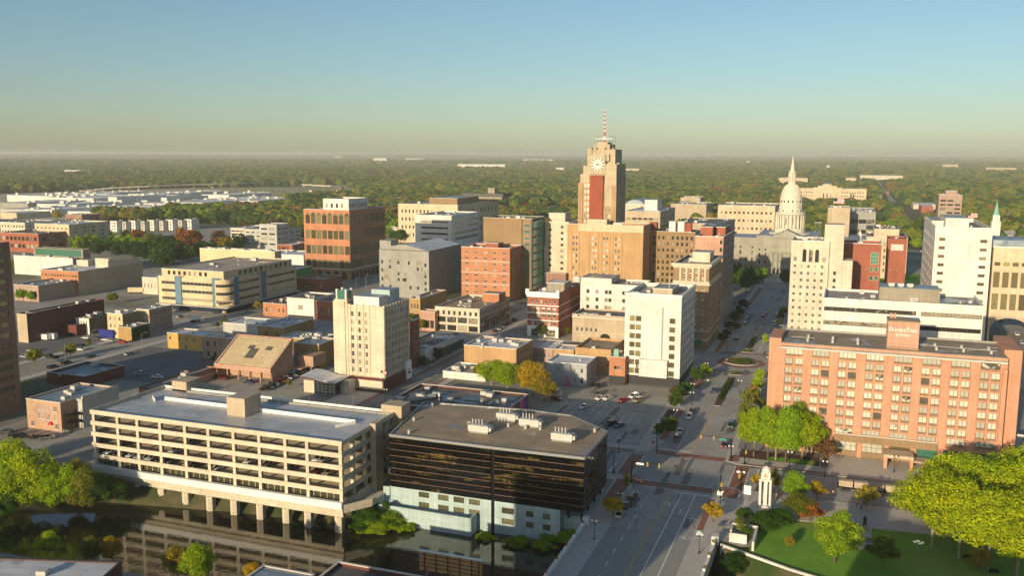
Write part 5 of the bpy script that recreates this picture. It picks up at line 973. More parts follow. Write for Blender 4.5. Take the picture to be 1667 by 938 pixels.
# pond roof building with mural
xa, ya = at(640, 672, 4.5)
o = box_bld('flooded_roof_building', 'building', 'low brick building with puddled dark roof and a painted side mural', -147, -104.5, 271, 299, 5.0, 'maroon', 'roof_dark', par=.6, cop='coping', front=G(4, 1, .3, .9, .2, .7, .1, .9), fst=FR, wall2='maroon', place='the puddled roof building')
b = MB()
rg = random.Random(5)
for k in range(16):
    cx_, cy__ = rg.uniform(o.a0+5, o.a1-5), rg.uniform(o.b0+4, o.b1-5); r0_ = rg.uniform(2, 5.5)
    b.face([(cx_+r0_*rg.uniform(.6, 1.1)*math.cos(t*.524), cy__+r0_*.6*rg.uniform(.6, 1.1)*math.sin(t*.524), o.rz+.01+k*.001) for t in range(12)])
flat('puddle', (.02, .03, .04), .03); b.build('roof_puddles', M['puddle'], o.root)['kind'] = 'stuff'
for (x, y, v) in ((-14, -4, 3), (8, -10, 3), (-9, 2, 0), (-2, -2, 1), (16, 6, 2), (-16, 9, 1)): inst('air_conditioner', hvac_mesh(v), o.root, (x, y, o.rz))
b = MB().obox((-15, -9), (-9, 0), 1.2, o.rz+.3, o.rz+1.5); b.build('duct', M['metal'], o.root)
for k, (c, pts_) in enumerate((('purple', .0), ('sign_green', .2), ('orange', .35), ('c_blue', .5), ('pinkdoor', .65), ('purple', .8))):
    b = MB(); y0_ = o.b0+o.D*pts_; b.face([(o.a1+.03+k*.004, y0_+t_[0], t_[1]) for t_ in ((0, .1), (4.6, .1), (5.6, 1.8), (4, 3.4), (5, 4.9), (1.2, 4.9), (.2, 3), (1.5, 1.6))]); b.build('mural', M[c], o.root)
# ---- left side
o = B('curved_corner_store', 'department store', 'cream streamlined store with blue pylons and rounded lettered corner', 257, 366, 456, 511, 482, 'kcream', 'roof_tan', par=.8, cop='coping', front=lambda W_, H: [(W_*a, W_*c, z, z+1.9) for z in (H-4.4, H-9.0, H-13.6) for a, c in ((.05, .26), (.36, .82), (.91, .995))], side=lambda W_, H: [(W_*a, W_*c, z, z+1.6) for z in (H-4.2, H-8.8, H-13.4) for a, c in ((.01, .45), (.57, .98))], fst=(8, 1, 'glass', 'frame_light', False), place='the cream streamlined store')
KN = o
for xx in (o.W*.31, o.W*.865): MB().box(o.a0+xx-2.2, o.a0+xx+2.2, o.b0-.6, o.b0-.02, 4, o.h+.8).build('blue_pylon', M['blueface'], o.root)
for yy in (.13, .51): MB().box(o.a1+.02, o.a1+.6, o.b0+o.D*yy-2.2, o.b0+o.D*yy+2.2, 4, o.h+.8).build('blue_pylon', M['blueface'], o.root)

b = MB()
for (xx) in (o.W*.31, o.W*.865): b.box(o.a0+xx-2.3, o.a0+xx+2.3, o.b0-.7, o.b0-.02, 0, 4)
b.box(o.a0, o.a1, o.b0-.3, o.b0-.03, .2, 3.2); b.box(o.a1+.02, o.a1+.4, o.b0, o.b1, .2, 3.4); b.build('shopfront', M['navy'], o.root)
b = MB(); b.box(o.a0-.3, o.a1+3, o.b0-2.5, o.b0-.32, 3.3, 3.8); b.box(o.a1+.42, o.a1+3, o.b0-.3, o.b1, 3.4, 3.9); b.build('canopy', M['lightgrey'], o.root)
k = MB(); R0 = 5.4; k.lathe([(R0, 4.0), (R0, o.h-.2)], n=16, a0=-math.pi/2-.5, a1=.5); k.lathe([(R0-.02, o.h-.2), (0.1, o.h-.2)], n=16, a0=-math.pi/2-.5, a1=.5); rc = k.build('rounded_corner', M['kcream'], o.root, (o.a1-3.3, o.b0+3.3, 0))
k = MB(); [k.lathe([(R0+.03, o.h+z), (R0+.03, o.h+z+1.6)], n=16, a0=-math.pi/2-.3, a1=.3, sm=False) for z in (-4.2, -8.8, -13.4)]; k.build('curved_window', M['glass'], o.root, (o.a1-3.3, o.b0+3.3, 0))
a_ = R_(-45); MB().box(-4.3, 4.3, -R0-.25, -R0-.1, 4.9, 7.6).build('sign_band', M['kcream'], o.root, (o.a1-3.3, o.b0+3.3, 0), R_(45)); text(rc, "KNAPP'S", 2.2, ((R0+.45)*math.cos(a_), (R0+.45)*math.sin(a_), 6.2), (R_(90), 0, R_(45)), 'navy', .12)
t5 = box_bld('top_storey', '', '', o.x0+1, o.x1-2.5, o.y0+2.2, o.y1-1, o.h+4.2, 'kcream', 'roof_tan', z0=o.h-.8, parent=o.root, cop='coping', par=.4, front=lambda W_, H: [(W_*(.1+.085*i), W_*(.1+.085*i)+1.9, H-3.2, H-.9) for i in range(8)], side=lambda W_, H: [(W_*(.2+.075*i), W_*(.2+.075*i)+3, H-3.2, H-.9) for i in range(10)], fst=(1, 1, 'glass', 'frame_dark', False), budget=[30])
roof_kit(o.root, o.a0+2, o.a1-4, o.b0+4, o.b1-4, o.h+3.81, 12, 4)
o = B('beige_rear_block', 'building', 'beige block with crowded white roof plant behind the streamlined store', 325, 447, 410, 480, 458, 'kcream', 'roof_white', par=.8, cop='copingwhite', front=lambda W_, H: [(W_*u, W_*u+1.5, H*.62, H*.72) for u in (.15, .42, .52, .62, .72)], kit=16, place='the beige block behind the streamlined store')
o = B('flat_roof_annex', 'building', 'low pale annex with flat white roof joined to the streamlined store', 231, 256, 453, 480, 262, 'pale', 'roof_white', par=.4, cop='copingwhite', front=G(4, 1, .05, .95, .3, .7, .25, .7), fst=FR, deep=48, kit=2, place='the low pale annex')
o = B('long_beige_block', 'building', 'long blank beige block with an orange brick window front', 66, 127, 442.7, 481, 231.5, 'orangebrick', 'roof_white', par=.6, cop='coping', wall2='beige', front=lambda W_, H: grid(W_, H, 12, 1, .02, .98, .72, .88, .6, .6)+grid(W_, H, 12, 1, .02, .98, .42, .58, .6, .6)+grid(W_, H, 12, 1, .02, .98, .12, .28, .6, .6), fst=(1, 1, 'glass_tan', 'frame_dark', False), place='the long blank beige block')
b = MB(); b.box(o.a1-.5, o.a1, o.b0+o.D*.45, o.b1, o.h, o.h+4); b.box(o.a1-12, o.a1-.5, o.b0+o.D*.47, o.b0+o.D*.56, o.h-1, o.h+5.5); b.box(o.a1-30, o.a1-20, o.b0+o.D*.5, o.b0+o.D*.6, o.h-1, o.h+3.5); b.build('roof_block', M['pale'], o.root)
o = B('glass_topped_hall', 'building', 'white low hall with dark green glazed upper box', 22, 118, 421, 452, 148, 'cleanwhite', 'roof_grey', par=.4, cop='copingwhite', wall2='grey', place='the white hall with glazed box', front=None)
t = box_bld('glazed_box', '', '', o.x0+14, o.x1+4, o.y0+6, o.y1-4, o.h+6, 'dkstone', 'roof_dark', z0=o.h-.4, parent=o.root, cop=None, par=.3, front=lambda W_, H: [(W_*.03, W_*.97, o.h+.6, H-.6)], fst=(16, 1, 'glass_green', 'frame_dark', False), budget=[4])
o = B('dark_red_warehouse', 'warehouse', 'long dark red brick warehouse with brown roof beside the parking lot', 27, 43, 511.5, 558.5, 169, 'beige', 'roof_brown', par=.6, cop=None, wall2='maroon', kit=6, place='the long dark red warehouse')
o = B('white_cafe', 'building', 'small white two storey building with long brown side wall', 123, 144.5, 519, 545, 180, 'cleanwhite', 'roof_dark', par=.5, cop=None, wall2='brownbrick', front=G(4, 1, .1, .9, .5, .85, .4, .8), fst=FR, kit=5, place='the small white building')
o = B('brick_shed', 'building', 'small plain brick shed between the warehouse and white building', 98, 124, 530, 548, 127, 'maroon', 'roof_dark', par=.4, cop=None, place='the small brick shed', deep=10)
x_, y_ = at(146, 553, 0); x2_, _y = at(178, 553, 0)
o = MB().box(0, x2_-x_, 0, .6, 0, 4.2).build('blue_mural_wall', M['cobalt']); o.location = (x_, y_+6, 0); tag(o, 'cobalt blue painted wall panel behind the row of parked cars', 'painted wall')
o = B('cream_row_house', 'building', 'cream three storey row house with an outside stair', 174, 199, 512, 552, 224, 'kcream', 'roof_white', par=.4, cop='copingwhite', wall2='brownbrick', front=G(3, 3, .05, .95, .05, .95, .35, .5), fst=FR, kit=2, place='the cream row house')
o = B('pink_brick_house', 'building', 'dusky pink brick three storey building with pale roof', 222, 242.5, 505, 544, 280, 'cream', 'roof_white', par=.4, cop='copingwhite', wall2='pinkbrown', side=G(5, 3, .05, .95, .05, .95, .3, .45), fst=FR, kit=3, place='the pink brick building')
o = B('ivy_house', 'building', 'low tan building with its side wall covered in ivy', 192, 213.5, 534, 556.5, 243, 'yellowbrick', 'roof_grey', par=.3, cop='coping', wall2='ivygreen', kit=3, place='the ivy covered building')
IVY = o
o = B('yellow_house', 'building', 'yellow two storey building with white flat roof', 272, 328.6, 547, 571.8, 355, 'yellow', 'roof_white', par=.3, cop='copingwhite', front=lambda W_, H: [(W_*.32, W_*.37, H*.55, H*.8), (W_*.52, W_*.57, H*.55, H*.8), (W_*.74, W_*.79, H*.55, H*.8), (W_*.5, W_*.56, .2, H*.3), (W_*.05, W_*.11, H*.55, H*.8)], fst=FR, kit=2, place='the yellow building')
o = B('pink_walled_block', 'building', 'pinkish rendered block with dark upright windows by the theatre', 328.6, 378, 552, 588, 392, 'pinkbrown', 'roof_white', par=.3, cop='copingwhite', front=lambda W_, H: [(W_*u, W_*u+1.3, H*v, H*v+2.4) for u in (.15, .38, .62) for v in (.56, .1)], fst=(1, 2, 'glass', 'frame_dark', True), kit=2, place='the pinkish rendered block')
inst('air_conditioner', hvac_mesh(3), o.root, (0, 0, o.rz))
# broad white roofs
o = B('white_roofed_store', 'store', 'broad low store with blue white roof beside the boulevard', 363, 420, 530, 546, 452, 'lightgrey', 'roof_white', par=.4, cop='copingwhite', kit=4, place='the broad white roofed store')
o = B('brick_ended_store', 'store', 'low store with tan brick end and a wide pale roof', 421, 462, 534, 551, 510, 'yellowbrick', 'roof_white', par=.4, cop='copingwhite', kit=6, place='the tan ended low store', front=G(2, 1, .1, .9, .1, .5, .15, .8))
o = B('pipe_roofed_store', 'store', 'wide store roof crowded with white vents and ducts', 455, 520, 554, 573, 545, 'yellowbrick', 'roof_white', par=.4, cop='copingwhite', kit=16, place='the vent crowded roof')
o = B('yellow_brick_block', 'building', 'yellow brown brick block with small square windows by the cars', 478, 519, 561.6, 601, 547, 'yellowbrick', 'roof_white', par=.5, cop='copingwhite', front=lambda W_, H: [(W_*.5, W_*.6, H*.45, H*.58), (W_*.78, W_*.88, H*.45, H*.58)], side=G(6, 2, .06, .94, .1, .8, .2, .3), fst=(1, 1, 'glass', 'frame_light', True), kit=4, place='the yellow brown brick block')
o = B('green_sided_shop', 'shop', 'small shop with bright green side wall beside arcaded office', 452, 482, 439, 470, 486, 'green', 'roof_white', par=.4, cop='copingwhite', place='the bright green shop', deep=20)
o = B('white_canopy_garage', 'garage', 'long low white roofed garage behind the bright green shop', 403, 494, 416, 432, 497, 'cleanwhite', 'roof_white', par=.4, cop='copingwhite', place='the long low white garage', deep=30, kit=3)
for (nm, lb, L, R, top, yb, S, wl, pl) in (
    ('white_front_shop', 'white fronted shop with one dark square window and black door band', 467, 511, 487.5, 520, 515, 'cleanwhite', 'the white fronted shop'),
    ('red_front_shop', 'dark red fronted shop right of the white fronted shop', 511, 545, 492, 522, 548, 'redbrick', 'the dark red shop'),
    ('orange_front_shop', 'orange brick shop with three narrow windows left of the white front', 428, 466, 496, 517, 468, 'orangebrick', 'the orange brick shop'),
    ('long_brick_shop', 'long low red brick shop with pale stone bays below arcaded office', 482, 528, 455, 476, 531, 'redbrick', 'the long low brick shop')):
    o = B(nm, 'shop', lb, L, R, top, yb, S, wl, 'roof_dark', par=.6, cop='coping', front=G(1, 1, .4, .6, .4, .7, .9, .8) if nm[0] == 'w' else G(5, 1, .05, .95, .3, .7, .35, .8), fst=FR, deep=22, kit=5, place=pl)
    if nm[0] == 'w':
        text(o.root, 'LION MUSIC'[0:0] or ' ', .5, (0, o.b0-.1, o.h*.7), (R_(90), 0, 0), 'black') if False else None
        MB().box(o.a0+.5, o.a1-.5, o.b0-.1, o.b0-.02, .1, o.h*.14).build('dark_doors', M['nearblack'], o.root)
# theatre with sloping ribbed roof
def theatre():
    A = at(350, 592, 6); Bc = at(437, 601, 6); C_ = at(475, 554, 15); Dd = at(391, 545, 15)
    y0, y1 = (A[1]+Bc[1])/2, (C_[1]+Dd[1])/2; x0, x1 = (A[0]+Dd[0])/2, (Bc[0]+C_[0])/2
    cx, cyy = (x0+x1)/2, (y0+y1)/2; root = empty('sloping_roof_theatre', (cx, cyy, 0)); tag(root, 'brick theatre with a great ribbed tan roof sloping toward the cars', 'theatre'); P_(cx, cyy, 'the ribbed roof theatre', x1-x0, y1-y0)
    a0, a1, b0, b1 = x0-cx, x1-cx, y0-cyy, y1-cyy; z0, z1 = 6.0, 15.0
    b = MB(); n = 15
    for i in range(n):
        ya, yb = b0+(b1-b0)*i/n, b0+(b1-b0)*(i+1)/n; za = z0+(z1-z0)*i/n; zb = z0+(z1-z0)*(i+.8)/n; zc = z0+(z1-z0)*(i+1)/n
        b.face([(a0, ya, za), (a1, ya, za), (a1, yb, zb), (a0, yb, zb)]); b.face([(a0, yb, zb), (a1, yb, zb), (a1, yb, zc), (a0, yb, zc)], 1)
    b.build('ribbed_roof', [M['kcream'], M['brownbrick']], root)
    b = MB()
    for x in (a0, a1):
        b.face([(x, b0, 0), (x, b1, 0), (x, b1, z1), (x, b0, z0)] if x > 0 else [(x, b1, 0), (x, b0, 0), (x, b0, z0), (x, b1, z1)])
    b.face([(a1, b1, 0), (a0, b1, 0), (a0, b1, z1), (a1, b1, z1)]); b.face([(a0, b0+7, 0), (a1, b0+7, 0), (a1, b0+7, 7), (a0, b0+7, 7)]); b.box(a0-.4, a0, b0, b1, z0-1, z0-.6); b.build('wall', M['dustybrick'], root)
    b = MB()
    for x in (a0, a1): b.prism([(x-.4, b0-.3), (x+.4, b0-.3), (x+.4, b1+.3), (x-.4, b1+.3)], 0, .01) if False else b.face([(x-.4, b0-.3, z0+.3), (x+.4, b0-.3, z0+.3), (x+.4, b1, z1+.3), (x-.4, b1, z1+.3)]) or b.face([(x+.4, b0-.3, z0-.6), (x+.4, b1, z1-.6), (x+.4, b1, z1+.3), (x+.4, b0-.3, z0+.3)])
    b.box(a0-.4, a1+.4, b0-.5, b0, 4.4, z0+.3); [b.cyl(a0+(a1-a0)*k/5, b0+.6, 0, 4.4, .3, n=6) for k in range(6)]; b.box(a0-.4, a1+.4, b1, b1+.6, z1-1, z1+.4); b.build('roof_trim', M['salmon'], root)
    k = MB(); s = (z1-z0)/(b1-b0)
    for (u, v, w, d) in ((.42, .25, 3.6, 5), (.36, .55, 2.6, 2), (.68, .55, 2.6, 2)):
        x = a0+(a1-a0)*u; y = b0+(b1-b0)*v; z = z0+(y-b0)*s+.35; k.face([(x, y, z), (x+w, y, z), (x+w, y+d, z+d*s), (x, y+d, z+d*s)])
    k.build('roof_vent', M['roof_dark'], root)
    MB().box(0, 7, 0, 10, 3.2, 7.6).build('side_wing', M['dustybrick'], root, (a1+.4, b0+19, 0)); b = MB(); [b.cyl(a1+6+k*-5, b0+19.5, 0, 3.2, .3, n=6) for k in (0, 1)]; b.box(a1, a1+5, b0+14, b0+18.8, 3.0, 3.3); b.tube((a1+5, b0+14, 4.1), (a1+5, b0+18.8, 4.1), .07); b.build('balcony', M['salmon'], root)
    b = MB(); b.box(a0-16, a0-.5, b0-2.4, b0-2, 0, 2.4); b.box(a0-.4, a0+0, b0-10, b0-.4, 0, 2.6); b.build('yard_wall', M['salmon'], root)
theatre()
# low dark red box, strip, mural brick house, left brick tower
o = B('dark_red_box_building', 'building', 'low maroon box building with blue grey roof by the boulevard', 76, 138, 613.5, 632, 202, 'maroon', 'roof_blue', par=.8, cop='coping', kit=2, place='the low maroon box building')
o = B('narrow_strip_building', 'building', 'low narrow brick strip building with pale roof beside the garage', 226, 245, 634, 650, 324, 'orangebrick', 'roof_grey', par=.4, cop='nearblack', deep=38, kit=2, place='the narrow strip building')
xc, yc, hc = -237.2, 218, 9.0
o = box_bld('mural_brick_house', 'building', 'old brick house with faded wall mural and red awning near river', -251.5, -236.8, 217.5, 240, 9.8, 'dustybrick', 'roof_blue', par=.3, cop='coping', front=lambda W_, H: [(W_*u, W_*u+1.2, H*v, H*v+1.7) for u in (.36, .47, .6, .8) for v in (.68, .38)]+[(W_*.1, W_*.2, .8, 2.5), (W_*.8, W_*.9, .8, 2.4)], fst=(2, 2, 'glass', 'frame_light', True), place='the old mural brick house')
b = MB()
for k in range(8):
    rg = random.Random(k+20); cxx, czz, rr = o.a0+rg.uniform(3, 9.5), rg.uniform(2.5, 8), rg.uniform(.8, 1.9); b.face([(cxx+rr*rg.uniform(.5, 1.2)*math.cos(-t*.7), o.b0-.02-k*.002, min(9.4, czz+rr*rg.uniform(.5, 1.2)*math.sin(-t*.7)*-1)) for t in range(9)])
b.build('faded_mural', M['pinkbrown'], o.root); b = MB(); b.lathe([(1.1, 0), (.8, .7), (0, 1)], n=8, a0=math.pi, a1=2*math.pi); b.build('awning', M['red'], o.root, (o.a0+10.2, o.b0, 2.2))
b = MB(); b.box(o.a1, o.a1+3, o.b0+6, o.b0+22, 0, 9.8, 0); b.box(o.a1+2.7, o.a1+3.3, o.b0+6, o.b0+22, 9.8, 10.8, 1); b.build('rear_wing', [M['lightgrey'], M['lightgrey']], o.root)
b = MB(); [b.tube((o.a1+.8, o.b0+1.5, z), (o.a1+2.6, o.b0+5.6, z+2.4), .12) for z in (.4, 3)]; [b.box(o.a1+.3, o.a1+3, o.b0+1.2, o.b0+5.6, z, z+.15) for z in (2.9, 5.4)]; [b.tube((x, y, 0), (x, y, 6.6), .08) for x in (o.a1+.4, o.a1+2.9) for y in (o.b0+1.3, o.b0+5.5)]; b.build('fire_escape', M['black'], o.root)
b = MB(); [b.box(o.a1+.5+k*.9, o.a1+1.1+k*.9, o.b0-.2, o.b0+.5, .0, 1.1) for k in range(3)]; b.build('meter_box', M['steel'], o.root)
inst('air_conditioner', hvac_mesh(1), o.root, (-1, 0, o.rz)); inst('air_conditioner', hvac_mesh(1), o.root, (2, -1.5, o.rz))
o = box_bld('brown_brick_tower', 'office building', 'tall brown brick office tower with long dark window bands', -310, -269.8, 196, 231.5, 60, 'officebrick', 'roof_dark', par=1, cop=None, front=lambda W_, H: [(.5, W_*.955, z, z+1.9) for z in [4.6+3.72*k for k in range(15)]], side=lambda W_, H: [(1.5, W_-2.2, z, z+1.9) for z in [4.6+3.72*k for k in range(15)]], fst=(22, 1, 'glass_tan', 'frame_dark', False), sst=(9, 1, 'glass_tan', 'frame_dark', False), place='the tall brown brick tower')
# near bank
o = box_bld('near_white_roof_house', 'building', 'low building with pale flat roof on the near river bank', -215, -138.5, 110, 140.5, 5.6, 'maroon', 'roof_white', par=.15, cop='nearblack', place='the pale roofed building by the near bank')
o.root.rotation_euler = (0, 0, R_(16.5)); o.root.location = (-138.5-(o.a1*math.cos(R_(16.5))-o.b1*math.sin(R_(16.5))), 139.8-(o.a1*math.sin(R_(16.5))+o.b1*math.cos(R_(16.5))), 0)
inst('air_conditioner', hvac_mesh(1), o.root, (o.a1-13, o.b1-6.5, o.rz)); inst('roof_vent', hvac_mesh(2), o.root, (o.a1-37, o.b1-3, o.rz)); inst('roof_vent', hvac_mesh(2), o.root, (o.a1-41, o.b1-5, o.rz))
o = box_bld('near_dark_roof_house', 'building', 'near bank building with dark gravel roof and pale edge', -93.5, -60, 110, 151.5, 8, 'maroon', 'roof_dark', par=.6, cop='coping', place='the dark gravel roofed building by the near bank')
inst('air_conditioner', hvac_mesh(1), o.root, (-8, o.b1-6, o.rz)); inst('air_conditioner', hvac_mesh(0), o.root, (9, o.b1-9, o.rz))
o = box_bld('near_blue_roof_shed', 'building', 'small near bank shed with a blue metal roof', -108, -96, 120, 146.5, 7, 'darkgrey', 'roof_blue', par=.1, cop='coping', place='the blue roofed shed')
def billboard():
    root = empty('billboard', (-69, 152, 0)); tag(root, 'back of a weathered timber billboard beside the near river bank', 'billboard')
    b = MB(); b.box(-6.6, 6.6, 0, .3, 9.2, 13.1); b.box(-6.8, 6.8, -.15, .45, 13.1, 13.3, 1); b.build('panel', [M['yellowbrick'], M['copingwhite']], root)
    b = MB(); [b.box(-6.6, 6.6, -.12, 0, z, z+.12) for z in (10, 10.8, 11.6, 12.4)]; [b.box(x, x+.15, -.3, -.12, 8.5, 13) for x in (-5.5, -3, -.5, 2, 4.5, 6)]; [b.tube((x, -.2, 8.0), (x+1.5, -1.5, 11), .08) for x in (-5.5, -.5, 4.5)]; b.build('frame', M['maroon'], root)
    b = MB(); [b.cyl(x, .1, 0, 9.2, .25, n=8) for x in (-5, 0, 5)]; b.build('post', M['steel'], root)
billboard()
# unseen buildings added on the near bank to shade bridge, river wall and park
for (x0_, x1_, y0_, y1_, h_, nm_, lb_, wl_) in ((-101, -64, 52, 76, 38, 'added_bridge_shade_block', 'unseen brown brick block added on the near bank to shade the bridge', 'brownbrick'), (-21, 62, 48, 74, 35, 'added_park_shade_block', 'unseen beige block added on the near bank to shade the park', 'beige'), (-205, -150, 30, 60, 16, 'added_bank_shade_block', 'unseen low red block added as shade caster before the garage', 'redbrick')):
    box_bld(nm_, 'building', lb_, x0_, x1_, y0_, y1_, h_, wl_, 'roof_grey', front=G(8, 6, .04, .96, .08, .95, .4, .5), side=G(5, 6, .04, .96, .08, .95, .4, .5), fst=(2, 1, 'glass', 'frame_light', True), budget=[78], place='x')
    PLACES.pop()
# ================================================================== capitol
def capitol():
    Yc = 735.0; X0 = at_y(1284.5, 400, Yc)[0]; zz = lambda py, Y=Yc: at_y(1284.5, py, Y)[1]; mpp = at_y(1300, 350, Yc)[0]-at_y(1299, 350, Yc)[0]
    root = empty('capitol_building', (X0, Yc, 0)); tag(root, 'pale stone capitol with tall columned dome and slender spire', 'capitol building'); P_(X0, Yc, 'the domed capitol', 120, 60)
    f0 = -34.0      # front of central block relative to dome axis
    hb = zz(386, Yc+f0)
    st = (1, 1, 'glass', 'frame_light', False); bud = [98]
    # wings + centre
    for (xa, xb, ya, yb, h, nm) in ((-64, 64, -12, 22, hb-3.2, 'wing'), (-22, 22, -26, 30, hb, 'central_block'), (-11, 11, -34, -26, hb+.2, 'portico_block'), (-64, -44, -20, 30, hb-2.2, 'end_pavilion'), (44, 64, -20, 30, hb-2.2, 'end_pavilion')):
        b = MB(); W_ = xb-xa; rects = []
        n = max(3, int(W_/4.4)); cw = W_/n
        for i in range(n):
            for (z, hh_) in ((3.0, 2.6), (8.2, 3.4), (13.8, 3.2), (18.6, 1.8)):
                if nm == 'portico_block' and z < 18: continue
                rects.append((cw*(i+.5)-.75, cw*(i+.5)+.75, z, z+hh_))
        pt = facade(b, xa, ya, 0, W_, h, rects, .4, 0); b.box(xa, xb, ya+.41, yb, 0, h, 0, skip='f'); b.box(xa-.5, xb+.5, ya-.6, ya-.02, h-1.4, h-.3, 1); b.box(xa-.2, xb+.2, ya-.3, ya-.02, 6.9, 7.4, 1); b.box(xa-.2, xb+.2, ya-.3, ya-.02, 12.6, 13, 1)
        b.box(xb+.02, xb+.5, ya, yb, h-1.4, h-.3, 1); b.face([(xa, ya, h+.01), (xb, ya, h+.01), (xb, yb, h+.01), (xa, yb, h+.01)], 2); b.build(nm, [M['capitol'], M['capitol'], M['roof_blue']], root)
        add_windows(root, pt, 0, rects, st, bud, None, .4)
    b = MB(); b.face([(-11.8, -34.8, hb-.4), (11.8, -34.8, hb-.4), (0, -34.8, hb+5.2)]); b.face([(-11.8, -34.8, hb-.4), (0, -34.8, hb+5.2), (0, -20, hb+5.2), (-11.8, -20, hb-.4)], 1); b.face([(0, -34.8, hb+5.2), (11.8, -34.8, hb-.4), (11.8, -20, hb-.4), (0, -20, hb+5.2)], 1)
    b.box(-12, 12, -35.2, -34.81, hb-1.2, hb-.4); b.build('pediment', [M['capitol'], M['roof_blue']], root)
    cm = MB().cyl(0, 0, 0, 5, .5, .42, 8).mesh('column', M['capitol'])
    for z in (1.5, 7.4, 13.2):
        for x in (-9.5, -6, -3, 3, 6, 9.5): inst('column', cm, root, (x, -35.6, z))
    b = MB(); [b.box(-10.5, 10.5, -36.3, -34.1, z, z+.8) for z in (6.5, 12.4, 18.2)]; b.box(-10, 10, -34.2, -34.1, 0, 18, 1); b.build('portico', [M['capitol'], M['grey']], root)
    b = MB(); [b.box(-8, 8, -38-k*.9, -37.1-k*.9, 0, 2.4-k*.3) for k in range(8)]; b.build('front_steps', M['stone'], root)
    # dome from the photo's outline (pixel widths / rows)
    P2 = lambda w, py: (w/2*mpp, zz(py))
    b = MB(); b.lathe([(15.5, hb-.5), (15.5, zz(378)), P2(51, 378), P2(51, 371), P2(47, 370.5)], n=32, sm=False); b.build('dome_base', M['dome'], root)
    b = MB(); b.lathe([P2(40, 371), P2(40, 349), P2(50, 348.5), P2(50, 345.5), P2(41, 345), P2(40, 340)], n=40, sm=False)
    b.lathe([P2(38, 343), P2(36.5, 339), P2(35.5, 330), P2(34, 322), P2(30.5, 313), P2(24, 305.5), P2(16, 300.5), P2(12.5, 298)], n=40)
    for i in range(24):
        a = 2*math.pi*i/24
        for (w0, r0), (w1, r1) in zip([(36.8, 339), (35.8, 330), (34.3, 322), (30.8, 313), (24.4, 305.5)], [(35.8, 330), (34.3, 322), (30.8, 313), (24.4, 305.5), (16.4, 300.5)]):
            b.tube((w0/2*mpp*math.cos(a), w0/2*mpp*math.sin(a), zz(r0)), (w1/2*mpp*math.cos(a), w1/2*mpp*math.sin(a), zz(r1)), .25, n=4)
    b.lathe([P2(13.5, 298.5), P2(13.5, 295), P2(10, 294.5), P2(9.5, 282), P2(12.5, 281.5), P2(12, 279), P2(7.5, 277.5), P2(6.5, 273), P2(5, 268), P2(2.5, 262), P2(1.6, 258), P2(.6, 253), (0.01, zz(252.5))], n=16, sm=False); b.build('dome', M['dome'], root)
    cm2 = MB().cyl(0, 0, zz(370.5), zz(349), .62, .52, 8).mesh('dome_column', M['dome'])
    for i in range(24): a = 2*math.pi*(i+.5)/24; inst('dome_column', cm2, root, (46.5/2*mpp*math.cos(a), 46.5/2*mpp*math.sin(a), 0))
    wm = MB(); wm.face([(-.6, 0, 0), (.6, 0, 0), (.6, 0, 5), (.0, 0, 5.8), (-.6, 0, 5)]); wm = wm.mesh('dome_window', M['glass'])
    for i in range(12): a = 2*math.pi*(i+.5)/24*2; rr = 40.3/2*mpp; inst('dome_window', wm, root, (rr*math.cos(a), rr*math.sin(a), zz(365)), a+math.pi/2)
    wm2 = MB(); wm2.face([(-.5, 0, 0), (.5, 0, 0), (.5, 0, 1.6), (-.5, 0, 1.6)]); wm2 = wm2.mesh('small_dome_window', M['glass'])
    for i in range(16): a = 2*math.pi*(i+.5)/16; inst('small_dome_window', wm2, root, (36.6/2*mpp*math.cos(a), 36.6/2*mpp*math.sin(a), zz(329)), a+math.pi/2); inst('small_dome_window', wm2, root, (40.6/2*mpp*math.cos(a), 40.6/2*mpp*math.sin(a), zz(344.5)), a+math.pi/2)
    b = MB()
    for i in range(8): a = 2*math.pi*i/8; b.cyl(11.5/2*mpp*math.cos(a), 11.5/2*mpp*math.sin(a), zz(294.5), zz(282), .3, n=6)
    b.build('lantern_columns', M['dome'], root)['kind'] = 'stuff'
capitol()
# ================================================================== offices beyond
NW = (1, 1, 'glass', 'frame_dark', False)
def far(nm, cat, lb, L, R, top, yb, S, wl, rf_='roof_grey', rows=3, cols=8, near='r', pl=None, fw=.45, fh=.4, deep=None, kit=0, par=.6, extra=None, srow=True, bud=None):
    o = B(nm, cat, lb, L, R, top, yb, S, wl, rf_, par=par, cop='copingwhite' if wl in ('cleanwhite', 'pale', 'cream') else 'coping', front=G(cols, rows, .03, .97, .12, .92, fw, fh) if rows else None,
          side=G(max(3, cols//2), rows, .05, .95, .12, .92, fw, fh) if rows and srow else None, fst=NW, near=near, deep=deep, kit=kit, place=pl)
    return o
o = far('justice_building', 'government building', 'long cream justice building with central drum and tall window bays', 1296, 1411, 309, 338, 1413, 'cream', 'roof_tan', 4, 26, pl='the long cream justice building', fw=.5, fh=.32, deep=40)
b = MB(); b.box(-16, 16, -3, 20, 0, o.h+6); b.box(-24, 24, -1.5, 24, 0, o.h+3); b.lathe([(9, o.h+6), (9, o.h+9)], 0, 8, 20); b.box(-44+82-82, -40+82-82, -1, 0, 0, 1)
b.build('central_block', M['cream'], o.root, (-6, o.b0, 0)); b = MB(); b.lathe([(9.2, 0), (8, 3), (5, 5), (0.01, 6)], n=20); b.build('dark_dome', M['darkgrey'], o.root, (-6, o.b0+8, o.h+9))
for x in (-12, -6, 0, 34, 38): inst('window', win_mesh(2.5, 16, 1, 6, 'glass', 'frame_light', False), o.root, (x, o.b0-3.05 if x < 10 else o.b0-.05, 8))
far('beige_state_office', 'office building', 'beige office block with small windows just left of the capitol dome', 1169, 1262, 336, 400, 1269, 'cream', 'roof_tan', 4, 12, pl='the beige office beside the dome', deep=60, fh=.3)
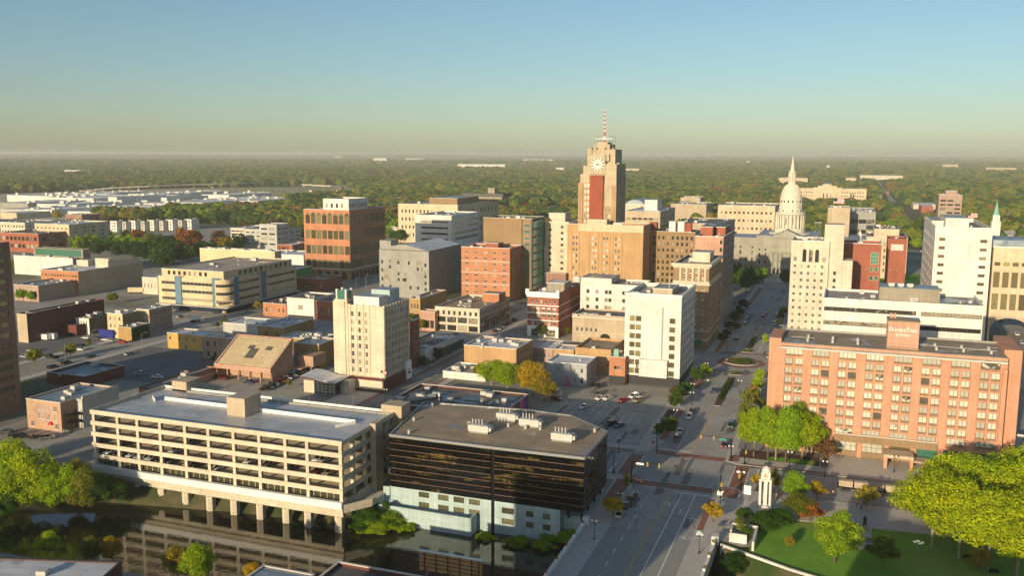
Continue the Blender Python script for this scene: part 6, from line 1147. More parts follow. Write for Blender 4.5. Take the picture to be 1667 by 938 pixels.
far('stepped_museum', 'museum', 'low stepped beige museum with a curved glass front amid trees', 1092, 1150, 333, 366, 1165, 'beige', 'roof_grey', 0, 0, pl='the stepped beige museum', deep=60)
o = far('museum_entry_block', 'museum', 'upper beige museum block with pale green glass bay', 1108, 1140, 322, 358, 1152, 'beige', 'roof_grey', 0, 0, pl='the upper museum block', deep=40)
b = MB(); b.lathe([(7, 2), (7, o.h-4)], n=12, a0=math.pi, a1=2*math.pi); b.build('curved_glass', M['glass_green'], o.root, (o.a0+o.W*.3, o.b0-12, 0))
o = far('tan_lab_office', 'office building', 'tan office with ribbon windows and white roof box right of clock tower', 1018, 1075, 345, 412, 1099, 'beige', 'roof_white', 4, 6, pl='the tan office right of the clock tower', fw=.8, fh=.25)
subbox(o, 'penthouse', .38, .75, .35, .65, 10, 'cleanwhite', 'roof_grey')
o = far('domed_hall', 'hall', 'pale hall with a low barrel vaulted roof behind tan office', 1016, 1050, 333, 390, 1058, 'pale', 'roof_grey', 0, 0, pl='the barrel roofed hall', deep=50)
b = MB(); b.lathe([(1, 0)]*1 or [(1, 0)], n=3) if False else None; N = 10
for i in range(N):
    a0_, a1_ = math.pi*i/N, math.pi*(i+1)/N; r_ = o.W*.42; b.face([(-r_*math.cos(a0_), o.b0+2, o.h+r_*.5*math.sin(a0_)), (-r_*math.cos(a1_), o.b0+2, o.h+r_*.5*math.sin(a1_)), (-r_*math.cos(a1_), o.b1-2, o.h+r_*.5*math.sin(a1_)), (-r_*math.cos(a0_), o.b1-2, o.h+r_*.5*math.sin(a0_))])
b.face([(-o.W*.42*math.cos(math.pi*i/N), o.b0+2, o.h+o.W*.21*math.sin(math.pi*i/N)) for i in range(N+1)]); b.build('barrel_roof', M['roof_blue'], o.root)
far('long_dark_roof_office', 'office building', 'long office with dark flat roof between brown office and dome', 1105, 1180, 365, 430, 1215, 'beige', 'roof_dark', 2, 10, pl='the long dark roofed office', kit=2, deep=70, fh=.2)
far('tan_block_right_of_dome', 'office building', 'plain tan tower block carrying a big flag right of the dome', 1348, 1384, 339, 436, 1386, 'beige', 'roof_tan', 0, 0, pl='the plain tan block right of the dome', deep=30)
far('ribbed_grey_office', 'office building', 'grey office with long dark window ribbons right of tan block', 1384, 1426, 346, 430, 1429, 'grey', 'roof_grey', 4, 3, pl='the grey ribbon windowed office', fw=.96, fh=.4, deep=70)
o = far('cream_court_office', 'office building', 'cream office with dark panelled roof beside the far street', 1411, 1478, 388, 455, 1493, 'cream', 'roof_dark', 5, 10, pl='the cream office by the far street', fw=.35, fh=.55, deep=50)
subbox(o, 'penthouse', .18, .8, .2, .95, 6, 'cream', 'roof_dark'); roof_kit(o.root, o.a0+o.W*.2, o.a0+o.W*.78, o.b0+12, o.b1-6, o.rz+6, 12, 3)
o = far('brown_apartment_tower', 'apartment building', 'pinkish brown apartment tower with banded windows among trees', 1529, 1567, 318, 392, 1527, 'pinkbrown', 'roof_tan', 9, 3, near='r', pl='the pinkish apartment tower', fw=.8, fh=.45, deep=24)
subbox(o, 'penthouse', .3, .8, .3, .8, 5, 'pinkbrown', 'roof_grey')
root = empty('church_spire', (*at(1613, 460, 0), 0)); tag(root, 'white church tower with a thin green copper spire', 'church'); P_(root.location.x, root.location.y, 'the green church spire', 10, 10)
kx, ky = root.location.x, root.location.y; zz = lambda py: at_y(1613, py, ky)[1]
b = MB().box(-3, 3, -3, 3, 0, zz(384)).box(-9, 9, 3, 34, 0, 11); b.build('tower', M['brownwall'], root); b = MB().box(-2.9, 2.9, -2.9, 2.9, zz(384), zz(360)).box(-2.2, 2.2, -2.2, 2.2, zz(360), zz(350)); b.build('belfry', M['cleanwhite'], root); b = MB().lathe([(2.2, zz(350)), (0.02, zz(326))], n=8, sm=False); b.build('spire', M['copper'], root)
far('long_beige_apartments', 'apartment building', 'long beige five storey apartment block behind the left grove', 56, 112, 366, 407, 176, 'cream', 'roof_white', 5, 8, pl='the long beige apartments', kit=4, fw=.35)
far('brick_office_far', 'office building', 'dark brick and green glass office partly hidden by brown tower', 0, 62, 381, 412, 70, 'redbrick', 'roof_dark', 2, 9, pl='the dark brick and glass office', deep=40, fw=.7, fh=.5)
far('white_flat_office', 'office building', 'pale office with grey roof between the townhouses and plant', 0, 40, 363, 385, 50, 'pale', 'roof_grey', 2, 8, pl='the pale far left office', deep=40)
far('brown_brick_warehouse_far', 'warehouse', 'brown brick warehouse with pale roof below the white factory', 106, 133, 350, 368, 158, 'officebrick', 'roof_tan', 1, 5, pl='the brown warehouse below the factory', deep=30)
for i in range(9):      # terrace of townhouses: each one a thing
    xx0 = 180+i*16.2; yy_ = 366+ (i-4)*-.6
    X_, Y_ = at(xx0, 377-i*.55, 0); w_ = at(xx0+15.6, 377-i*.55, 0)[0]-X_
    o = box_bld('townhouse', 'townhouse', f"grey and white townhouse with dark roof, {['first','second','third','fourth','fifth','sixth','seventh','eighth','ninth'][i]} from the left of its terrace", X_, X_+w_*.96, Y_-i*1.2, Y_-i*1.2+14, 11.5 if i % 2 else 12.6, 'lightgrey' if i % 2 else 'cleanwhite', 'roof_dark', par=.4, cop='nearblack', front=G(2, 3, .1, .9, .1, .9, .5, .5), fst=NW, group='terrace of grey townhouses', place='the grey townhouse terrace')
far('curved_concrete_office', 'office building', 'pale concrete office with stepped window bays left of arcaded office', 397, 460, 375, 405, 490, 'lightgrey', 'roof_grey', 4, 7, pl='the pale concrete office', fw=.6, fh=.35, kit=4)
o = far('stepped_concrete_block', 'office building', 'taller stepped concrete block with flag beside pale concrete office', 422, 450, 366, 407, 456, 'lightgrey', 'roof_grey', 4, 2, pl='the stepped concrete block', fw=.7, fh=.35, deep=20)
far('green_roof_office_far', 'office building', 'low pale green office behind the courthouse trees', 612, 648, 372, 384, 660, 'pale', 'roof_dark', 1, 6, pl='the low pale green office', deep=20)
far('mid_brick_office', 'office building', 'low brick building with white parapet among the left trees', 452, 476, 399, 409, 490, 'redbrick', 'roof_white', 1, 5, pl='the low brick building in the trees', deep=30)
far('left_concrete_garage', 'garage', 'pale open concrete garage left of the grove of orange trees', 375, 398, 372, 398, 420, 'pale', 'roof_white', 4, 3, pl='the pale open garage', fw=.9, fh=.4, deep=40)
far('cluttered_grey_shop', 'shop', 'low grey shop with cluttered roof behind the long blank block', 22, 62, 466, 492, 66, 'pinkbrown', 'roof_blue', 1, 5, pl='the cluttered grey shop', kit=9, deep=40)
far('olive_roof_block', 'building', 'long low building with olive roof left of red arcade', 300, 372, 451, 466, 376, 'lightgrey', 'roof_grey', 1, 8, pl='the long low olive roofed building', deep=30) if False else None
# white factory halls far left
rg = random.Random(21); FAC = []
spec = [(0, 45, 331, 344, 'grey'), (0, 62, 342, 352, 'lightgrey'), (40, 105, 320, 334, 'cleanwhite'), (70, 152, 323, 338, 'cleanwhite'), (60, 106, 333, 345, 'cleanwhite'), (0, 27, 347, 357, 'cream'), (96, 140, 334, 343, 'cleanwhite'), (176, 190, 321, 338, 'cleanwhite'), (190, 222, 322, 336, 'cleanwhite'), (150, 178, 339, 348, 'cleanwhite'), (170, 232, 337, 347, 'lightgrey'), (225, 262, 331, 343, 'lightgrey'), (262, 271, 322, 337, 'cleanwhite'), (268, 330, 330, 342, 'lightgrey'), (325, 420, 327, 338, 'lightgrey'), (40, 84, 342, 353, 'cleanwhite'), (110, 150, 345, 356, 'cleanwhite')]
adj = ['low', 'long', 'boxy', 'wide', 'flat', 'plain', 'bright', 'tall', 'small', 'narrow', 'broad', 'square', 'slim', 'squat', 'stretched', 'stubby', 'modest']
onz = ['first', 'second', 'third', 'fourth', 'fifth', 'sixth', 'seventh', 'eighth', 'ninth', 'tenth', 'eleventh', 'twelfth', 'thirteenth', 'fourteenth', 'fifteenth', 'sixteenth', 'seventeenth', 'eighteenth', 'nineteenth', 'twentieth']
ordn = lambda i: onz[i] if i < 20 else 'twenty '+onz[i-20]
for k in range(20): a_ = rg.uniform(0, 420); b_ = rg.uniform(316, 342)-a_*.012; spec.append((a_, a_+rg.uniform(12, 46), b_, b_+rg.uniform(6, 11), 'cleanwhite'))
order = sorted(range(len(spec)), key=lambda i: spec[i][0]+spec[i][1])
for rank, i in enumerate(order):
    L, Rr, tp, yb, wl = spec[i]
    X_, Y_, h_ = corner(Rr, tp, yb); xl = bis(lambda v: pj(v, Y_, h_)[0], X_-600, X_, L)
    o = box_bld('factory_hall', 'factory hall', f'{adj[i % 17]} white factory hall, {ordn(rank)} from the left in the far industrial plant', xl, X_, Y_, Y_+rg.uniform(90, 170), h_, wl, 'roof_bright', par=.5, cop=None, group='halls of the white industrial plant', place='the white factory halls')
    b = MB()
    for k in range(int(o.W/14)): b.box(*(lambda x, y, w: (x-w, x+w, y-2, y+2))(rg.uniform(o.a0+4, o.a1-4), rg.uniform(o.b0+5, o.b1-5), rg.uniform(2, 5)), o.rz, o.rz+rg.uniform(2, 5))
    if b.f: q = b.build('roof_plant', M['hvac'], o.root); q['kind'] = 'stuff'
WORKS = []
for i, (L, Rr, tp, yb, wl, lb) in enumerate(((608, 629, 257.5, 263.5, 'cleanwhite', 'distant white windowless plant left of red striped chimney'), (660, 690, 258, 260.5, 'cleanwhite', 'distant low white works right of red striped chimney'), (745, 822, 267.5, 271, 'cleanwhite', 'very long distant white warehouse left of the clock tower'), (905, 918, 273, 277, 'cleanwhite', 'small distant white shed left of the clock tower'), (852, 900, 259.5, 262, 'cleanwhite', 'thin distant white works near the horizon left of clock tower'), (1018, 1040, 274.5, 277.5, 'cream', 'distant cream shed right of the clock tower'),
     (1268, 1315, 290, 296, 'cream', 'distant cream strip of works behind the capitol dome'), (1377, 1394, 290, 294, 'cream', 'distant cream shed right of the justice building'), (1400, 1470, 286, 290, 'pale', 'distant pale strip of sheds near right horizon'), (1535, 1560, 268, 271, 'cream', 'distant cream hall close to right horizon'), (1605, 1655, 273, 277, 'beige', 'distant beige works at the far right horizon'), (104, 130, 277, 280, 'cleanwhite', 'distant small white works in the left forest'), (545, 556, 254, 256.5, 'cream', 'tiny cream plant on the left horizon'), (1500, 1520, 336, 345, 'redbrick', 'small brick school among the right hand trees'), (1487, 1523, 333, 339, 'pale', 'long pale roofed school among right hand trees'))):
    X_, Y_, h_ = corner(Rr, tp, yb+(3 if yb < 300 else 2)); xl = bis(lambda v: pj(v, Y_, h_)[0], X_-2500, X_, L); WORKS.append(((xl+X_)/2, Y_, X_-xl))
    box_bld('distant_works', 'works building', lb, xl, X_, Y_, Y_+60, h_, wl, 'roof_white', par=.3, cop=None); PLACES.pop()
# overpass on piers, chimneys, water towers, masts
root = empty('highway_overpass', (-1000, 1900, 0)); tag(root, 'long curved concrete highway overpass on piers beyond the white factory', 'overpass')
pts = [at(x, y, z) for x, y, z in ((130, 311, 2), (180, 306, 8), (240, 303.5, 10), (300, 301, 11), (360, 299.5, 11), (420, 298, 10), (480, 300, 6), (540, 303, 2))]
b = MB(); pr = MB(); hz_ = [3, 9, 11, 12, 12, 11, 7, 2]
for i in range(len(pts)-1):
    p, q = pts[i], pts[i+1]
    for k in range(4):
        a = [p[0]+(q[0]-p[0])*k/4, p[1]+(q[1]-p[1])*k/4]; c = [p[0]+(q[0]-p[0])*(k+1)/4, p[1]+(q[1]-p[1])*(k+1)/4]; h_ = hz_[i]+(hz_[i+1]-hz_[i])*k/4
        b.obox((a[0]+1000, a[1]-1900), (c[0]+1000, c[1]-1900), 12, h_-2.2, h_+.8)
    for k in (0, 1): m_ = (p[0]+(q[0]-p[0])*(.25+.5*k), p[1]+(q[1]-p[1])*(.25+.5*k)); pr.obox((m_[0]+998, m_[1]-1900), (m_[0]+1002, m_[1]-1900), 2, 0, hz_[i]-1)
b.build('deck', M['concrete'], root); pr.build('piers', M['concrete'], root)['kind'] = 'stuff'
def far_obj(px, top, yb): X_, Y_, h_ = corner(px, top, yb); return X_, Y_, h_
def pole_thing(nm, cat, lb, px, yb, top, rad, mat='steel', striped=False):
    Y_ = at(px, yb)[1]; X_ = at(px, yb)[0]; h_ = at_y(px, top, Y_)[1]; root = empty(nm, (X_, Y_, 0)); tag(root, lb, cat); n = 8
    for i in range(n): MB().cyl(0, 0, h_*i/n, h_*(i+1)/n, rad*(1-.5*i/n), rad*(1-.5*(i+1)/n), n=8).build('shaft', M[('red' if i % 2 else 'white_paint') if striped else mat], root)
pole_thing('striped_chimney', 'chimney', 'distant red and white banded chimney on the horizon', 639.5, 261, 241, 5, striped=True)
for i, (px, yb, top) in enumerate(((877, 352, 322), (1165, 292, 268), (1226, 293, 274), (1421, 300, 281), (1470, 300, 280), (1503, 300, 281), (1553, 301, 281), (1589, 301, 282), (849, 280, 262), (864, 287, 271), (884, 284, 270), (1150, 288, 275))):
    pole_thing('floodlight_mast' if px > 900 else 'steel_mast', 'mast', f'thin grey mast rising over the distant trees, {onz[i]} along the skyline', px, yb, top, .8 if px > 900 else .5)
for i, (px, yb, top, lb) in enumerate(((1218, 273, 262, 'white ball topped water tower on horizon right of clock tower'), (1349, 279, 269, 'pale drum water tower beyond the justice building'), (1327, 294, 285.5, 'squat brown tower among trees behind justice building'))):
    X_, Y_, h_ = far_obj(px, top, yb); root = empty('water_tower', (X_, Y_, 0)); tag(root, lb, 'water tower'); w_ = 3.2/1480*Y_
    MB().lathe([(.01, h_), (w_*.7, h_*.97), (w_, h_*.8), (w_*.9, h_*.55), (w_*.35, h_*.42)], n=14).build('tank', M['cleanwhite' if i < 2 else 'beige'], root); MB().cyl(0, 0, 0, h_*.45, w_*.35, n=8).build('stem', M['cleanwhite' if i < 2 else 'beige'], root)
def flag(x, y, z0, h, lb, hang=False, w=2.4):
    root = empty('flagpole', (x, y, z0)); tag(root, lb, 'flag'); MB().cyl(0, 0, 0, h, .1, .05, n=6).build('pole', M['white_paint'], root); hh = w*.55
    fm = MB()
    for k in range(7): fm.face([(.1, 0, h-.2-hh*(k+1)/7), (w, .3*w*.2, h-.4-hh*(k+1)/7), (w, .3*w*.2, h-.4-hh*k/7), (.1, 0, h-.2-hh*k/7)], k % 2)
    fm.face([(.1, -.03, h-.2-hh*.55), (w*.42, .03*w-.03, h-.3-hh*.55), (w*.42, .03*w-.03, h-.3), (.1, -.03, h-.2)], 2); fm.build('cloth', [M['red'], M['white_paint'], M['navy']], root)
x_, y_ = at_y(1357, 335, 690)[0], 690; flag(x_, y_, at_y(1357, 345, 690)[1]-6, 16, 'large striped flag flying over the plain tan block', w=7)
flag(*at(620, 640, 0), 0, 9, 'striped flag hanging before the glass entry pavilion'); flag(*at(1573, 392, 0), 0, 30, 'distant striped flag right of the pinkish apartment tower', w=9)
flag(-112+0, 232, 0, 12, 'slim flag standing between garage and black glass block') if False else None
# ================================================================== vegetation
def leaves_mesh(name, n, size, lobes, rz=.8, seed=0, spread=1.0, mat='leaves'):
    """crown of many small leaf faces gathered in clumps; about 1 wide each way, z from 0 to 2*rz"""
    rg = np.random.default_rng(seed); L = []
    for i in range(lobes):
        d = rg.normal(size=3); d /= np.linalg.norm(d); rr = rg.uniform(.42, .86); q = (1-.18*max(0, d[2]))
        if d[2] < -.6: d[2] = -.6
        L.append((rr*d[0]*spread*q, rr*d[1]*spread*q, rz+rr*d[2]*rz*1.02, rg.uniform(.13, .34)))
    for i in range(5): L.append((rg.uniform(-.3, .3), rg.uniform(-.3, .3), rz*rg.uniform(.7, 1.3), .36))
    L = np.array(L); w = L[:, 3]**2; w /= w.sum()
    idx = rg.choice(len(L), n, p=w); d = rg.normal(size=(n, 3)); d /= np.linalg.norm(d, axis=1)[:, None]
    c = L[idx, :3]+d*(L[idx, 3]*rg.uniform(.7, 1.12, n))[:, None]*np.array([1, 1, .9*rz+.1]); c[:, 2] = np.maximum(c[:, 2], .02)
    nrm = d+rg.normal(size=(n, 3))*.5; nrm /= np.linalg.norm(nrm, axis=1)[:, None]
    t = np.cross(nrm, rg.normal(size=(n, 3))); t /= np.linalg.norm(t, axis=1)[:, None]; bt = np.cross(nrm, t)
    s = size*rg.uniform(.6, 1.3, n)[:, None]; v = np.stack([c-t*s-bt*s*.6, c+t*s-bt*s*.5, c+t*s*.8+bt*s*.7, c-t*s*.7+bt*s*.6], 1).reshape(-1, 3)
    me = bpy.data.meshes.new(name); me.vertices.add(4*n); me.vertices.foreach_set('co', v.ravel()); me.loops.add(4*n); me.loops.foreach_set('vertex_index', np.arange(4*n, dtype=np.int32))
    me.polygons.add(n); me.polygons.foreach_set('loop_start', np.arange(0, 4*n, 4, dtype=np.int32)); me.polygons.foreach_set('loop_total', np.full(n, 4, dtype=np.int32)); me.materials.append(M[mat]); me.update(); return me
def trunk_mesh(seed, mat='bark', h=1.0):
    rg = random.Random(seed); b = MB(); b.tube((0, 0, -.02), (0, 0, .42), .035, .026, 7)
    for k in range(11):
        a = rg.uniform(0, 6.28); r = rg.uniform(.3, .62); z1 = rg.uniform(.5, .85); m_ = (r*.5*math.cos(a), r*.5*math.sin(a), (z1+.34)/2+.03); b.tube((0, 0, rg.uniform(.24, .42)), m_, .02, .012, 5); b.tube(m_, (r*math.cos(a), r*math.sin(a), z1), .012, .004, 4)
    return b.mesh('trunk', M[mat])
CR_N = [leaves_mesh('crown', 19000, .027, 74, 1.0, 31+i) for i in range(4)]      # near, fine leaves
CR_M = [leaves_mesh('crown', 2200, .075, 30, 1.0, 61+i) for i in range(5)]     # middle distance
CR_S = [leaves_mesh('crown', 700, .10, 10, 1.0, 91+i) for i in range(2)]      # sparse street trees
TR = [trunk_mesh(i) for i in range(3)]+[trunk_mesh(9, 'barklight')]
COL = dict(green=(.085, .17, .022), dark=(.045, .10, .022), lime=(.42, .54, .018), yellow=(.55, .36, .02), gold=(.38, .30, .035), olive=(.22, .24, .03), orange=(.40, .15, .03), rust=(.24, .13, .06), maple=(.46, .56, .015), mid=(.30, .44, .02), red=(.26, .05, .04))
WORD = dict(green='green', dark='dark green', lime='lime green', yellow='bright yellow', gold='golden', olive='olive green', orange='orange', rust='rusty brown', maple='yellow green', mid='leafy green', red='red')
TREES = []
TRN = {}
def tree(x, y, h, w, c, lod='m', z=0, label=None, name='tree', group=None, trunk=.35, jit=.15):
    i = len(TREES); rg = random.Random(i*17+3)
    root = empty(name, (x, y, z)); cb = COL[c]; k = rg.uniform(1-jit, 1+jit); cb = (cb[0]*k*rg.uniform(.9, 1.1), cb[1]*k, cb[2]*k, 1)
    me = rg.choice(CR_N if lod == 'n' else CR_M if lod == 'm' else CR_S); ch = h*(1-trunk*.62)
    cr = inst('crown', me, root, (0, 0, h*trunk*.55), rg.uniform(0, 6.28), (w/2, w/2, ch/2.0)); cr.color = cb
    if lod != 'f' and h*trunk > .5: inst('trunk', TR[3 if c in ('maple', 'lime') else i % 3], root, (0, 0, 0), rg.uniform(0, 6.28), (w*.5+1, w*.5+1, h))
    TREES.append((root, c, label, name, w, h)); root['category'] = 'tree' if name == 'tree' else name.replace('_', ' ')
    if group: root['group'] = group
    if label: root['label'] = label
    return root
# hotel grove
for k, (px, py, h, w) in enumerate(((1226, 746, 15, 11), (1249, 750, 17, 13), (1262, 752, 15, 12), (1278, 756, 17, 12), (1305, 752, 15, 12), (1290, 742, 17, 12), (1320, 744, 13, 10))):
    x, y = at(px, py); tree(x, y+1, h, w, 'mid' if k % 2 else 'lime', 'n', .2, f"{['broad','tall','round','dense','bushy','high','small'][k]} leafy green tree in the grove before the hotel, {onz[k]} from its left", group='grove before the hotel', trunk=.3)
tree(*at(1338, 752), 8, 8, 'rust', 'm', .2, 'small rusty bare tree at the hotel forecourt corner', trunk=.3)
# big park maples
for k, (px, py, h, w) in enumerate(((1516, 893, 19, 19), (1560, 912, 19, 18), (1608, 928, 18, 17), (1655, 938, 19, 18), (1648, 880, 20, 20), (1585, 868, 19, 18), (1540, 856, 18, 16), (1620, 838, 16, 15), (1665, 830, 17, 16))):
    x, y = at(px, py); tree(x, y, h, w, 'maple', 'n', .1, f"huge yellow green maple in the park, {['front left','second in front','third in front','front right','rear right','rear middle','rear left','back row by the hotel','back row corner'][k]}", group='great park maples', trunk=.32)
tree(*at(1358, 918), 12.5, 12, 'mid', 'n', .1, 'single round green tree standing on the shaded park lawn', trunk=.2)
tree(*at(1437, 918), 6.5, 7.5, 'olive', 'm', .1, 'small round olive tree on the dark park lawn', trunk=.2)
tree(*at(1300, 846), 7, 8.5, 'olive', 'n', .1, 'low spreading orange tinged tree over the red mulch bed', trunk=.15); tree(*at(1318, 850), 5.5, 7, 'orange', 'm', .1, 'low orange shrub tree beside the red mulch bed', trunk=.15)
tree(*at(1294, 818), 8, 8, 'mid', 'n', .1, 'bright green tree right of the white clock obelisk', trunk=.2)
tree(*at(1284.5, 893), 3.0, 2.6, 'gold', 'm', .1, 'small golden shrub alone on the sunlit lawn', 'shrub', trunk=.05)
tree(*at(1240, 866), 3.4, 1.4, 'green', 'm', .1, 'thin upright evergreen shrub at the lawn edge', 'shrub', trunk=.05)
for k, (px, py, h, w, c, lb) in enumerate(((1247, 862, 4.5, 9, 'green', 'broad dark green hedge shrub beside the clock obelisk'), (1270, 856, 4.2, 8, 'green', 'rounded green hedge shrub behind the sunlit lawn'), (1211, 846, 3, 5, 'green', 'green bush above the stair enclosure'), (1203, 868, 4, 3.5, 'olive', 'climbing yellow green ivy on the stair enclosure'), (1214, 878, 3.6, 3.4, 'green', 'dark ivy clump at the stair enclosure foot'), (1195, 908, 5, 7, 'dark', 'dark shaded bush below the floodwall by the bridge'))):
    x, y = at(px, py); tree(x, y, h, w, c, 'n', .1 if k < 5 else -4, lb, 'shrub', trunk=.02)
tree(*at(1330, 816), 6, 5.2, 'yellow', 'm', .1, 'small golden street tree beside the orange cones', trunk=.3); tree(*at(1410, 826), 6, 6.5, 'gold', 'm', .14, 'thin golden street tree in front of the flatbed trailer', trunk=.3); tree(*at(1258, 800), 6, 5, 'gold', 'm', .14, 'sparse golden tree right behind clock obelisk', trunk=.3); tree(*at(1232, 797), 5, 4, 'yellow', 's', .14, 'small yellow tree left behind clock obelisk', trunk=.3)
tree(*at(1160, 851), 5.4, 5.2, 'yellow', 'm', .14, 'small bright yellow tree on the right bridge end sidewalk', trunk=.35)
tree(*at(998, 842), 5.4, 5.8, 'yellow', 'm', .14, 'yellow street tree beside the parked cars near black office', trunk=.3); tree(*at(1020, 800), 5, 3.2, 'gold', 's', .14, 'thin golden street tree by the traffic signal', trunk=.35)
tree(*at(1592, 930), 5, 5, 'gold', 'm', .1, 'small golden bush under the huge maples', trunk=.1)
# river bank left
for k, (px, py, h, w, c) in enumerate(((6, 800, 15, 13, 'lime'), (32, 822, 14, 13, 'mid'), (62, 818, 17, 14, 'lime'), (84, 822, 13, 10, 'lime'), (112, 820, 13, 11, 'lime'), (138, 822, 12, 10, 'olive'), (160, 818, 10, 9, 'green'), (182, 812, 8, 9, 'green'), (20, 770, 13, 12, 'lime'), (8, 830, 8, 10, 'green'), (128, 806, 12, 9, 'gold'))):
    x, y = at(px, py, -3); tree(x, y, h*.95, w*1.05, c, 'n', -4.5, f'{WORD[c]} tree on the left river bank before the garage, {onz[k]} of its clump', group='trees on the left river bank', trunk=.03)
for k, (px, py, z, h, w, c, lb) in enumerate(((78, 905, -4, 7, 8, 'lime', 'bright green bush rising behind the pale roof'), (150, 912, -4, 7, 8, 'olive', 'dark olive bush by the near bank roof edge'), (182, 912, -4, 7, 8, 'yellow', 'bright yellow bush by the near bank roof edge'), (290, 938, -2, 9, 9, 'gold', 'golden tree at lower edge left of blue roof'), (320, 945, -2, 10, 12, 'mid', 'green tree at the lower edge left of blue roof'), (410, 945, -2, 5, 5, 'yellow', 'small yellow bush left of the blue shed roof'))):
    x, y = at(px, py, z); tree(x, y, h*.8, w*.78, c, 'n', z, lb, 'tree', trunk=.12)
for k, (px, py, z, h, w, c, lb) in enumerate(((590, 862, -5.5, 3, 8, 'green', 'dark green bush under the garage corner pier'), (625, 856, -5.5, 4.2, 12, 'mid', 'sunlit green bush against the pale river wall'), (600, 848, -4, 4, 9, 'green', 'green undergrowth bush beneath the garage side ramp'), (610, 866, -5.8, 2.4, 9, 'lime', 'lime green bush at the waterline by the river wall'), (655, 862, -5.8, 2.2, 7, 'lime', 'small lime bush at the foot of the pale wall'), (790, 877, -5.9, 1.4, 6, 'lime', 'lime green weeds below the black glass office middle'), (845, 885, -5.9, 1.8, 8, 'mid', 'green bank bush below the black glass office'), (885, 892, -5.8, 2.0, 7, 'mid', 'dark bank bush left of the bridge wall'), (925, 884, -5, 3.5, 7, 'mid', 'dark bush tucked into the corner by bridge wall'), (905, 878, -5.5, 3, 8, 'mid', 'leafy bush under the office corner'), (630, 828, -2, 2.4, 3, 'green', 'small fig like bush on the river wall'))):
    x, y = at(px, py, z); tree(x, y, h, w, c, 'n' if w > 8 else 'm', z-.4, lb, 'shrub', trunk=.02)
# parking lot trees
for k, (px, py, h, w, c, lb) in enumerate(((800, 628, 10.5, 13, 'lime', 'lime green tree over the puddled roof, left one'), (826, 636, 11, 13, 'lime', 'lime green tree over the puddled roof, right one'), (782, 618, 7, 7, 'gold', 'pale golden tree by the low white extension'), (868, 648, 14, 13.5, 'yellow', 'tall golden orange tree beside the mural wall'), (886, 655, 10, 11, 'gold', 'golden tree at the parking lot corner'), (858, 640, 12, 10, 'gold', 'golden tree behind the mural wall'))):
    x, y = at(px, py); tree(x, y, h, w, c, 'n', 0, lb, group='trees at the parking lot corner', trunk=.25)
# street trees along the avenue and side streets
ST = [(1072, 712, 4.5, 3.6, 'dark'), (1088, 712, 7, 6, 'green'), (1080, 706, 4.5, 4, 'green'), (1100, 668, 6.5, 6, 'green'), (1106, 652, 6, 6, 'green'), (1118, 645, 6, 5.5, 'green'), (1098, 650, 5, 5, 'rust'), (1132, 625, 7, 6.5, 'green'), (1146, 618, 7, 6, 'mid'), (1176, 561, 6.5, 6, 'dark'), (1181, 552, 5.5, 5, 'dark'), (1187, 540, 6, 6, 'dark'), (1196, 528, 7, 6.5, 'dark'), (1203, 517, 7, 7, 'dark'), (1210, 505, 7, 7, 'dark'), (1198, 540, 5, 5, 'green'),
      (1236, 622, 6, 4.4, 'lime'), (1233, 640, 7, 5, 'lime'), (1226, 654, 7, 5.5, 'gold'), (1222, 668, 8, 7, 'olive'), (1215, 690, 8, 6, 'olive'), (1208, 700, 7, 6, 'olive'), (1245, 562, 6, 3.6, 'lime'), (1271, 523, 6, 5, 'dark'), (1268, 532, 5, 3.5, 'lime'), (1275, 514, 6, 6, 'dark'), (1262, 575, 5, 4, 'gold'), (1238, 668, 5, 4, 'olive'),
      (640, 622, 6.5, 5, 'olive'), (690, 600, 6, 5, 'green'), (712, 590, 7, 5.5, 'dark'), (806, 528, 4.5, 4, 'dark'), (820, 516, 6, 4, 'dark'), (521, 630, 5, 4, 'dark'), (471, 632, 4, 3.5, 'olive'), (668, 530, 7, 6, 'olive'), (686, 540, 7, 5, 'gold'),
      (58, 595, 8, 7.5, 'olive'), (115, 582, 7, 6.5, 'olive'), (146, 566, 4.5, 3.5, 'olive'), (94, 588, 3, 3, 'green'), (354, 536, 4.5, 4, 'dark'), (366, 532, 5, 5, 'olive'), (300, 505, 6, 5, 'rust'), (328, 507, 6, 5, 'rust'), (420, 506, 6, 6, 'gold'), (440, 510, 6, 6, 'gold'), (346, 590, 3, 2.8, 'dark'), (183, 494, 7, 8, 'olive'), (40, 445, 9, 9, 'lime'), (25, 440, 8, 8, 'olive'), (38, 490, 8, 9, 'mid'), (50, 492, 7, 7, 'mid'), (882, 550, 7, 6.5, 'olive'), (905, 545, 6, 6, 'olive'), (945, 552, 6, 6, 'olive'), (925, 548, 5, 5, 'olive'),
      (98, 445, 5, 5, 'green'), (525, 447, 6, 6, 'dark'), (508, 446, 6, 5, 'green'), (600, 440, 6, 5, 'dark')]
for (px, py, h, w, c) in ST: x, y = at(px, py); tree(x, y, h, w, c, 'm' if h > 4.9 else 's', .05, None, trunk=.28)
for (px, py, h, w, c) in ((1202, 472, 17, 15, 'green'), (1214, 478, 18, 17, 'green'), (1232, 462, 12, 11, 'green'), (1242, 460, 11, 10, 'mid'), (1226, 470, 12, 12, 'dark'), (1280, 468, 14, 12, 'dark'), (1195, 460, 15, 12, 'dark')): x, y = at(px, py); tree(x, y, h, w, c, 'm', 0, None, trunk=.2)
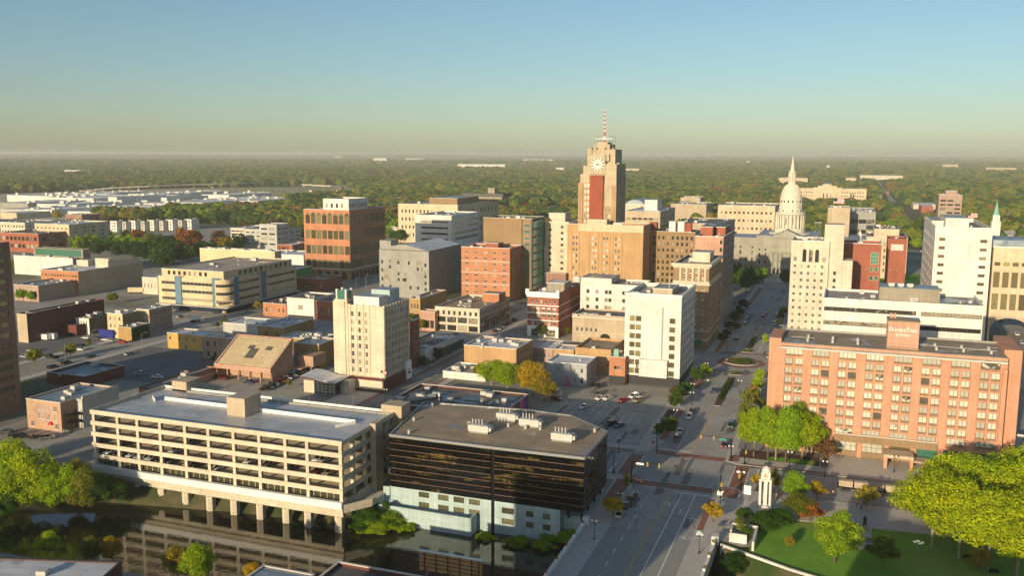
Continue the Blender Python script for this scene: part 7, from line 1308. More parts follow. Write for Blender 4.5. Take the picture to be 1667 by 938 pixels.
# flowers in the medians
rg = random.Random(77)
for k, (poly, z, cx_, cy_) in enumerate(MEDS):
    xs = [p[0] for p in poly]; ys = [p[1] for p in poly]; w_ = max(xs)-min(xs); l_ = max(ys)-min(ys)
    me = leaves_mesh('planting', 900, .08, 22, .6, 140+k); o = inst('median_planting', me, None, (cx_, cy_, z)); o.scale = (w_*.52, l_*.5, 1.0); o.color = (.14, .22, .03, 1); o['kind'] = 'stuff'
for i in range(9):
    for xx, nm_ in ((-56.7, 'black office side'), (-25.4, 'park side')):
        y = 146+i*7.1; o = inst('flower_pot', fb, None, (xx, y, 0)); tag(o, f'white pot with yellow flowers on the {nm_} railing, {onz[i]} from the near end', 'flower pot', 'flower pots on the bridge railings')
        f_ = inst('flowers', CR_S[0], o, (0, 0, 1.55), i, (.5, .6, .4)); f_.color = (.4, .28, .02, 1)
# left grove and other woods near the centre, individual trees
def grove(pts, n, hs, cols, seed, poly=None):
    rg = random.Random(seed)
    for i in range(n):
        px = rg.uniform(pts[0], pts[1]); t = rg.random(); py = pts[2]+(pts[3]-pts[2])*t
        h = rg.uniform(*hs); c = rg.choice(cols); x, y = at(px, py)
        if any(abs(x-q[0]) < q[2]/2+3 and abs(y-q[1]) < q[3]/2+3 for q in PLACES): continue
        tree(x, y, h, h*rg.uniform(.85, 1.1), c, 'm', 0, None, trunk=.15)
for (px, py, h, c) in ((225, 402, 18, 'orange'), (305, 411, 24, 'orange'), (316, 408, 20, 'rust'), (356, 408, 20, 'rust'), (368, 412, 17, 'gold'), (128, 410, 16, 'mid'), (150, 408, 17, 'mid'), (186, 411, 18, 'mid'), (175, 396, 15, 'mid'), (206, 398, 15, 'green'), (250, 425, 20, 'green'), (270, 428, 22, 'dark'), (235, 428, 18, 'dark'), (290, 430, 20, 'dark'), (215, 420, 17, 'dark'), (330, 425, 18, 'dark'), (262, 412, 18, 'green'), (345, 420, 16, 'dark'), (380, 418, 15, 'dark'), (160, 418, 15, 'dark'), (195, 420, 16, 'dark'), (245, 408, 17, 'olive'), (280, 408, 16, 'dark'), (390, 405, 15, 'dark'), (94, 358, 14, 'gold'), (168, 360, 10, 'gold'), (185, 362, 14, 'gold'), (205, 362, 14, 'gold'), (215, 350, 12, 'dark'), (226, 364, 22, 'olive'), (236, 362, 20, 'mid'), (40, 402, 12, 'olive'), (20, 405, 12, 'olive')):
    x, y = at(px, py); tree(x, y, h, h*1.05, c, 'm', 0, None, trunk=.12)
grove((238, 392, 424, 441), 16, (15, 21), ['dark', 'green', 'dark', 'olive'], 31); grove((120, 235, 405, 418), 8, (13, 17), ['mid', 'green', 'olive'], 32); grove((255, 400, 352, 366), 24, (15, 22), ['mid', 'mid', 'green', 'gold', 'olive', 'lime'], 5); grove((385, 500, 372, 396), 22, (12, 19), ['dark', 'olive', 'rust', 'green', 'mid'], 6)
grove((625, 672, 376, 396), 8, (12, 16), ['mid', 'green', 'green'], 7); grove((640, 660, 392, 400), 2, (7, 9), ['rust', 'red'], 8); grove((1180, 1260, 415, 445), 7, (9, 13), ['gold', 'olive'], 9); grove((1105, 1180, 360, 372), 8, (8, 12), ['dark', 'green'], 10)
grove((1380, 1500, 345, 400), 10, (12, 18), ['mid', 'olive', 'green'], 12); grove((1480, 1530, 380, 420), 6, (10, 14), ['mid', 'olive', 'dark'], 13); grove((1618, 1667, 345, 400), 10, (12, 16), ['mid', 'olive', 'gold', 'rust', 'mid'], 14)
grove((815, 945, 330, 345), 14, (11, 16), ['red', 'rust', 'gold', 'green', 'dark'], 15); grove((1560, 1640, 405, 430), 5, (8, 12), ['rust', 'dark'], 16); grove((400, 440, 330, 345), 6, (10, 14), ['dark', 'green'], 17)
# houses between the trees
def house_mesh(v):
    b = MB(); w, d, h = ((5, 4, 5), (6, 4.5, 3.6), (4, 5.5, 5.6))[v]
    return w, d, h
HOUSES = []
HM = {}
def house(x, y, v, wc, rc, rz):
    w, d, h = house_mesh(v); root = empty('house', (x, y, 0), rz); root['category'] = 'house'; root['group'] = 'houses among the distant trees'
    if ('w', v, wc) not in HM:
        b = MB().box(-w, w, -d, d, 0, h, skip='tb'); b.face([(w, -d, h), (w, d, h), (w, 0, h+d*.75)]); b.face([(-w, d, h), (-w, -d, h), (-w, 0, h+d*.75)]); HM[('w', v, wc)] = b.mesh('wall', M[wc])
    if ('r', v, rc, wc) not in HM:
        b = MB(); b.face([(-w-.4, -d-.5, h-.3), (w+.4, -d-.5, h-.3), (w+.4, 0, h+d*.78), (-w-.4, 0, h+d*.78)]); b.face([(w+.4, d+.5, h-.3), (-w-.4, d+.5, h-.3), (-w-.4, 0, h+d*.78), (w+.4, 0, h+d*.78)]); HM[('r', v, rc, wc)] = b.mesh('roof', M[rc])
        b = MB(); [b.face([(x_-.6, -d-.03, z_), (x_+.6, -d-.03, z_), (x_+.6, -d-.03, z_+1.4), (x_-.6, -d-.03, z_+1.4)]) for x_ in (-w*.6, 0, w*.6) for z_ in (1, 3.4) if z_+1.4 < h]; HM[('g', v, wc)] = b.mesh('window', M['glass'])
    inst('wall', HM[('w', v, wc)], root, (0, 0, 0)); inst('roof', HM[('r', v, rc, wc)], root, (0, 0, 0)); inst('window', HM[('g', v, wc)], root, (0, 0, 0))
    HOUSES.append((root, wc)); CLEAR.append((x, y, 17))
CLEAR = []
rg = random.Random(99)
hp = [(265, 347, 'cleanwhite'), (240, 349, 'cleanwhite'), (600, 320, 'cream'), (628, 303, 'cleanwhite'), (596, 301, 'cleanwhite'), (784, 311, 'cleanwhite'), (835, 327, 'cleanwhite'), (849, 327, 'cleanwhite'), (620, 322, 'cream'), (1060, 287, 'cleanwhite'), (1083, 286, 'pale'), (1232, 292, 'cleanwhite'), (1430, 327, 'lightgrey'), (1433, 332, 'paleblue'), (1625, 362, 'lightgrey'), (1650, 400, 'cleanwhite'), (1612, 360, 'pale'), (1640, 356, 'cleanwhite'), (1596, 394, 'pinkbrown'), (1643, 388, 'lightgrey'), (1592, 318, 'cleanwhite'), (1605, 302, 'cream'), (1100, 312, 'cream'), (815, 305, 'pale'), (700, 294, 'cleanwhite'), (760, 292, 'pale'), (1070, 318, 'cleanwhite'), (1130, 302, 'cleanwhite'), (870, 312, 'cream')]
for (px, py, wc) in hp: x, y = at(px, py); house(x, y, rg.randrange(3), wc, rg.choice(['roof_dark', 'roof_grey', 'roof_tan']), rg.choice([0, R_(90), 0]))
for i in range(46):
    px = rg.choice([rg.uniform(440, 940), rg.uniform(1020, 1280), rg.uniform(1400, 1667)]); py = rg.uniform(275, 335); x, y = at(px, py)
    house(x, y, rg.randrange(3), rg.choice(['cleanwhite', 'cream', 'pale', 'lightgrey', 'redbrick']), rg.choice(['roof_dark', 'roof_grey', 'roof_tan']), rg.choice([0, R_(90)]))
# parked cars of the far lot
# ------------------------------------------------------------------ far woods: too many to count, one object
def forestmat():
    m, t, b = newmat('woods'); t.nodes.remove(b); out = [n for n in t.nodes if n.type == 'OUTPUT_MATERIAL'][0]
    oi = t.nodes.new('ShaderNodeObjectInfo'); g = t.nodes.new('ShaderNodeNewGeometry')
    mp = t.nodes.new('ShaderNodeMapping'); t.links.new(g.outputs['Position'], mp.inputs[0])
    mixv = nn(t, 'ShaderNodeMath', operation='MULTIPLY_ADD'); t.links.new(noise(t, mp.outputs[0], .006, 3), mixv.inputs[0]); mixv.inputs[1].default_value = 1.7; mixv.inputs[2].default_value = -.84
    ad = nn(t, 'ShaderNodeMath', operation='ADD'); t.links.new(oi.outputs['Random'], ad.inputs[0]); t.links.new(mixv.outputs[0], ad.inputs[1])
    c = ramp(t, ad.outputs[0], [(.0, (.045, .095, .03)), (.25, (.08, .14, .03)), (.45, (.13, .19, .032)), (.65, (.19, .24, .035)), (.85, (.25, .26, .045)), (.97, (.25, .20, .055)), (1.0, (.26, .16, .06))])
    n1 = noise(t, mp.outputs[0], .45, 3); c = mix(t, 1.0, c, ramp(t, n1, [(.3, (.75,)*3), (.7, (1.2,)*3)]), 'MULTIPLY')
    df = t.nodes.new('ShaderNodeBsdfDiffuse'); t.links.new(c, df.inputs[0]); tr = t.nodes.new('ShaderNodeBsdfTranslucent'); t.links.new(c, tr.inputs[0]); ms = t.nodes.new('ShaderNodeMixShader'); ms.inputs[0].default_value = .3; t.links.new(df.outputs[0], ms.inputs[1]); t.links.new(tr.outputs[0], ms.inputs[2]); t.links.new(ms.outputs[0], out.inputs[0])
forestmat()
CLEAR += [(q[0], q[1], max(q[2], q[3])/2+6) for q in PLACES]+[(t_[0].location.x, t_[0].location.y, 7) for t_ in TREES if t_[0].location.y > 600]
CL = np.array(CLEAR)
def inpoly(x, y, P):
    ins = np.zeros(len(x), bool); j = len(P)-1
    for i in range(len(P)):
        xi, yi = P[i]; xj, yj = P[j]; c = ((yi > y) != (yj > y)) & (x < (xj-xi)*(y-yi)/(yj-yi+1e-9)+xi); ins ^= c; j = i
    return ins
rg = np.random.default_rng(4); pts = []; scl = []
def band(d0, d1, n, h0, h1, keep=1.0):
    u = rg.random(n); d = np.sqrt(d0*d0+(d1*d1-d0*d0)*u); a = -YAW+R_(-32)+R_(64)*rg.random(n)   # bearing from +Y towards +X
    x, y = d*np.sin(a), d*np.cos(a); ok = np.ones(n, bool)
    ok &= ~((x > 64) & (x < 88+y*.004) & (y < 5000)) & (y > 760)
    ok &= ~((x > -330) & (x < 190) & (y < 900)) & ~((x < -150) & (x > -1100) & (y < 980) & (x > -y*1.25))
    for P in (IND, HWY, LOT,
              [(-360, 1040), (-130, 1040), (-120, 1180), (-420, 1230)], [(-70, 1400), (60, 1400), (60, 1560), (-90, 1560)], [(-120, 760), (60, 760), (60, 980), (-120, 980)], [(-30, 1100), (60, 1100), (60, 1380), (-30, 1380)]): ok &= ~inpoly(x, y, P)
    if d0 < 2600:      # streets between the trees, a grid of gaps
        st = (np.abs(((x+7*np.sin(y*.002)) % 118)-59) < 4.5) | (np.abs((y % 205)-102) < 4.5); ok &= ~(st & (d < 2600))
        for i0 in range(0, n, 4000):
            s = slice(i0, i0+4000); dx = x[s][:, None]-CL[None, :, 0]; dy = y[s][:, None]-CL[None, :, 1]
            ok[s] &= ~((dx*dx+dy*dy) < CL[None, :, 2]**2).any(1)
            small = CL[:, 2] == 17     # houses: keep the view toward them open
            ux, uy = -CL[small, 0]/np.hypot(CL[small, 0], CL[small, 1]), -CL[small, 1]/np.hypot(CL[small, 0], CL[small, 1])
            ddx = x[s][:, None]-CL[None, small, 0]; ddy = y[s][:, None]-CL[None, small, 1]; al = ddx*ux+ddy*uy; pe = np.abs(-ddx*uy+ddy*ux); ok[s] &= ~((al > 0) & (al < 130) & (pe < 9)).any(1)
    for (wx, wy, ww) in WORKS:
        dl = math.hypot(wx, wy); ux, uy = -wx/dl, -wy/dl; ddx, ddy = x-wx, y-wy; al = ddx*ux+ddy*uy; pe = np.abs(-ddx*uy+ddy*ux); ok &= ~((al > -90) & (al < dl*.16) & (pe < ww/2+12))
    ok &= rg.random(n) < keep; x, y = x[ok], y[ok]; h = rg.uniform(h0, h1, len(x)); pts.append(np.stack([x, y, np.zeros(len(x))], 1)); w = h*rg.uniform(1.0, 1.35, len(x)); scl.append(np.stack([w*.5, w*.5, h*.55], 1))
band(760, 1300, 6500, 10, 18); band(1300, 2100, 14500, 10, 19); band(2100, 3600, 21000, 12, 22); band(3600, 6500, 20000, 16, 28); band(6500, 14000, 13000, 26, 46); band(14000, 32000, 9000, 40, 80)
pts = np.concatenate(pts); scl = np.concatenate(scl)
me = bpy.data.meshes.new('woods'); me.vertices.add(len(pts)); me.vertices.foreach_set('co', pts.astype(np.float32).ravel())
a = me.attributes.new('scl', 'FLOAT_VECTOR', 'POINT'); a.data.foreach_set('vector', scl.astype(np.float32).ravel()); me.materials.append(M['woods'])
wo = bpy.data.objects.new('distant_woods', me); col.objects.link(wo); wo['kind'] = 'stuff'; wo['label'] = 'broad autumn woodland covering the plain out to the horizon'; wo['category'] = 'woods'; THINGS.append(wo)
ng = bpy.data.node_groups.new('woods', 'GeometryNodeTree'); ng.interface.new_socket('Geometry', in_out='INPUT', socket_type='NodeSocketGeometry'); ng.interface.new_socket('Geometry', in_out='OUTPUT', socket_type='NodeSocketGeometry')
N = ng.nodes; Lk = ng.links.new; gi = N.new('NodeGroupInput'); go = N.new('NodeGroupOutput'); join = N.new('GeometryNodeJoinGeometry'); ginst = N.new('GeometryNodeGeometryToInstance')
for v in range(4):
    ico = N.new('GeometryNodeMeshIcoSphere'); ico.inputs['Subdivisions'].default_value = 3; ico.inputs['Radius'].default_value = .86
    sp = N.new('GeometryNodeSetPosition'); nz = N.new('ShaderNodeTexNoise'); nz.noise_dimensions = '4D'; nz.inputs['W'].default_value = v*3.7; nz.inputs['Scale'].default_value = 1.7; nz.inputs['Detail'].default_value = 2.5
    po = N.new('GeometryNodeInputPosition'); Lk(po.outputs[0], nz.inputs['Vector'])
    mr = N.new('ShaderNodeMapRange'); mr.inputs[1].default_value = .3; mr.inputs[2].default_value = .7; mr.inputs[3].default_value = .66; mr.inputs[4].default_value = 1.22; Lk(nz.outputs[0], mr.inputs[0])
    vm = N.new('ShaderNodeVectorMath'); vm.operation = 'SCALE'; Lk(po.outputs[0], vm.inputs[0]); Lk(mr.outputs[0], vm.inputs['Scale'])
    Lk(ico.outputs[0], sp.inputs[0]); Lk(vm.outputs[0], sp.inputs['Position'])
    dp = N.new('GeometryNodeDistributePointsOnFaces'); dp.inputs['Density'].default_value = 42; dp.inputs['Seed'].default_value = v; Lk(sp.outputs[0], dp.inputs[0])
    gr = N.new('GeometryNodeMeshGrid'); gr.inputs[0].default_value = .34; gr.inputs[1].default_value = .26; gr.inputs[2].default_value = 2; gr.inputs[3].default_value = 2
    io = N.new('GeometryNodeInstanceOnPoints'); Lk(dp.outputs[0], io.inputs['Points']); Lk(gr.outputs[0], io.inputs['Instance'])
    rv = N.new('FunctionNodeRandomValue'); rv.data_type = 'FLOAT_VECTOR'; rv.inputs[0].default_value = (-.6, -.6, 0); rv.inputs[1].default_value = (.6, .6, 6.28)
    ri = N.new('GeometryNodeRotateInstances'); Lk(dp.outputs['Rotation'], io.inputs['Rotation']); Lk(io.outputs[0], ri.inputs[0]); Lk(rv.outputs[0], ri.inputs['Rotation'])
    re = N.new('GeometryNodeRealizeInstances'); Lk(ri.outputs[0], re.inputs[0]); jj = N.new('GeometryNodeJoinGeometry'); Lk(re.outputs[0], jj.inputs[0])
    sc_ = N.new('GeometryNodeTransform'); sc_.inputs['Scale'].default_value = (.82, .82, .82); Lk(sp.outputs[0], sc_.inputs[0]); Lk(sc_.outputs[0], jj.inputs[0])
    sm = N.new('GeometryNodeSetMaterial'); sm.inputs['Material'].default_value = M['woods']; Lk(jj.outputs[0], sm.inputs[0])
    tr = N.new('GeometryNodeTransform'); tr.inputs['Translation'].default_value = (0, 0, .9); Lk(sm.outputs[0], tr.inputs[0]); gii = N.new('GeometryNodeGeometryToInstance'); Lk(tr.outputs[0], gii.inputs[0]); Lk(gii.outputs[0], join.inputs[0])
iop = N.new('GeometryNodeInstanceOnPoints'); Lk(gi.outputs[0], iop.inputs['Points']); Lk(join.outputs[0], iop.inputs['Instance']); iop.inputs['Pick Instance'].default_value = True
ix = N.new('FunctionNodeRandomValue'); ix.data_type = 'INT'; ix.inputs[4].default_value = 0; ix.inputs[5].default_value = 3; Lk(ix.outputs[2], iop.inputs['Instance Index'])
rr = N.new('FunctionNodeRandomValue'); rr.data_type = 'FLOAT'; rr.inputs[2].default_value = 0; rr.inputs[3].default_value = 6.28; cb = N.new('ShaderNodeCombineXYZ'); Lk(rr.outputs[1], cb.inputs[2]); Lk(cb.outputs[0], iop.inputs['Rotation'])
na = N.new('GeometryNodeInputNamedAttribute'); na.data_type = 'FLOAT_VECTOR'; na.inputs[0].default_value = 'scl'; Lk(na.outputs[0], iop.inputs['Scale']); Lk(iop.outputs[0], go.inputs[0])
md = wo.modifiers.new('woods', 'NODES'); md.node_group = ng
# low far hills
def hill(cx_, cy_, rx, ry, h):
    b = MB(); n = 24
    for i in range(n):
        t0, t1 = 2*math.pi*i/n, 2*math.pi*(i+1)/n
        for k in range(6):
            r0, r1 = 1-k/6, 1-(k+1)/6; z0_, z1_ = h*(1-r0*r0), h*(1-r1*r1)
            q = [(cx_+rx*r0*math.cos(t0), cy_+ry*r0*math.sin(t0), z0_), (cx_+rx*r0*math.cos(t1), cy_+ry*r0*math.sin(t1), z0_), (cx_+rx*r1*math.cos(t1), cy_+ry*r1*math.sin(t1), z1_), (cx_+rx*r1*math.cos(t0), cy_+ry*r1*math.sin(t0), z1_)]
            b.face(q if k < 5 else q[:3], 0, True)
    o = b.build('low_hill', M['farland']); o['kind'] = 'structure'
hill(-15500, 16500, 5200, 2500, 95); hill(-9000, 17500, 3600, 2000, 105); hill(-21000, 14500, 5000, 2600, 90); hill(4000, 30000, 9000, 3000, 70)
# ================================================================== vehicles
CARM = {}
def car_meshes(kind, paint):
    if (kind, paint) in CARM: return CARM[(kind, paint)]
    L, Wc, H = dict(sedan=(4.6, 1.8, 1.45), suv=(4.7, 1.9, 1.75), pickup=(5.6, 1.95, 1.8), van=(5.2, 2.0, 2.1))[kind]
    if kind == 'sedan': low = [(-2.3, .35), (-2.3, .75), (-2.15, .9), (-1.5, .95), (1.0, .95), (2.0, .82), (2.28, .65), (2.3, .35)]; cabv = [(-1.75, .95), (-1.05, 1.4), (.35, 1.42), (1.15, .95)]
    elif kind == 'suv': low = [(-2.35, .4), (-2.35, .95), (-2.2, 1.05), (1.1, 1.05), (2.1, .95), (2.33, .75), (2.35, .4)]; cabv = [(-2.2, 1.05), (-1.95, 1.68), (.4, 1.72), (1.25, 1.05)]
    elif kind == 'pickup': low = [(-2.8, .45), (-2.8, 1.1), (1.5, 1.1), (2.6, 1.0), (2.8, .8), (2.8, .45)]; cabv = [(-.9, 1.1), (-.75, 1.76), (.9, 1.78), (1.6, 1.1)]
    else: low = [(-2.6, .4), (-2.6, 1.1), (1.9, 1.1), (2.5, .95), (2.6, .4)]; cabv = [(-2.58, 1.1), (-2.5, 2.05), (1.1, 2.05), (1.95, 1.1)]
    w = Wc/2; b = MB(); n = len(low)
    def ins(p, k): return k*w*(1 if p[1] < .6 else .97)
    for i in range(n):
        p, q = low[i], low[(i+1) % n]
        b.face([(-w, p[0], p[1]), (-w, q[0], q[1]), (w, q[0], q[1]), (w, p[0], p[1])])
    b.face([(w, p[0], p[1]) for p in low][::-1]); b.face([(-w, p[0], p[1]) for p in low])
    wt = w*.8; c = cabv; zt = [p for p in c]
    b.face([(-wt, c[1][0], c[1][1]+.02), (-wt, c[2][0], c[2][1]+.02), (wt, c[2][0], c[2][1]+.02), (wt, c[1][0], c[1][1]+.02)])
    for s in (-1, 1):
        for a_, d_ in ((c[0], c[1]), (c[3], c[2])): b.tube((s*w*.93, a_[0], a_[1]), (s*wt, d_[0], d_[1]), .06, n=4)
        m_ = ((c[1][0]+c[2][0])/2); b.tube((s*w*.93, m_, c[0][1]), (s*wt, m_, c[1][1]), .06, n=4)
    if kind == 'pickup': b.box(-w+.15, w-.15, -2.65, -1.0, 1.02, 1.11, 1)
    body = b.mesh('body', [M[paint], M['black']])
    g = MB(); k = .98
    A = [(-w*.92, c[0][0]+.02, c[0][1]), (w*.92, c[0][0]+.02, c[0][1]), (w*.92, c[3][0]-.02, c[3][1]), (-w*.92, c[3][0]-.02, c[3][1])]; T = [(-wt*k, c[1][0]+.02, c[1][1]), (wt*k, c[1][0]+.02, c[1][1]), (wt*k, c[2][0]-.02, c[2][1]), (-wt*k, c[2][0]-.02, c[2][1])]
    for i in range(4): j = (i+1) % 4; g.face([A[i], A[j], T[j], T[i]])
    glass = g.mesh('window_glass', M['glass_black'])
    CARM[(kind, paint)] = (body, glass, L, w); return CARM[(kind, paint)]
b = MB(); b.lathe([(.0, -.11), (.33, -.11), (.33, .11), (.0, .11)], n=12)
wheel_me = b.mesh('wheel', M['rubber']); wheel_me.transform(Matrix.Rotation(R_(90), 4, 'Y')); rim = MB(); rim.lathe([(.0, .12), (.2, .115)], n=8); rim_me = rim.mesh('rim', M['metal']); rim_me.transform(Matrix.Rotation(R_(90), 4, 'Y'))
hl = MB().box(-.16, .16, -.03, .03, -.07, .07).mesh('headlight', M['lampglow']); tl = MB().box(-.14, .14, -.03, .03, -.08, .08).mesh('tail_light', M['red'])
CARS = []; PN = dict(c_white='white', c_black='black', c_silver='silver', c_grey='dark grey', c_red='red', c_blue='dark blue', c_maroon='maroon', c_tan='tan', c_green='dark green', c_pink='pink')
def car(x, y, rz, kind, paint, where, z=.02, full=True):
    body, glass, L, w = car_meshes(kind, paint); root = empty('parked_car', (x, y, z), R_(rz)); inst('body', body, root, (0, 0, 0)); inst('window_glass', glass, root, (0, 0, 0))
    if full:
        for sx in (-1, 1):
            for sy in (-.3, .3): inst('wheel', wheel_me, root, (sx*(w-.08), sy*L, .33))
            inst('headlight', hl, root, (sx*(w-.25), L/2-.02, .68)); inst('tail_light', tl, root, (sx*(w-.2), -L/2+.0, .8))
    CARS.append((root, kind, paint, where)); root['category'] = 'car' if kind != 'pickup' else 'pickup truck'; return root
def cp(px, py, rz, kind, paint, where, z=0.02, zz_=0): x, y = at(px, py, zz_); return car(x, y, rz, kind, paint, where, z)
lot = 'on the asphalt lot before the white block'
for (zx, zy, rz, k, p) in ((595, 325, 20, 'suv', 'c_grey'), (615, 355, 160, 'sedan', 'c_white'), (663, 355, 160, 'sedan', 'c_white'), (757, 370, 160, 'sedan', 'c_red'), (827, 345, 160, 'suv', 'c_white'), (855, 370, 160, 'suv', 'c_tan'), (513, 410, 160, 'sedan', 'c_white'), (684, 520, 155, 'pickup', 'c_black'), (735, 530, 155, 'sedan', 'c_blue'), (590, 275, 60, 'pickup', 'c_black'), (335, 360, -105, 'suv', 'c_maroon'), (262, 345, 180, 'van', 'c_white')): cp(820+zx/3.91, 560+zy/3.91, rz, k, p, lot)
av = 'on the avenue by the planted medians'
for (zx, zy, rz, k, p) in ((1339, 308, 4, 'suv', 'c_blue'), (1200, 435, 2, 'sedan', 'c_blue'), (1180, 475, 182, 'suv', 'c_white'), (1122, 570, 182, 'sedan', 'c_white'), (1100, 615, 180, 'suv', 'c_grey'), (1447, 530, 180, 'suv', 'c_green'), (1405, 655, 180, 'sedan', 'c_maroon')): cp(820+zx/3.91, 560+zy/3.91, rz, k, p, av)
cap = 'on the avenue near the capitol'
for (zx, zy, rz, k, p) in ((540, 285, 0, 'suv', 'c_pink'), (552, 258, 0, 'sedan', 'c_silver'), (566, 238, 0, 'suv', 'c_blue'), (580, 218, 0, 'sedan', 'c_blue'), (592, 196, 0, 'sedan', 'c_silver'), (720, 215, 2, 'suv', 'c_red'), (735, 190, 0, 'sedan', 'c_black'), (458, 432, 3, 'sedan', 'c_green'), (848, 215, 180, 'suv', 'c_silver'), (855, 195, 180, 'sedan', 'c_grey'), (825, 285, 180, 'suv', 'c_white'), (770, 415, 180, 'sedan', 'c_white'), (762, 435, 180, 'sedan', 'c_silver')): cp(1120+zx/5.86, 480+zy/5.86, rz, k, p, cap)
br = 'by the black glass office near the bridge'
for (zx, zy, rz, k, p) in ((742, 560, 0, 'sedan', 'c_silver'), (780, 500, 0, 'sedan', 'c_green'), (820, 440, 0, 'suv', 'c_grey')): cp(820+zx/3.91, 698+zy/3.91, rz-3, k, p, br)
dr = 'in the long row of cars beside the ribbed roof theatre'
for i in range(15): px = 432+i*4.9; py = 636-i*2.45; cp(px, py, -62, ['sedan', 'suv'][i % 2], ['c_black', 'c_grey', 'c_blue', 'c_grey', 'c_green', 'c_red', 'c_maroon', 'c_white', 'c_grey', 'c_silver', 'c_black', 'c_silver', 'c_white', 'c_grey', 'c_white'][i], dr)
ty = 'in the yard below the ribbed roof'
for (px, py, rz, k, p) in ((364, 618, 90, 'suv', 'c_maroon'), (317, 626, 80, 'suv', 'c_white'), (323, 620, 80, 'sedan', 'c_maroon'), (405, 624, 90, 'sedan', 'c_blue'), (312, 631, 80, 'sedan', 'c_pink'), (347, 616, 90, 'sedan', 'c_black')): cp(px, py, rz, k, p, ty)
wl_ = 'in the dark lot beside the long maroon warehouse'
for (px, py, rz, k, p) in ((41, 583, 85, 'suv', 'c_silver'), (82, 583, 85, 'pickup', 'c_black'), (131, 571, 90, 'sedan', 'c_white'), (130, 565, 90, 'suv', 'c_black'), (115, 547, 90, 'suv', 'c_blue'), (141, 552, 90, 'sedan', 'c_white'), (157, 553, 90, 'sedan', 'c_grey'), (172, 555, 90, 'sedan', 'c_white'), (185, 557, 90, 'sedan', 'c_silver'), (200, 559, 92, 'sedan', 'c_red'), (52, 573, 85, 'sedan', 'c_white')): cp(px, py, rz, k, p, wl_)
bl = 'on the boulevard past the brown brick tower'
for (px, py, rz, k, p) in ((86, 600, -2, 'suv', 'c_black'), (108, 593, -2, 'suv', 'c_black'), (148, 582, 0, 'sedan', 'c_black'), (210, 578, 0, 'sedan', 'c_silver'), (312, 518, 70, 'sedan', 'c_grey'), (293, 517, 0, 'suv', 'c_silver'), (370, 470, 0, 'sedan', 'c_grey'), (560, 470, 40, 'sedan', 'c_white'), (590, 463, 60, 'sedan', 'c_silver')): cp(px, py, rz, k, p, bl)
dl = 'in the dark lot by the low maroon box'
for (px, py, rz, k, p) in ((230, 611, 105, 'pickup', 'c_silver'), (256, 616, 105, 'sedan', 'c_white')): cp(px, py, rz, k, p, dl)
gr_ = 'before the old mural brick house'
for (px, py, rz, k, p) in ((27, 711, -50, 'suv', 'c_black'), (38, 714, -50, 'pickup', 'c_black'), (62, 714, -50, 'sedan', 'c_black'), (78, 715, -50, 'suv', 'c_grey'), (12, 706, -50, 'sedan', 'c_grey')): cp(px, py, rz, k, p, gr_)
al = 'on the side street below the corner store'
for (px, py, rz, k, p) in ((671, 615, 0, 'sedan', 'c_silver'), (694, 599, 0, 'suv', 'c_silver'), (815, 537, 0, 'sedan', 'c_silver'), (821, 532, 0, 'suv', 'c_black'), (829, 528, 0, 'sedan', 'c_black'), (838, 523, 0, 'suv', 'c_black'), (806, 541, 0, 'sedan', 'c_maroon'), (512, 622, 0, 'sedan', 'c_white'), (892, 536, 90, 'sedan', 'c_white')): cp(px, py, rz, k, p, al)
rt = 'on the street right of the hotel'
for (px, py, rz, k, p) in ((1645, 596, 0, 'suv', 'c_black'), (1663, 560, 0, 'suv', 'c_silver'), (1629, 524, 0, 'sedan', 'c_red'), (1655, 546, 0, 'suv', 'c_white'), (1500, 410, 0, 'sedan', 'c_white')): cp(px, py, rz, k, p, rt)
ga = 'inside the garage behind its front parapet'
for (px, lv, k, p) in ((168, 0, 'suv', 'c_maroon'), (184, 0, 'suv', 'c_white'), (200, 0, 'sedan', 'c_black'), (207, 0, 'sedan', 'c_grey'), (219, 0, 'sedan', 'c_white'), (232, 0, 'sedan', 'c_silver'), (243, 0, 'sedan', 'c_white'), (252, 0, 'suv', 'c_silver'), (268, 0, 'sedan', 'c_black'), (282, 0, 'sedan', 'c_grey'), (312, 0, 'sedan', 'c_silver'), (322, 0, 'sedan', 'c_black'), (357, 0, 'sedan', 'c_white'), (290, 1, 'suv', 'c_silver'), (318, 2, 'sedan', 'c_grey'), (410, 1, 'sedan', 'c_white'), (440, 1, 'sedan', 'c_grey'), (476, 1, 'sedan', 'c_grey'), (522, 2, 'suv', 'c_white'), (530, 2, 'sedan', 'c_silver'), (520, 1, 'sedan', 'c_maroon'), (538, 1, 'sedan', 'c_tan'), (170, 1, 'suv', 'c_black'), (205, 1, 'sedan', 'c_black')):
    z = (4.72, 7.92, 11.12)[lv]; x = at_y(px, 735, 196)[0]; car(x, 195.4+ (lv == 0)*.2, 180-8, k, p, ga, z)
# concrete mixer, white trailers, flatbed trailer
root = empty('mixer_truck', (*at(322, 525), .02), R_(-70)); tag(root, 'concrete mixer truck with white drum parked before the streamlined store', 'mixer truck')
d = MB(); d.lathe([(.3, -2.2), (1.2, -1.2), (1.3, .4), (.6, 1.9)], n=12); dm = d.mesh('drum', M['sign_white']); dm.transform(Matrix.Translation((0, -1, 2.3)) @ Matrix.Rotation(R_(75), 4, 'X')); inst('drum', dm, root, (0, 0, 0)); MB().box(-1.1, 1.1, -3.6, 2, .7, 1.1).build('chassis', M['black'], root); MB().box(-1.2, 1.2, 2, 4, .6, 2.6).build('cab', M['c_white'], root); MB().box(-1.1, 1.1, 4, 4.03, 1.6, 2.4).build('windscreen', M['glass_black'], root)
for sx in (-1, 1):
    for yy in (-3, -2, 3): inst('wheel', wheel_me, root, (sx*1.0, yy, .45), 0, (1.3, 1.4, 1.4))
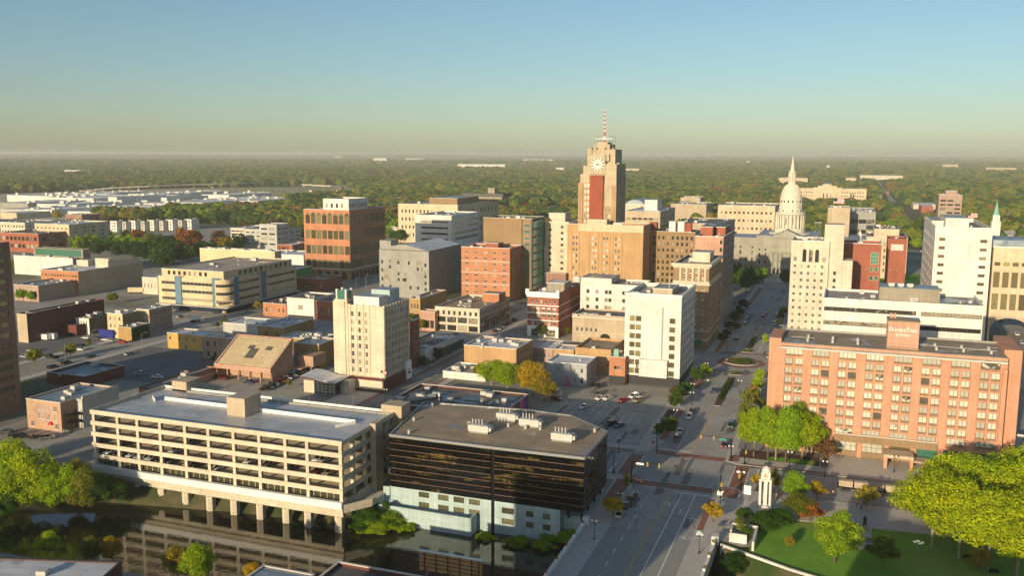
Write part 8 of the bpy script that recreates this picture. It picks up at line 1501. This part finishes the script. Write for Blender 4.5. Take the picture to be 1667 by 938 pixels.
root = empty('flatbed_trailer', (*at(1410, 803), .02), 0); tag(root, 'flatbed trailer loaded with a row of pale barrier panels on the street', 'flatbed trailer')
MB().box(-7.4, 8.6, -1.2, 1.2, 1.0, 1.3).build('bed', M['black'], root)
for k in range(4): MB().box(-7+k*3.9, -3.5+k*3.9, -.9, .9, 1.3, 2.9).build('barrier_panel', M['beige'], root)
for yy in (-1.0, 1.0):
    for xx in (-6, -4.8, 5, 6.2): inst('wheel', wheel_me, root, (xx, yy, .5), R_(90), (1.4, 1.5, 1.5))
for k, (px, py, w_) in enumerate(((285, 551, 3), (341, 552-0, 3)) if False else ((72, 554, 3.2), (84, 553, 3))): x, y = at(px, py); o = MB().box(-w_, w_, -1.2, 1.2, .6, 3.2).build('cargo_body', M['c_white'], None); root = empty('box_trailer', (x, y, .02)); o.parent = root; KIDS.setdefault(root.name, []).append(o); tag(root, ['pale box trailer by the maroon warehouse wall, nearer the brown tower', 'pale box trailer by the maroon warehouse wall, further from brown tower'][k], 'trailer'); [inst('wheel', wheel_me, root, (xx, yy, .35)) for xx in (-1.8, 1.8) for yy in (-1, 1)]
x, y = at(222, 478, 0)
root = empty('box_trailer', (x, y, .02), R_(20)); MB().box(-5, 5, -1.3, 1.3, 1.1, 4).build('cargo_body', M['kcream'], root); tag(root, 'cream semitrailer parked between the blank block and streamlined store', 'trailer'); [inst('wheel', wheel_me, root, (xx, yy, .45), R_(90), (1.3, 1.3, 1.3)) for xx in (-3.8, 3.6) for yy in (-1.1, 1.1)]
# far parking lot cars
lotc = MB().box(-.9, .9, -2.2, 2.2, .3, .95).box(-.8, .8, -1.6, 1.2, .95, 1.45, 1); FC = {p: lotc.mesh('parked_car', [M[p], M['glass_black']]) for p in ('c_white', 'c_red', 'c_black', 'c_silver', 'c_blue')}
rg = random.Random(8)
for i in range(150):
    px = rg.uniform(370, 560); row = rg.randrange(6); py = 311+row*2.3; x, y = at(px, py); p = rg.choice(list(FC)); o = inst('parked_car', FC[p], None, (x, y, .03)); tag(o, f'tiny {PN[p]} car in the packed far lot beyond the grove', 'car', f'{PN[p]} cars in the packed far lot'); o.scale = (1.1, 1.1, 1.1)
# ================================================================== street furniture
def lamp_mesh():
    b = MB(); b.cyl(0, 0, 0, .5, .2, .14, 8); b.cyl(0, 0, .5, 4.2, .08, .06, 6); b.tube((-.55, 0, 4.1), (.55, 0, 4.1), .04, n=5); g = MB()
    for s in (-1, 1): b.cyl(s*.55, 0, 4.1, 4.3, .1, n=6); g.lathe([(.1, 4.3), (.27, 4.55), (.2, 4.8), (0.01, 4.9)], s*.55, 0, 8)
    return b.mesh('post', M['black']), g.mesh('globe', M['lampglow'])
LP, LG = lamp_mesh(); LAMPS = []
def lamp(px, py, z=.14): x, y = at(px, py); root = empty('street_lamp', (x, y, z)); inst('post', LP, root, (0, 0, 0)); inst('globe', LG, root, (0, 0, 0)); root['category'] = 'street lamp'; LAMPS.append((root, 'black twin globe street lamp', 'twin globe street lamps'))
for px, py in ((967, 880), (1009, 833), (1138, 903), (1172, 830), (1099, 690), (1127, 645), (1342, 778), (1455, 770), (1189, 752), (1007, 738), (1126, 660), (1183, 570), (1190, 548), (1197, 528), (1251, 600), (1232, 690), (1150, 610), (1234, 655), (649, 618), (704, 592), (628, 655), (1216, 500), (1272, 545), (62, 634), (1285, 762), (1204, 640), (1264, 555)): lamp(px, py)
def cobra():
    b = MB(); b.cyl(0, 0, 0, 9, .13, .08, 6); b.tube((0, 0, 8.8), (1.8, -.6, 9.6), .06); b.box(1.5, 2.5, -.9, -.5, 9.5, 9.7); return b.mesh('post', M['steel'])
CB = cobra()
for px, py in ((107, 592), (152, 570), (278, 536), (282, 523), (232, 575), (262, 400), (318, 408), (322, 600), (200, 612), (596, 470), (580, 474), (310, 452)): x, y = at(px, py); root = empty('street_light', (x, y, .02), R_(px*37 % 90)); inst('post', CB, root, (0, 0, 0)); root['category'] = 'street light'; LAMPS.append((root, 'tall curved arm street light', 'curved arm street lights'))
def signal(px, py, arm, dirx, lb, sign=True):
    x, y = at(px, py); root = empty('traffic_signal', (x, y, .14)); tag(root, lb, 'traffic signal'); b = MB(); b.cyl(0, 0, 0, 6.4, .16, .12, 8)
    if arm: b.tube((0, 0, 5.9), (arm*dirx[0], arm*dirx[1], 6.3), .1, .06)
    b.cyl(0, 0, 0, .6, .3, .2, 8); b.build('pole', M['black'], root); hm = MB().box(-.2, .2, -.2, .2, 0, 1.1)
    for k in ((.55, .95) if arm else (0.0,)): o = hm.build('signal_head', M['yellow_paint'], root, (arm*dirx[0]*k if arm else .3, (arm*dirx[1]*k if arm else 0)-.15, 5.3 if arm else 3.2)); l_ = MB(); [l_.face([(.12*math.cos(t*.785), -.21, z+.12*math.sin(t*.785)) for t in range(8)]) for z in (.2, .55, .9)]; l_.build('lens', M['black'], o)
    if sign and arm: MB().box(-1.1, 1.1, -.06, 0, -.28, .28).build('street_sign', M['sign_green' if sign == 'g' else 'sign_white'], root, (arm*dirx[0]*.28, arm*dirx[1]*.28-.15, 5.75))
signal(1028, 787, 8, (1, 0), 'traffic signal with long arm at the near left intersection corner'); signal(1069, 737, 6, (-.35, .9), 'traffic signal at the far left intersection corner beside lot', 'g')
signal(1190, 748, 9.5, (-1, 0), 'traffic signal reaching over the far avenue lanes', 'g'); signal(1206, 800, 6, (0, -.9), 'traffic signal at the near right corner by the crosswalk'); signal(999, 772, 0, (0, 0), 'short signal post left of the black office side street'); signal(1172, 812, 0, (0, 0), 'short signal post with white sign by the stop line'); signal(366, 525, 5, (.5, -.5), 'traffic signal on grey pole by the streamlined store', True); signal(1212, 757, 0, (0, 0), 'yellow signal post at planting bed corner before the hotel')
def sign(px, py, lb, c, w=.6, h=.8, ht=2.6, z=.14): x, y = at(px, py); root = empty('sign_post', (x, y, z)); tag(root, lb, 'sign'); MB().cyl(0, 0, 0, ht, .05, n=6).build('pole', M['steel'], root); return MB().box(-w/2, w/2, -.08, -.05, ht-h, ht).build('panel', M[c], root)
sign(1216, 817, 'pale information sign on white post beside the clock obelisk', 'sign_white', 1.8, 2.4, 4.2); sign(1171, 826, 'white notice sign on the right hand sidewalk', 'sign_white', 1.3, 1.0, 4.0); sign(970, 868, 'round pink red sign beside the left bridge lamp', 'c_pink', .9, .9, 3.2)
sign(1139, 893, 'pale blue sign on bridge lamp post at right', 'paleblue', 1.4, .9, 4.0); sign(1658, 637, 'yellow diamond like sign right of the hotel', 'yellow_paint', 1.4, 1.4, 3.0); sign(1063, 730, 'red and white no entry sign at the lot corner', 'red', .8, .9, 2.2); sign(993, 835, 'small white parking sign near the yellow tree', 'sign_white', .5, .6, 2.4); sign(1441, 762, 'white square sign by the hotel entrance canopy', 'sign_white', 1.0, 1.3, 2.8)
bm = MB().cyl(0, 0, 0, .95, .16, .13, 8).mesh('bollard', M['black'])
for i in range(14): t = i/13; a = R_(200-t*80); x, y = -60+15*t, 412.8+2.5*math.sin(t*3.1); o = inst('bollard', bm, None, (x, y, .15)); tag(o, f'black bollard on the far side of the roundabout, {onz[i]} from the left', 'bollard', 'bollards by the roundabout')
cm = MB().cyl(0, 0, 0, 1.0, .26, .16, 8).mesh('traffic_barrel', M['orange'])
CONE = MB(); CONE.box(-.22, .22, -.22, .22, 0, .05); CONE.cyl(0, 0, .05, .95, .2, .05, 8); CONE.cyl(0, 0, .35, .6, .16, .11, 8, 1); cn = CONE.mesh('traffic_cone', [M['orange'], M['sign_white']])
for i, (px, py, w_) in enumerate([(1031+2*k, 782+.9*k, 'by the near left signal pole') for k in range(8)]+[(1279, 798, 'on the street behind the clock obelisk'), (1349, 808, 'between golden tree and trailer'), (1356, 805, 'between golden tree and trailer'), (1183, 588, 'at the roundabout edge'), (1264, 810, 'on the street behind the clock obelisk')]): x, y = at(px, py); o = inst('traffic_cone', cn, None, (x, y, .14), 0, (1.25, 1.25, 1.3)); tag(o, f'orange and white traffic cone {w_}, {onz[i]} from left overall', 'traffic cone', 'orange traffic cones')
# clock obelisk
x, y = at(1245, 826); root = empty('clock_obelisk', (x, y, .1)); tag(root, 'tall white four legged clock obelisk at the park corner', 'clock monument')
b = MB(); [b.box(sx*1.25-.28, sx*1.25+.28, sy*1.1-.28, sy*1.1+.28, 0, 7.2) for sx in (-1, 1) for sy in (-1, 1)]; b.box(-.45, .45, -.45, .45, 0, 8.6); b.build('column', M['cleanwhite'], root)
b = MB(); b.box(-1.6, 1.6, -1.45, 1.45, 7.2, 7.7); b.box(-1.15, 1.15, -1.15, 1.15, 7.7, 9.4); b.lathe([(1.15, 9.4), (1.1, 10), (.7, 10.7), (0.01, 11)], n=12); b.box(-1.7, 1.7, -1.5, 1.5, 0, .5); b.build('clock_head', M['cleanwhite'], root)
k = MB(); k.face([(.6*math.cos(t*.524), -1.17, 8.6+.6*math.sin(t*.524)) for t in range(12)]); k.build('clock_face', M['kcream'], root); k = MB(); k.box(-.04, .04, -1.2, -1.18, 8.6, 9.05); k.box(0, .35, -1.2, -1.18, 8.57, 8.64); k.build('clock_hands', M['black'], root)
# statue
x, y = at(1407, 866); root = empty('statue', (x, y, .15)); tag(root, 'dark bronze standing figure statue on a plinth in the park', 'statue')
b = MB(); b.box(-.9, .9, -.9, .9, 0, .4); b.box(-.65, .65, -.65, .65, .4, 1.6); b.build('plinth', M['pinkbrown'], root)
b = MB(); b.lathe([(.45, 1.6), (.36, 2.4), (.42, 3.0), (.30, 3.45), (.1, 3.55), (.17, 3.7), (.15, 3.9), (.01, 4.0)], n=10); b.tube((.35, 0, 3.3), (.5, -.3, 2.7), .1, .07); b.tube((-.35, 0, 3.3), (-.55, -.1, 2.7), .1, .07); b.build('figure', M['bronze'], root)
fl_ = at(1492, 922); root = empty('floodlight_pole', (*fl_, .1)); tag(root, 'white multi headed floodlight pole on the dark park lawn', 'floodlight'); b = MB(); b.cyl(0, 0, 0, 5.6, .1, n=6); [b.box(x_-.3, x_+.3, y_-.2, y_+.2, 5.3, 5.6, 1) for x_, y_ in ((-.7, 0), (.8, 0), (0, .6), (.3, -.6))]; b.tube((-.7, 0, 5.3), (.8, 0, 5.3), .05); b.build('pole', [M['steel'], M['sign_white']], root)
bench = MB(); bench.box(-1, 1, -.25, .25, .42, .48); bench.box(-1, 1, .22, .28, .5, .95); [bench.box(s-.04, s+.04, -.25, .25, 0, .42) for s in (-.9, .9)]; bme = bench.mesh('park_bench', M['black'])
for i, (px, py) in enumerate(((1575, 912), (1618, 935))): o = inst('park_bench', bme, None, (*at(px, py), .1), R_(20)); tag(o, ['black park bench under the huge maples, nearer the statue', 'black park bench under the huge maples, nearer the picture edge'][i], 'bench', 'black park benches')
# ================================================================== people
def skin_person(name, x, y, z, rz, top, label, pose=0, leg='denim', vest=None):
    J = [(0, 0, .95, .16), (0, 0, 1.15, .15), (0, 0, 1.38, .17), (0, 0, 1.5, .07), (0, 0, 1.58, .06), (0, 0, 1.68, .105), (0, 0, 1.78, .07)]
    E_ = [(0, 1), (1, 2), (2, 3), (3, 4), (4, 5), (5, 6)]
    for s in (-1, 1):
        n = len(J); f = (.12 if pose == 1 else .03)*s
        J += [(s*.1, 0, .9, .1), (s*.11, f, .5, .07), (s*.12, f*1.4, .09, .05), (s*.12, f*1.4-.14, .05, .04)]; E_ += [(0, n), (n, n+1), (n+1, n+2), (n+2, n+3)]
        n = len(J); J += [(s*.2, 0, 1.42, .065), (s*.25, -.02, 1.15, .05), (s*.24, -.12 if pose else -.05, .93, .04), (s*.24, -.16 if pose else -.06, .84, .035)]; E_ += [(2, n), (n, n+1), (n+1, n+2), (n+2, n+3)]
    me = bpy.data.meshes.new('body'); me.from_pydata([(j[0], j[1], j[2]) for j in J], E_, []); o = bpy.data.objects.new(name, me); col.objects.link(o); o.location = (x, y, z); o.rotation_euler = (0, 0, R_(rz))
    sk = o.modifiers.new('skin', 'SKIN'); me.skin_vertices[0].data[0].use_root = True
    for i, j in enumerate(J): me.skin_vertices[0].data[i].radius = (j[3], j[3]*(.75 if i in (0, 1, 2) else 1))
    ss = o.modifiers.new('s', 'SUBSURF'); ss.levels = 1; ss.render_levels = 1
    dg = bpy.context.evaluated_depsgraph_get(); ev = o.evaluated_get(dg); m2 = bpy.data.meshes.new_from_object(ev); o.modifiers.clear(); o.data = m2; m2.materials.clear()
    for mm in ('skin', top, leg, 'black', vest or top): m2.materials.append(M[mm])
    for p in m2.polygons:
        c = p.center; p.material_index = 0 if c.z > 1.52 and c.z < 1.74 else 3 if (c.z >= 1.74 or c.z < .11) else 2 if c.z < .97 and abs(c.x) < .2 else 0 if (abs(c.x) > .19 and c.z < .95) else 4 if c.z > 1.0 and abs(c.x) < .2 else 1; p.use_smooth = True
    tag(o, label, 'person', None); return o
PP = [(1394, 826, .14, 40, 'orange', 'worker in orange vest and white helmet standing left of the path', 0, 'hivis'), (1401, 828, .14, -60, 'c_white', 'worker in pale vest facing the statue path', 0, 'orange'), (1406, 824, .14, 180, 'orange', 'worker in orange shirt behind the group near the trailer', 1, 'orange'), (1421, 825, .14, 150, 'c_white', 'lone worker in red and white vest right of the path', 0, 'orange'), (1402, 831, .14, 10, 'c_pink', 'worker in pink vest nearest the statue', 0, 'c_pink'),
      (1359, 745, .16, 0, 'c_white', 'person in a white shirt by the hotel windows', 0, None), (1383, 741, .16, 90, 'black', 'person in black beside the hotel pillar', 1, None), (1162, 607, .15, 0, 'denim', 'person in dark clothes left of the roundabout', 1, None), (1163, 612, .15, 90, 'c_red', 'person in red beside the roundabout kerb', 0, None), (1252, 603, .15, 0, 'c_pink', 'person in pink right of the roundabout', 1, None), (1195, 497, .15, 0, 'black', 'person in black at the corner before the capitol lawn', 1, None), (1198, 494, .15, 40, 'denim', 'person in blue at the corner before the capitol lawn', 0, None), (1221, 492, .15, 10, 'c_grey', 'person in grey crossing toward the capitol walk', 1, None),
      (1152, 625, .15, 0, 'c_white', 'person in white by the avenue trees', 1, None), (1272, 815, .14, 20, 'black', 'person in dark clothes right of the clock obelisk', 1, None)]
for p in PP: x, y = at(p[0], p[1]); skin_person('person', x, y, p[2], p[3], p[4], p[5], p[6], 'denim', p[7])
x, y = at(1259, 449, 0)
root = empty('statue', (-50, 690, .1)); tag(root, 'dark statue on a round base in front of the capitol', 'statue'); MB().cyl(0, 0, 0, .5, 6, n=20).cyl(0, 0, .5, 4, 1.4, 1.2, n=8).build('plinth', M['stone'], root); MB().lathe([(.9, 4), (.7, 6), (.8, 7), (.3, 8), (.35, 8.6), (0.01, 9)], n=8).build('figure', M['bronze'], root)
# ivy on the ivy house side wall
iv = leaves_mesh('ivy', 1600, .06, 26, .9, 303); o = inst('ivy', iv, IVY.root, (IVY.a1+.1, (IVY.b0+IVY.b1)/2, 0), 0, (.5, IVY.D*.5, IVY.h*.55)); o.color = (.06, .13, .015, 1)
# grass strip by the low extension
x, y = at(768, 604, 0); gm_ = leaves_mesh('grass_strip', 700, .05, 18, .5, 311); o = inst('tall_grass', gm_, None, (x+3, y-3, 0)); o.scale = (11, 1.6, 1.3); o.color = (.12, .17, .02, 1); o['kind'] = 'stuff'
# ================================================================== haze
b = MB(); b.box(-29000, 29000, -1500, 43000, -9, 118); hz = b.build('haze', []); hz.data.materials.clear()
m = bpy.data.materials.new('haze'); m.use_nodes = True; t = m.node_tree; t.nodes.clear(); out = t.nodes.new('ShaderNodeOutputMaterial'); pv = t.nodes.new('ShaderNodeVolumePrincipled')
pv.inputs['Color'].default_value = (.82, .88, .82, 1); pv.inputs['Density'].default_value = HAZE if 'HAZE' in globals() else .0001; pv.inputs['Anisotropy'].default_value = .0
t.links.new(pv.outputs[0], out.inputs['Volume']); hz.data.materials.append(m); hz['kind'] = 'stuff'
# ================================================================== labels that single each thing out
def near_place(x, y):
    best = None
    for (qx, qy, w, d, ph) in PLACES:
        dx, dy = max(0, abs(x-qx)-w/2), max(0, abs(y-qy)-d/2); s = math.hypot(dx, dy)
        if best is None or s < best[0]: best = (s, qx, qy, w, d, ph)
    s, qx, qy, w, d, ph = best
    rel = 'behind' if y > qy+d/2 else 'in front of' if y < qy-d/2 else 'beside'
    return f'{rel} {ph}'
def ordn(i): return onz[i] if i < 20 else ['twenty '+k for k in onz][i-20] if i < 40 else f'{i+1}th'
def label_all(items, fmt):
    g = {}
    for it in items:
        root = it[0]; key = fmt(it); g.setdefault(key, []).append(root)
    for key, rs in g.items():
        rs.sort(key=lambda r: pj(r.location.x, r.location.y, 0)[0])
        for i, r in enumerate(rs):
            lb = key if len(rs) == 1 else f'{key}, {ordn(i)} from left'
            w = lb.split(); r['label'] = ' '.join(w[:16]); THINGS.append(r)
            if len(rs) > 1 and not r.get('group'): r['group'] = key
label_all([t_ for t_ in TREES if not t_[2]], lambda t_: f"{'small ' if t_[5] < 8 else ''}{WORD[t_[1]]} tree {near_place(t_[0].location.x, t_[0].location.y)}")
label_all(CARS, lambda c: f"{PN[c[2]]} {'pickup' if c[1] == 'pickup' else c[1]} {c[3]}")
label_all(LAMPS, lambda c: f"{c[1]} {near_place(c[0].location.x, c[0].location.y)}")
label_all(HOUSES, lambda c: f"small {'red brick' if 'brick' in c[1] else 'white' if 'white' in c[1] else 'pale'} house among trees {near_place(c[0].location.x, c[0].location.y)}")
for c in CARS: c[0]['group'] = 'cars '+c[3]
for t_ in TREES:
    if not t_[0].get('group'): t_[0]['group'] = 'town trees'
for c in LAMPS: c[0]['group'] = c[2]
import collections as _c
_n = _c.Counter(o['label'] for o in THINGS if o.get('label')); print('DUPLICATE LABELS', [(k, v) for k, v in _n.items() if v > 1 and 'tiny' not in k][:20]); print('TREES', len(TREES), 'CARS', len(CARS), 'OBJECTS', len(bpy.data.objects))
print('LONG', [o['label'] for o in THINGS if len(str(o.get('label', '')).split()) > 16][:20])
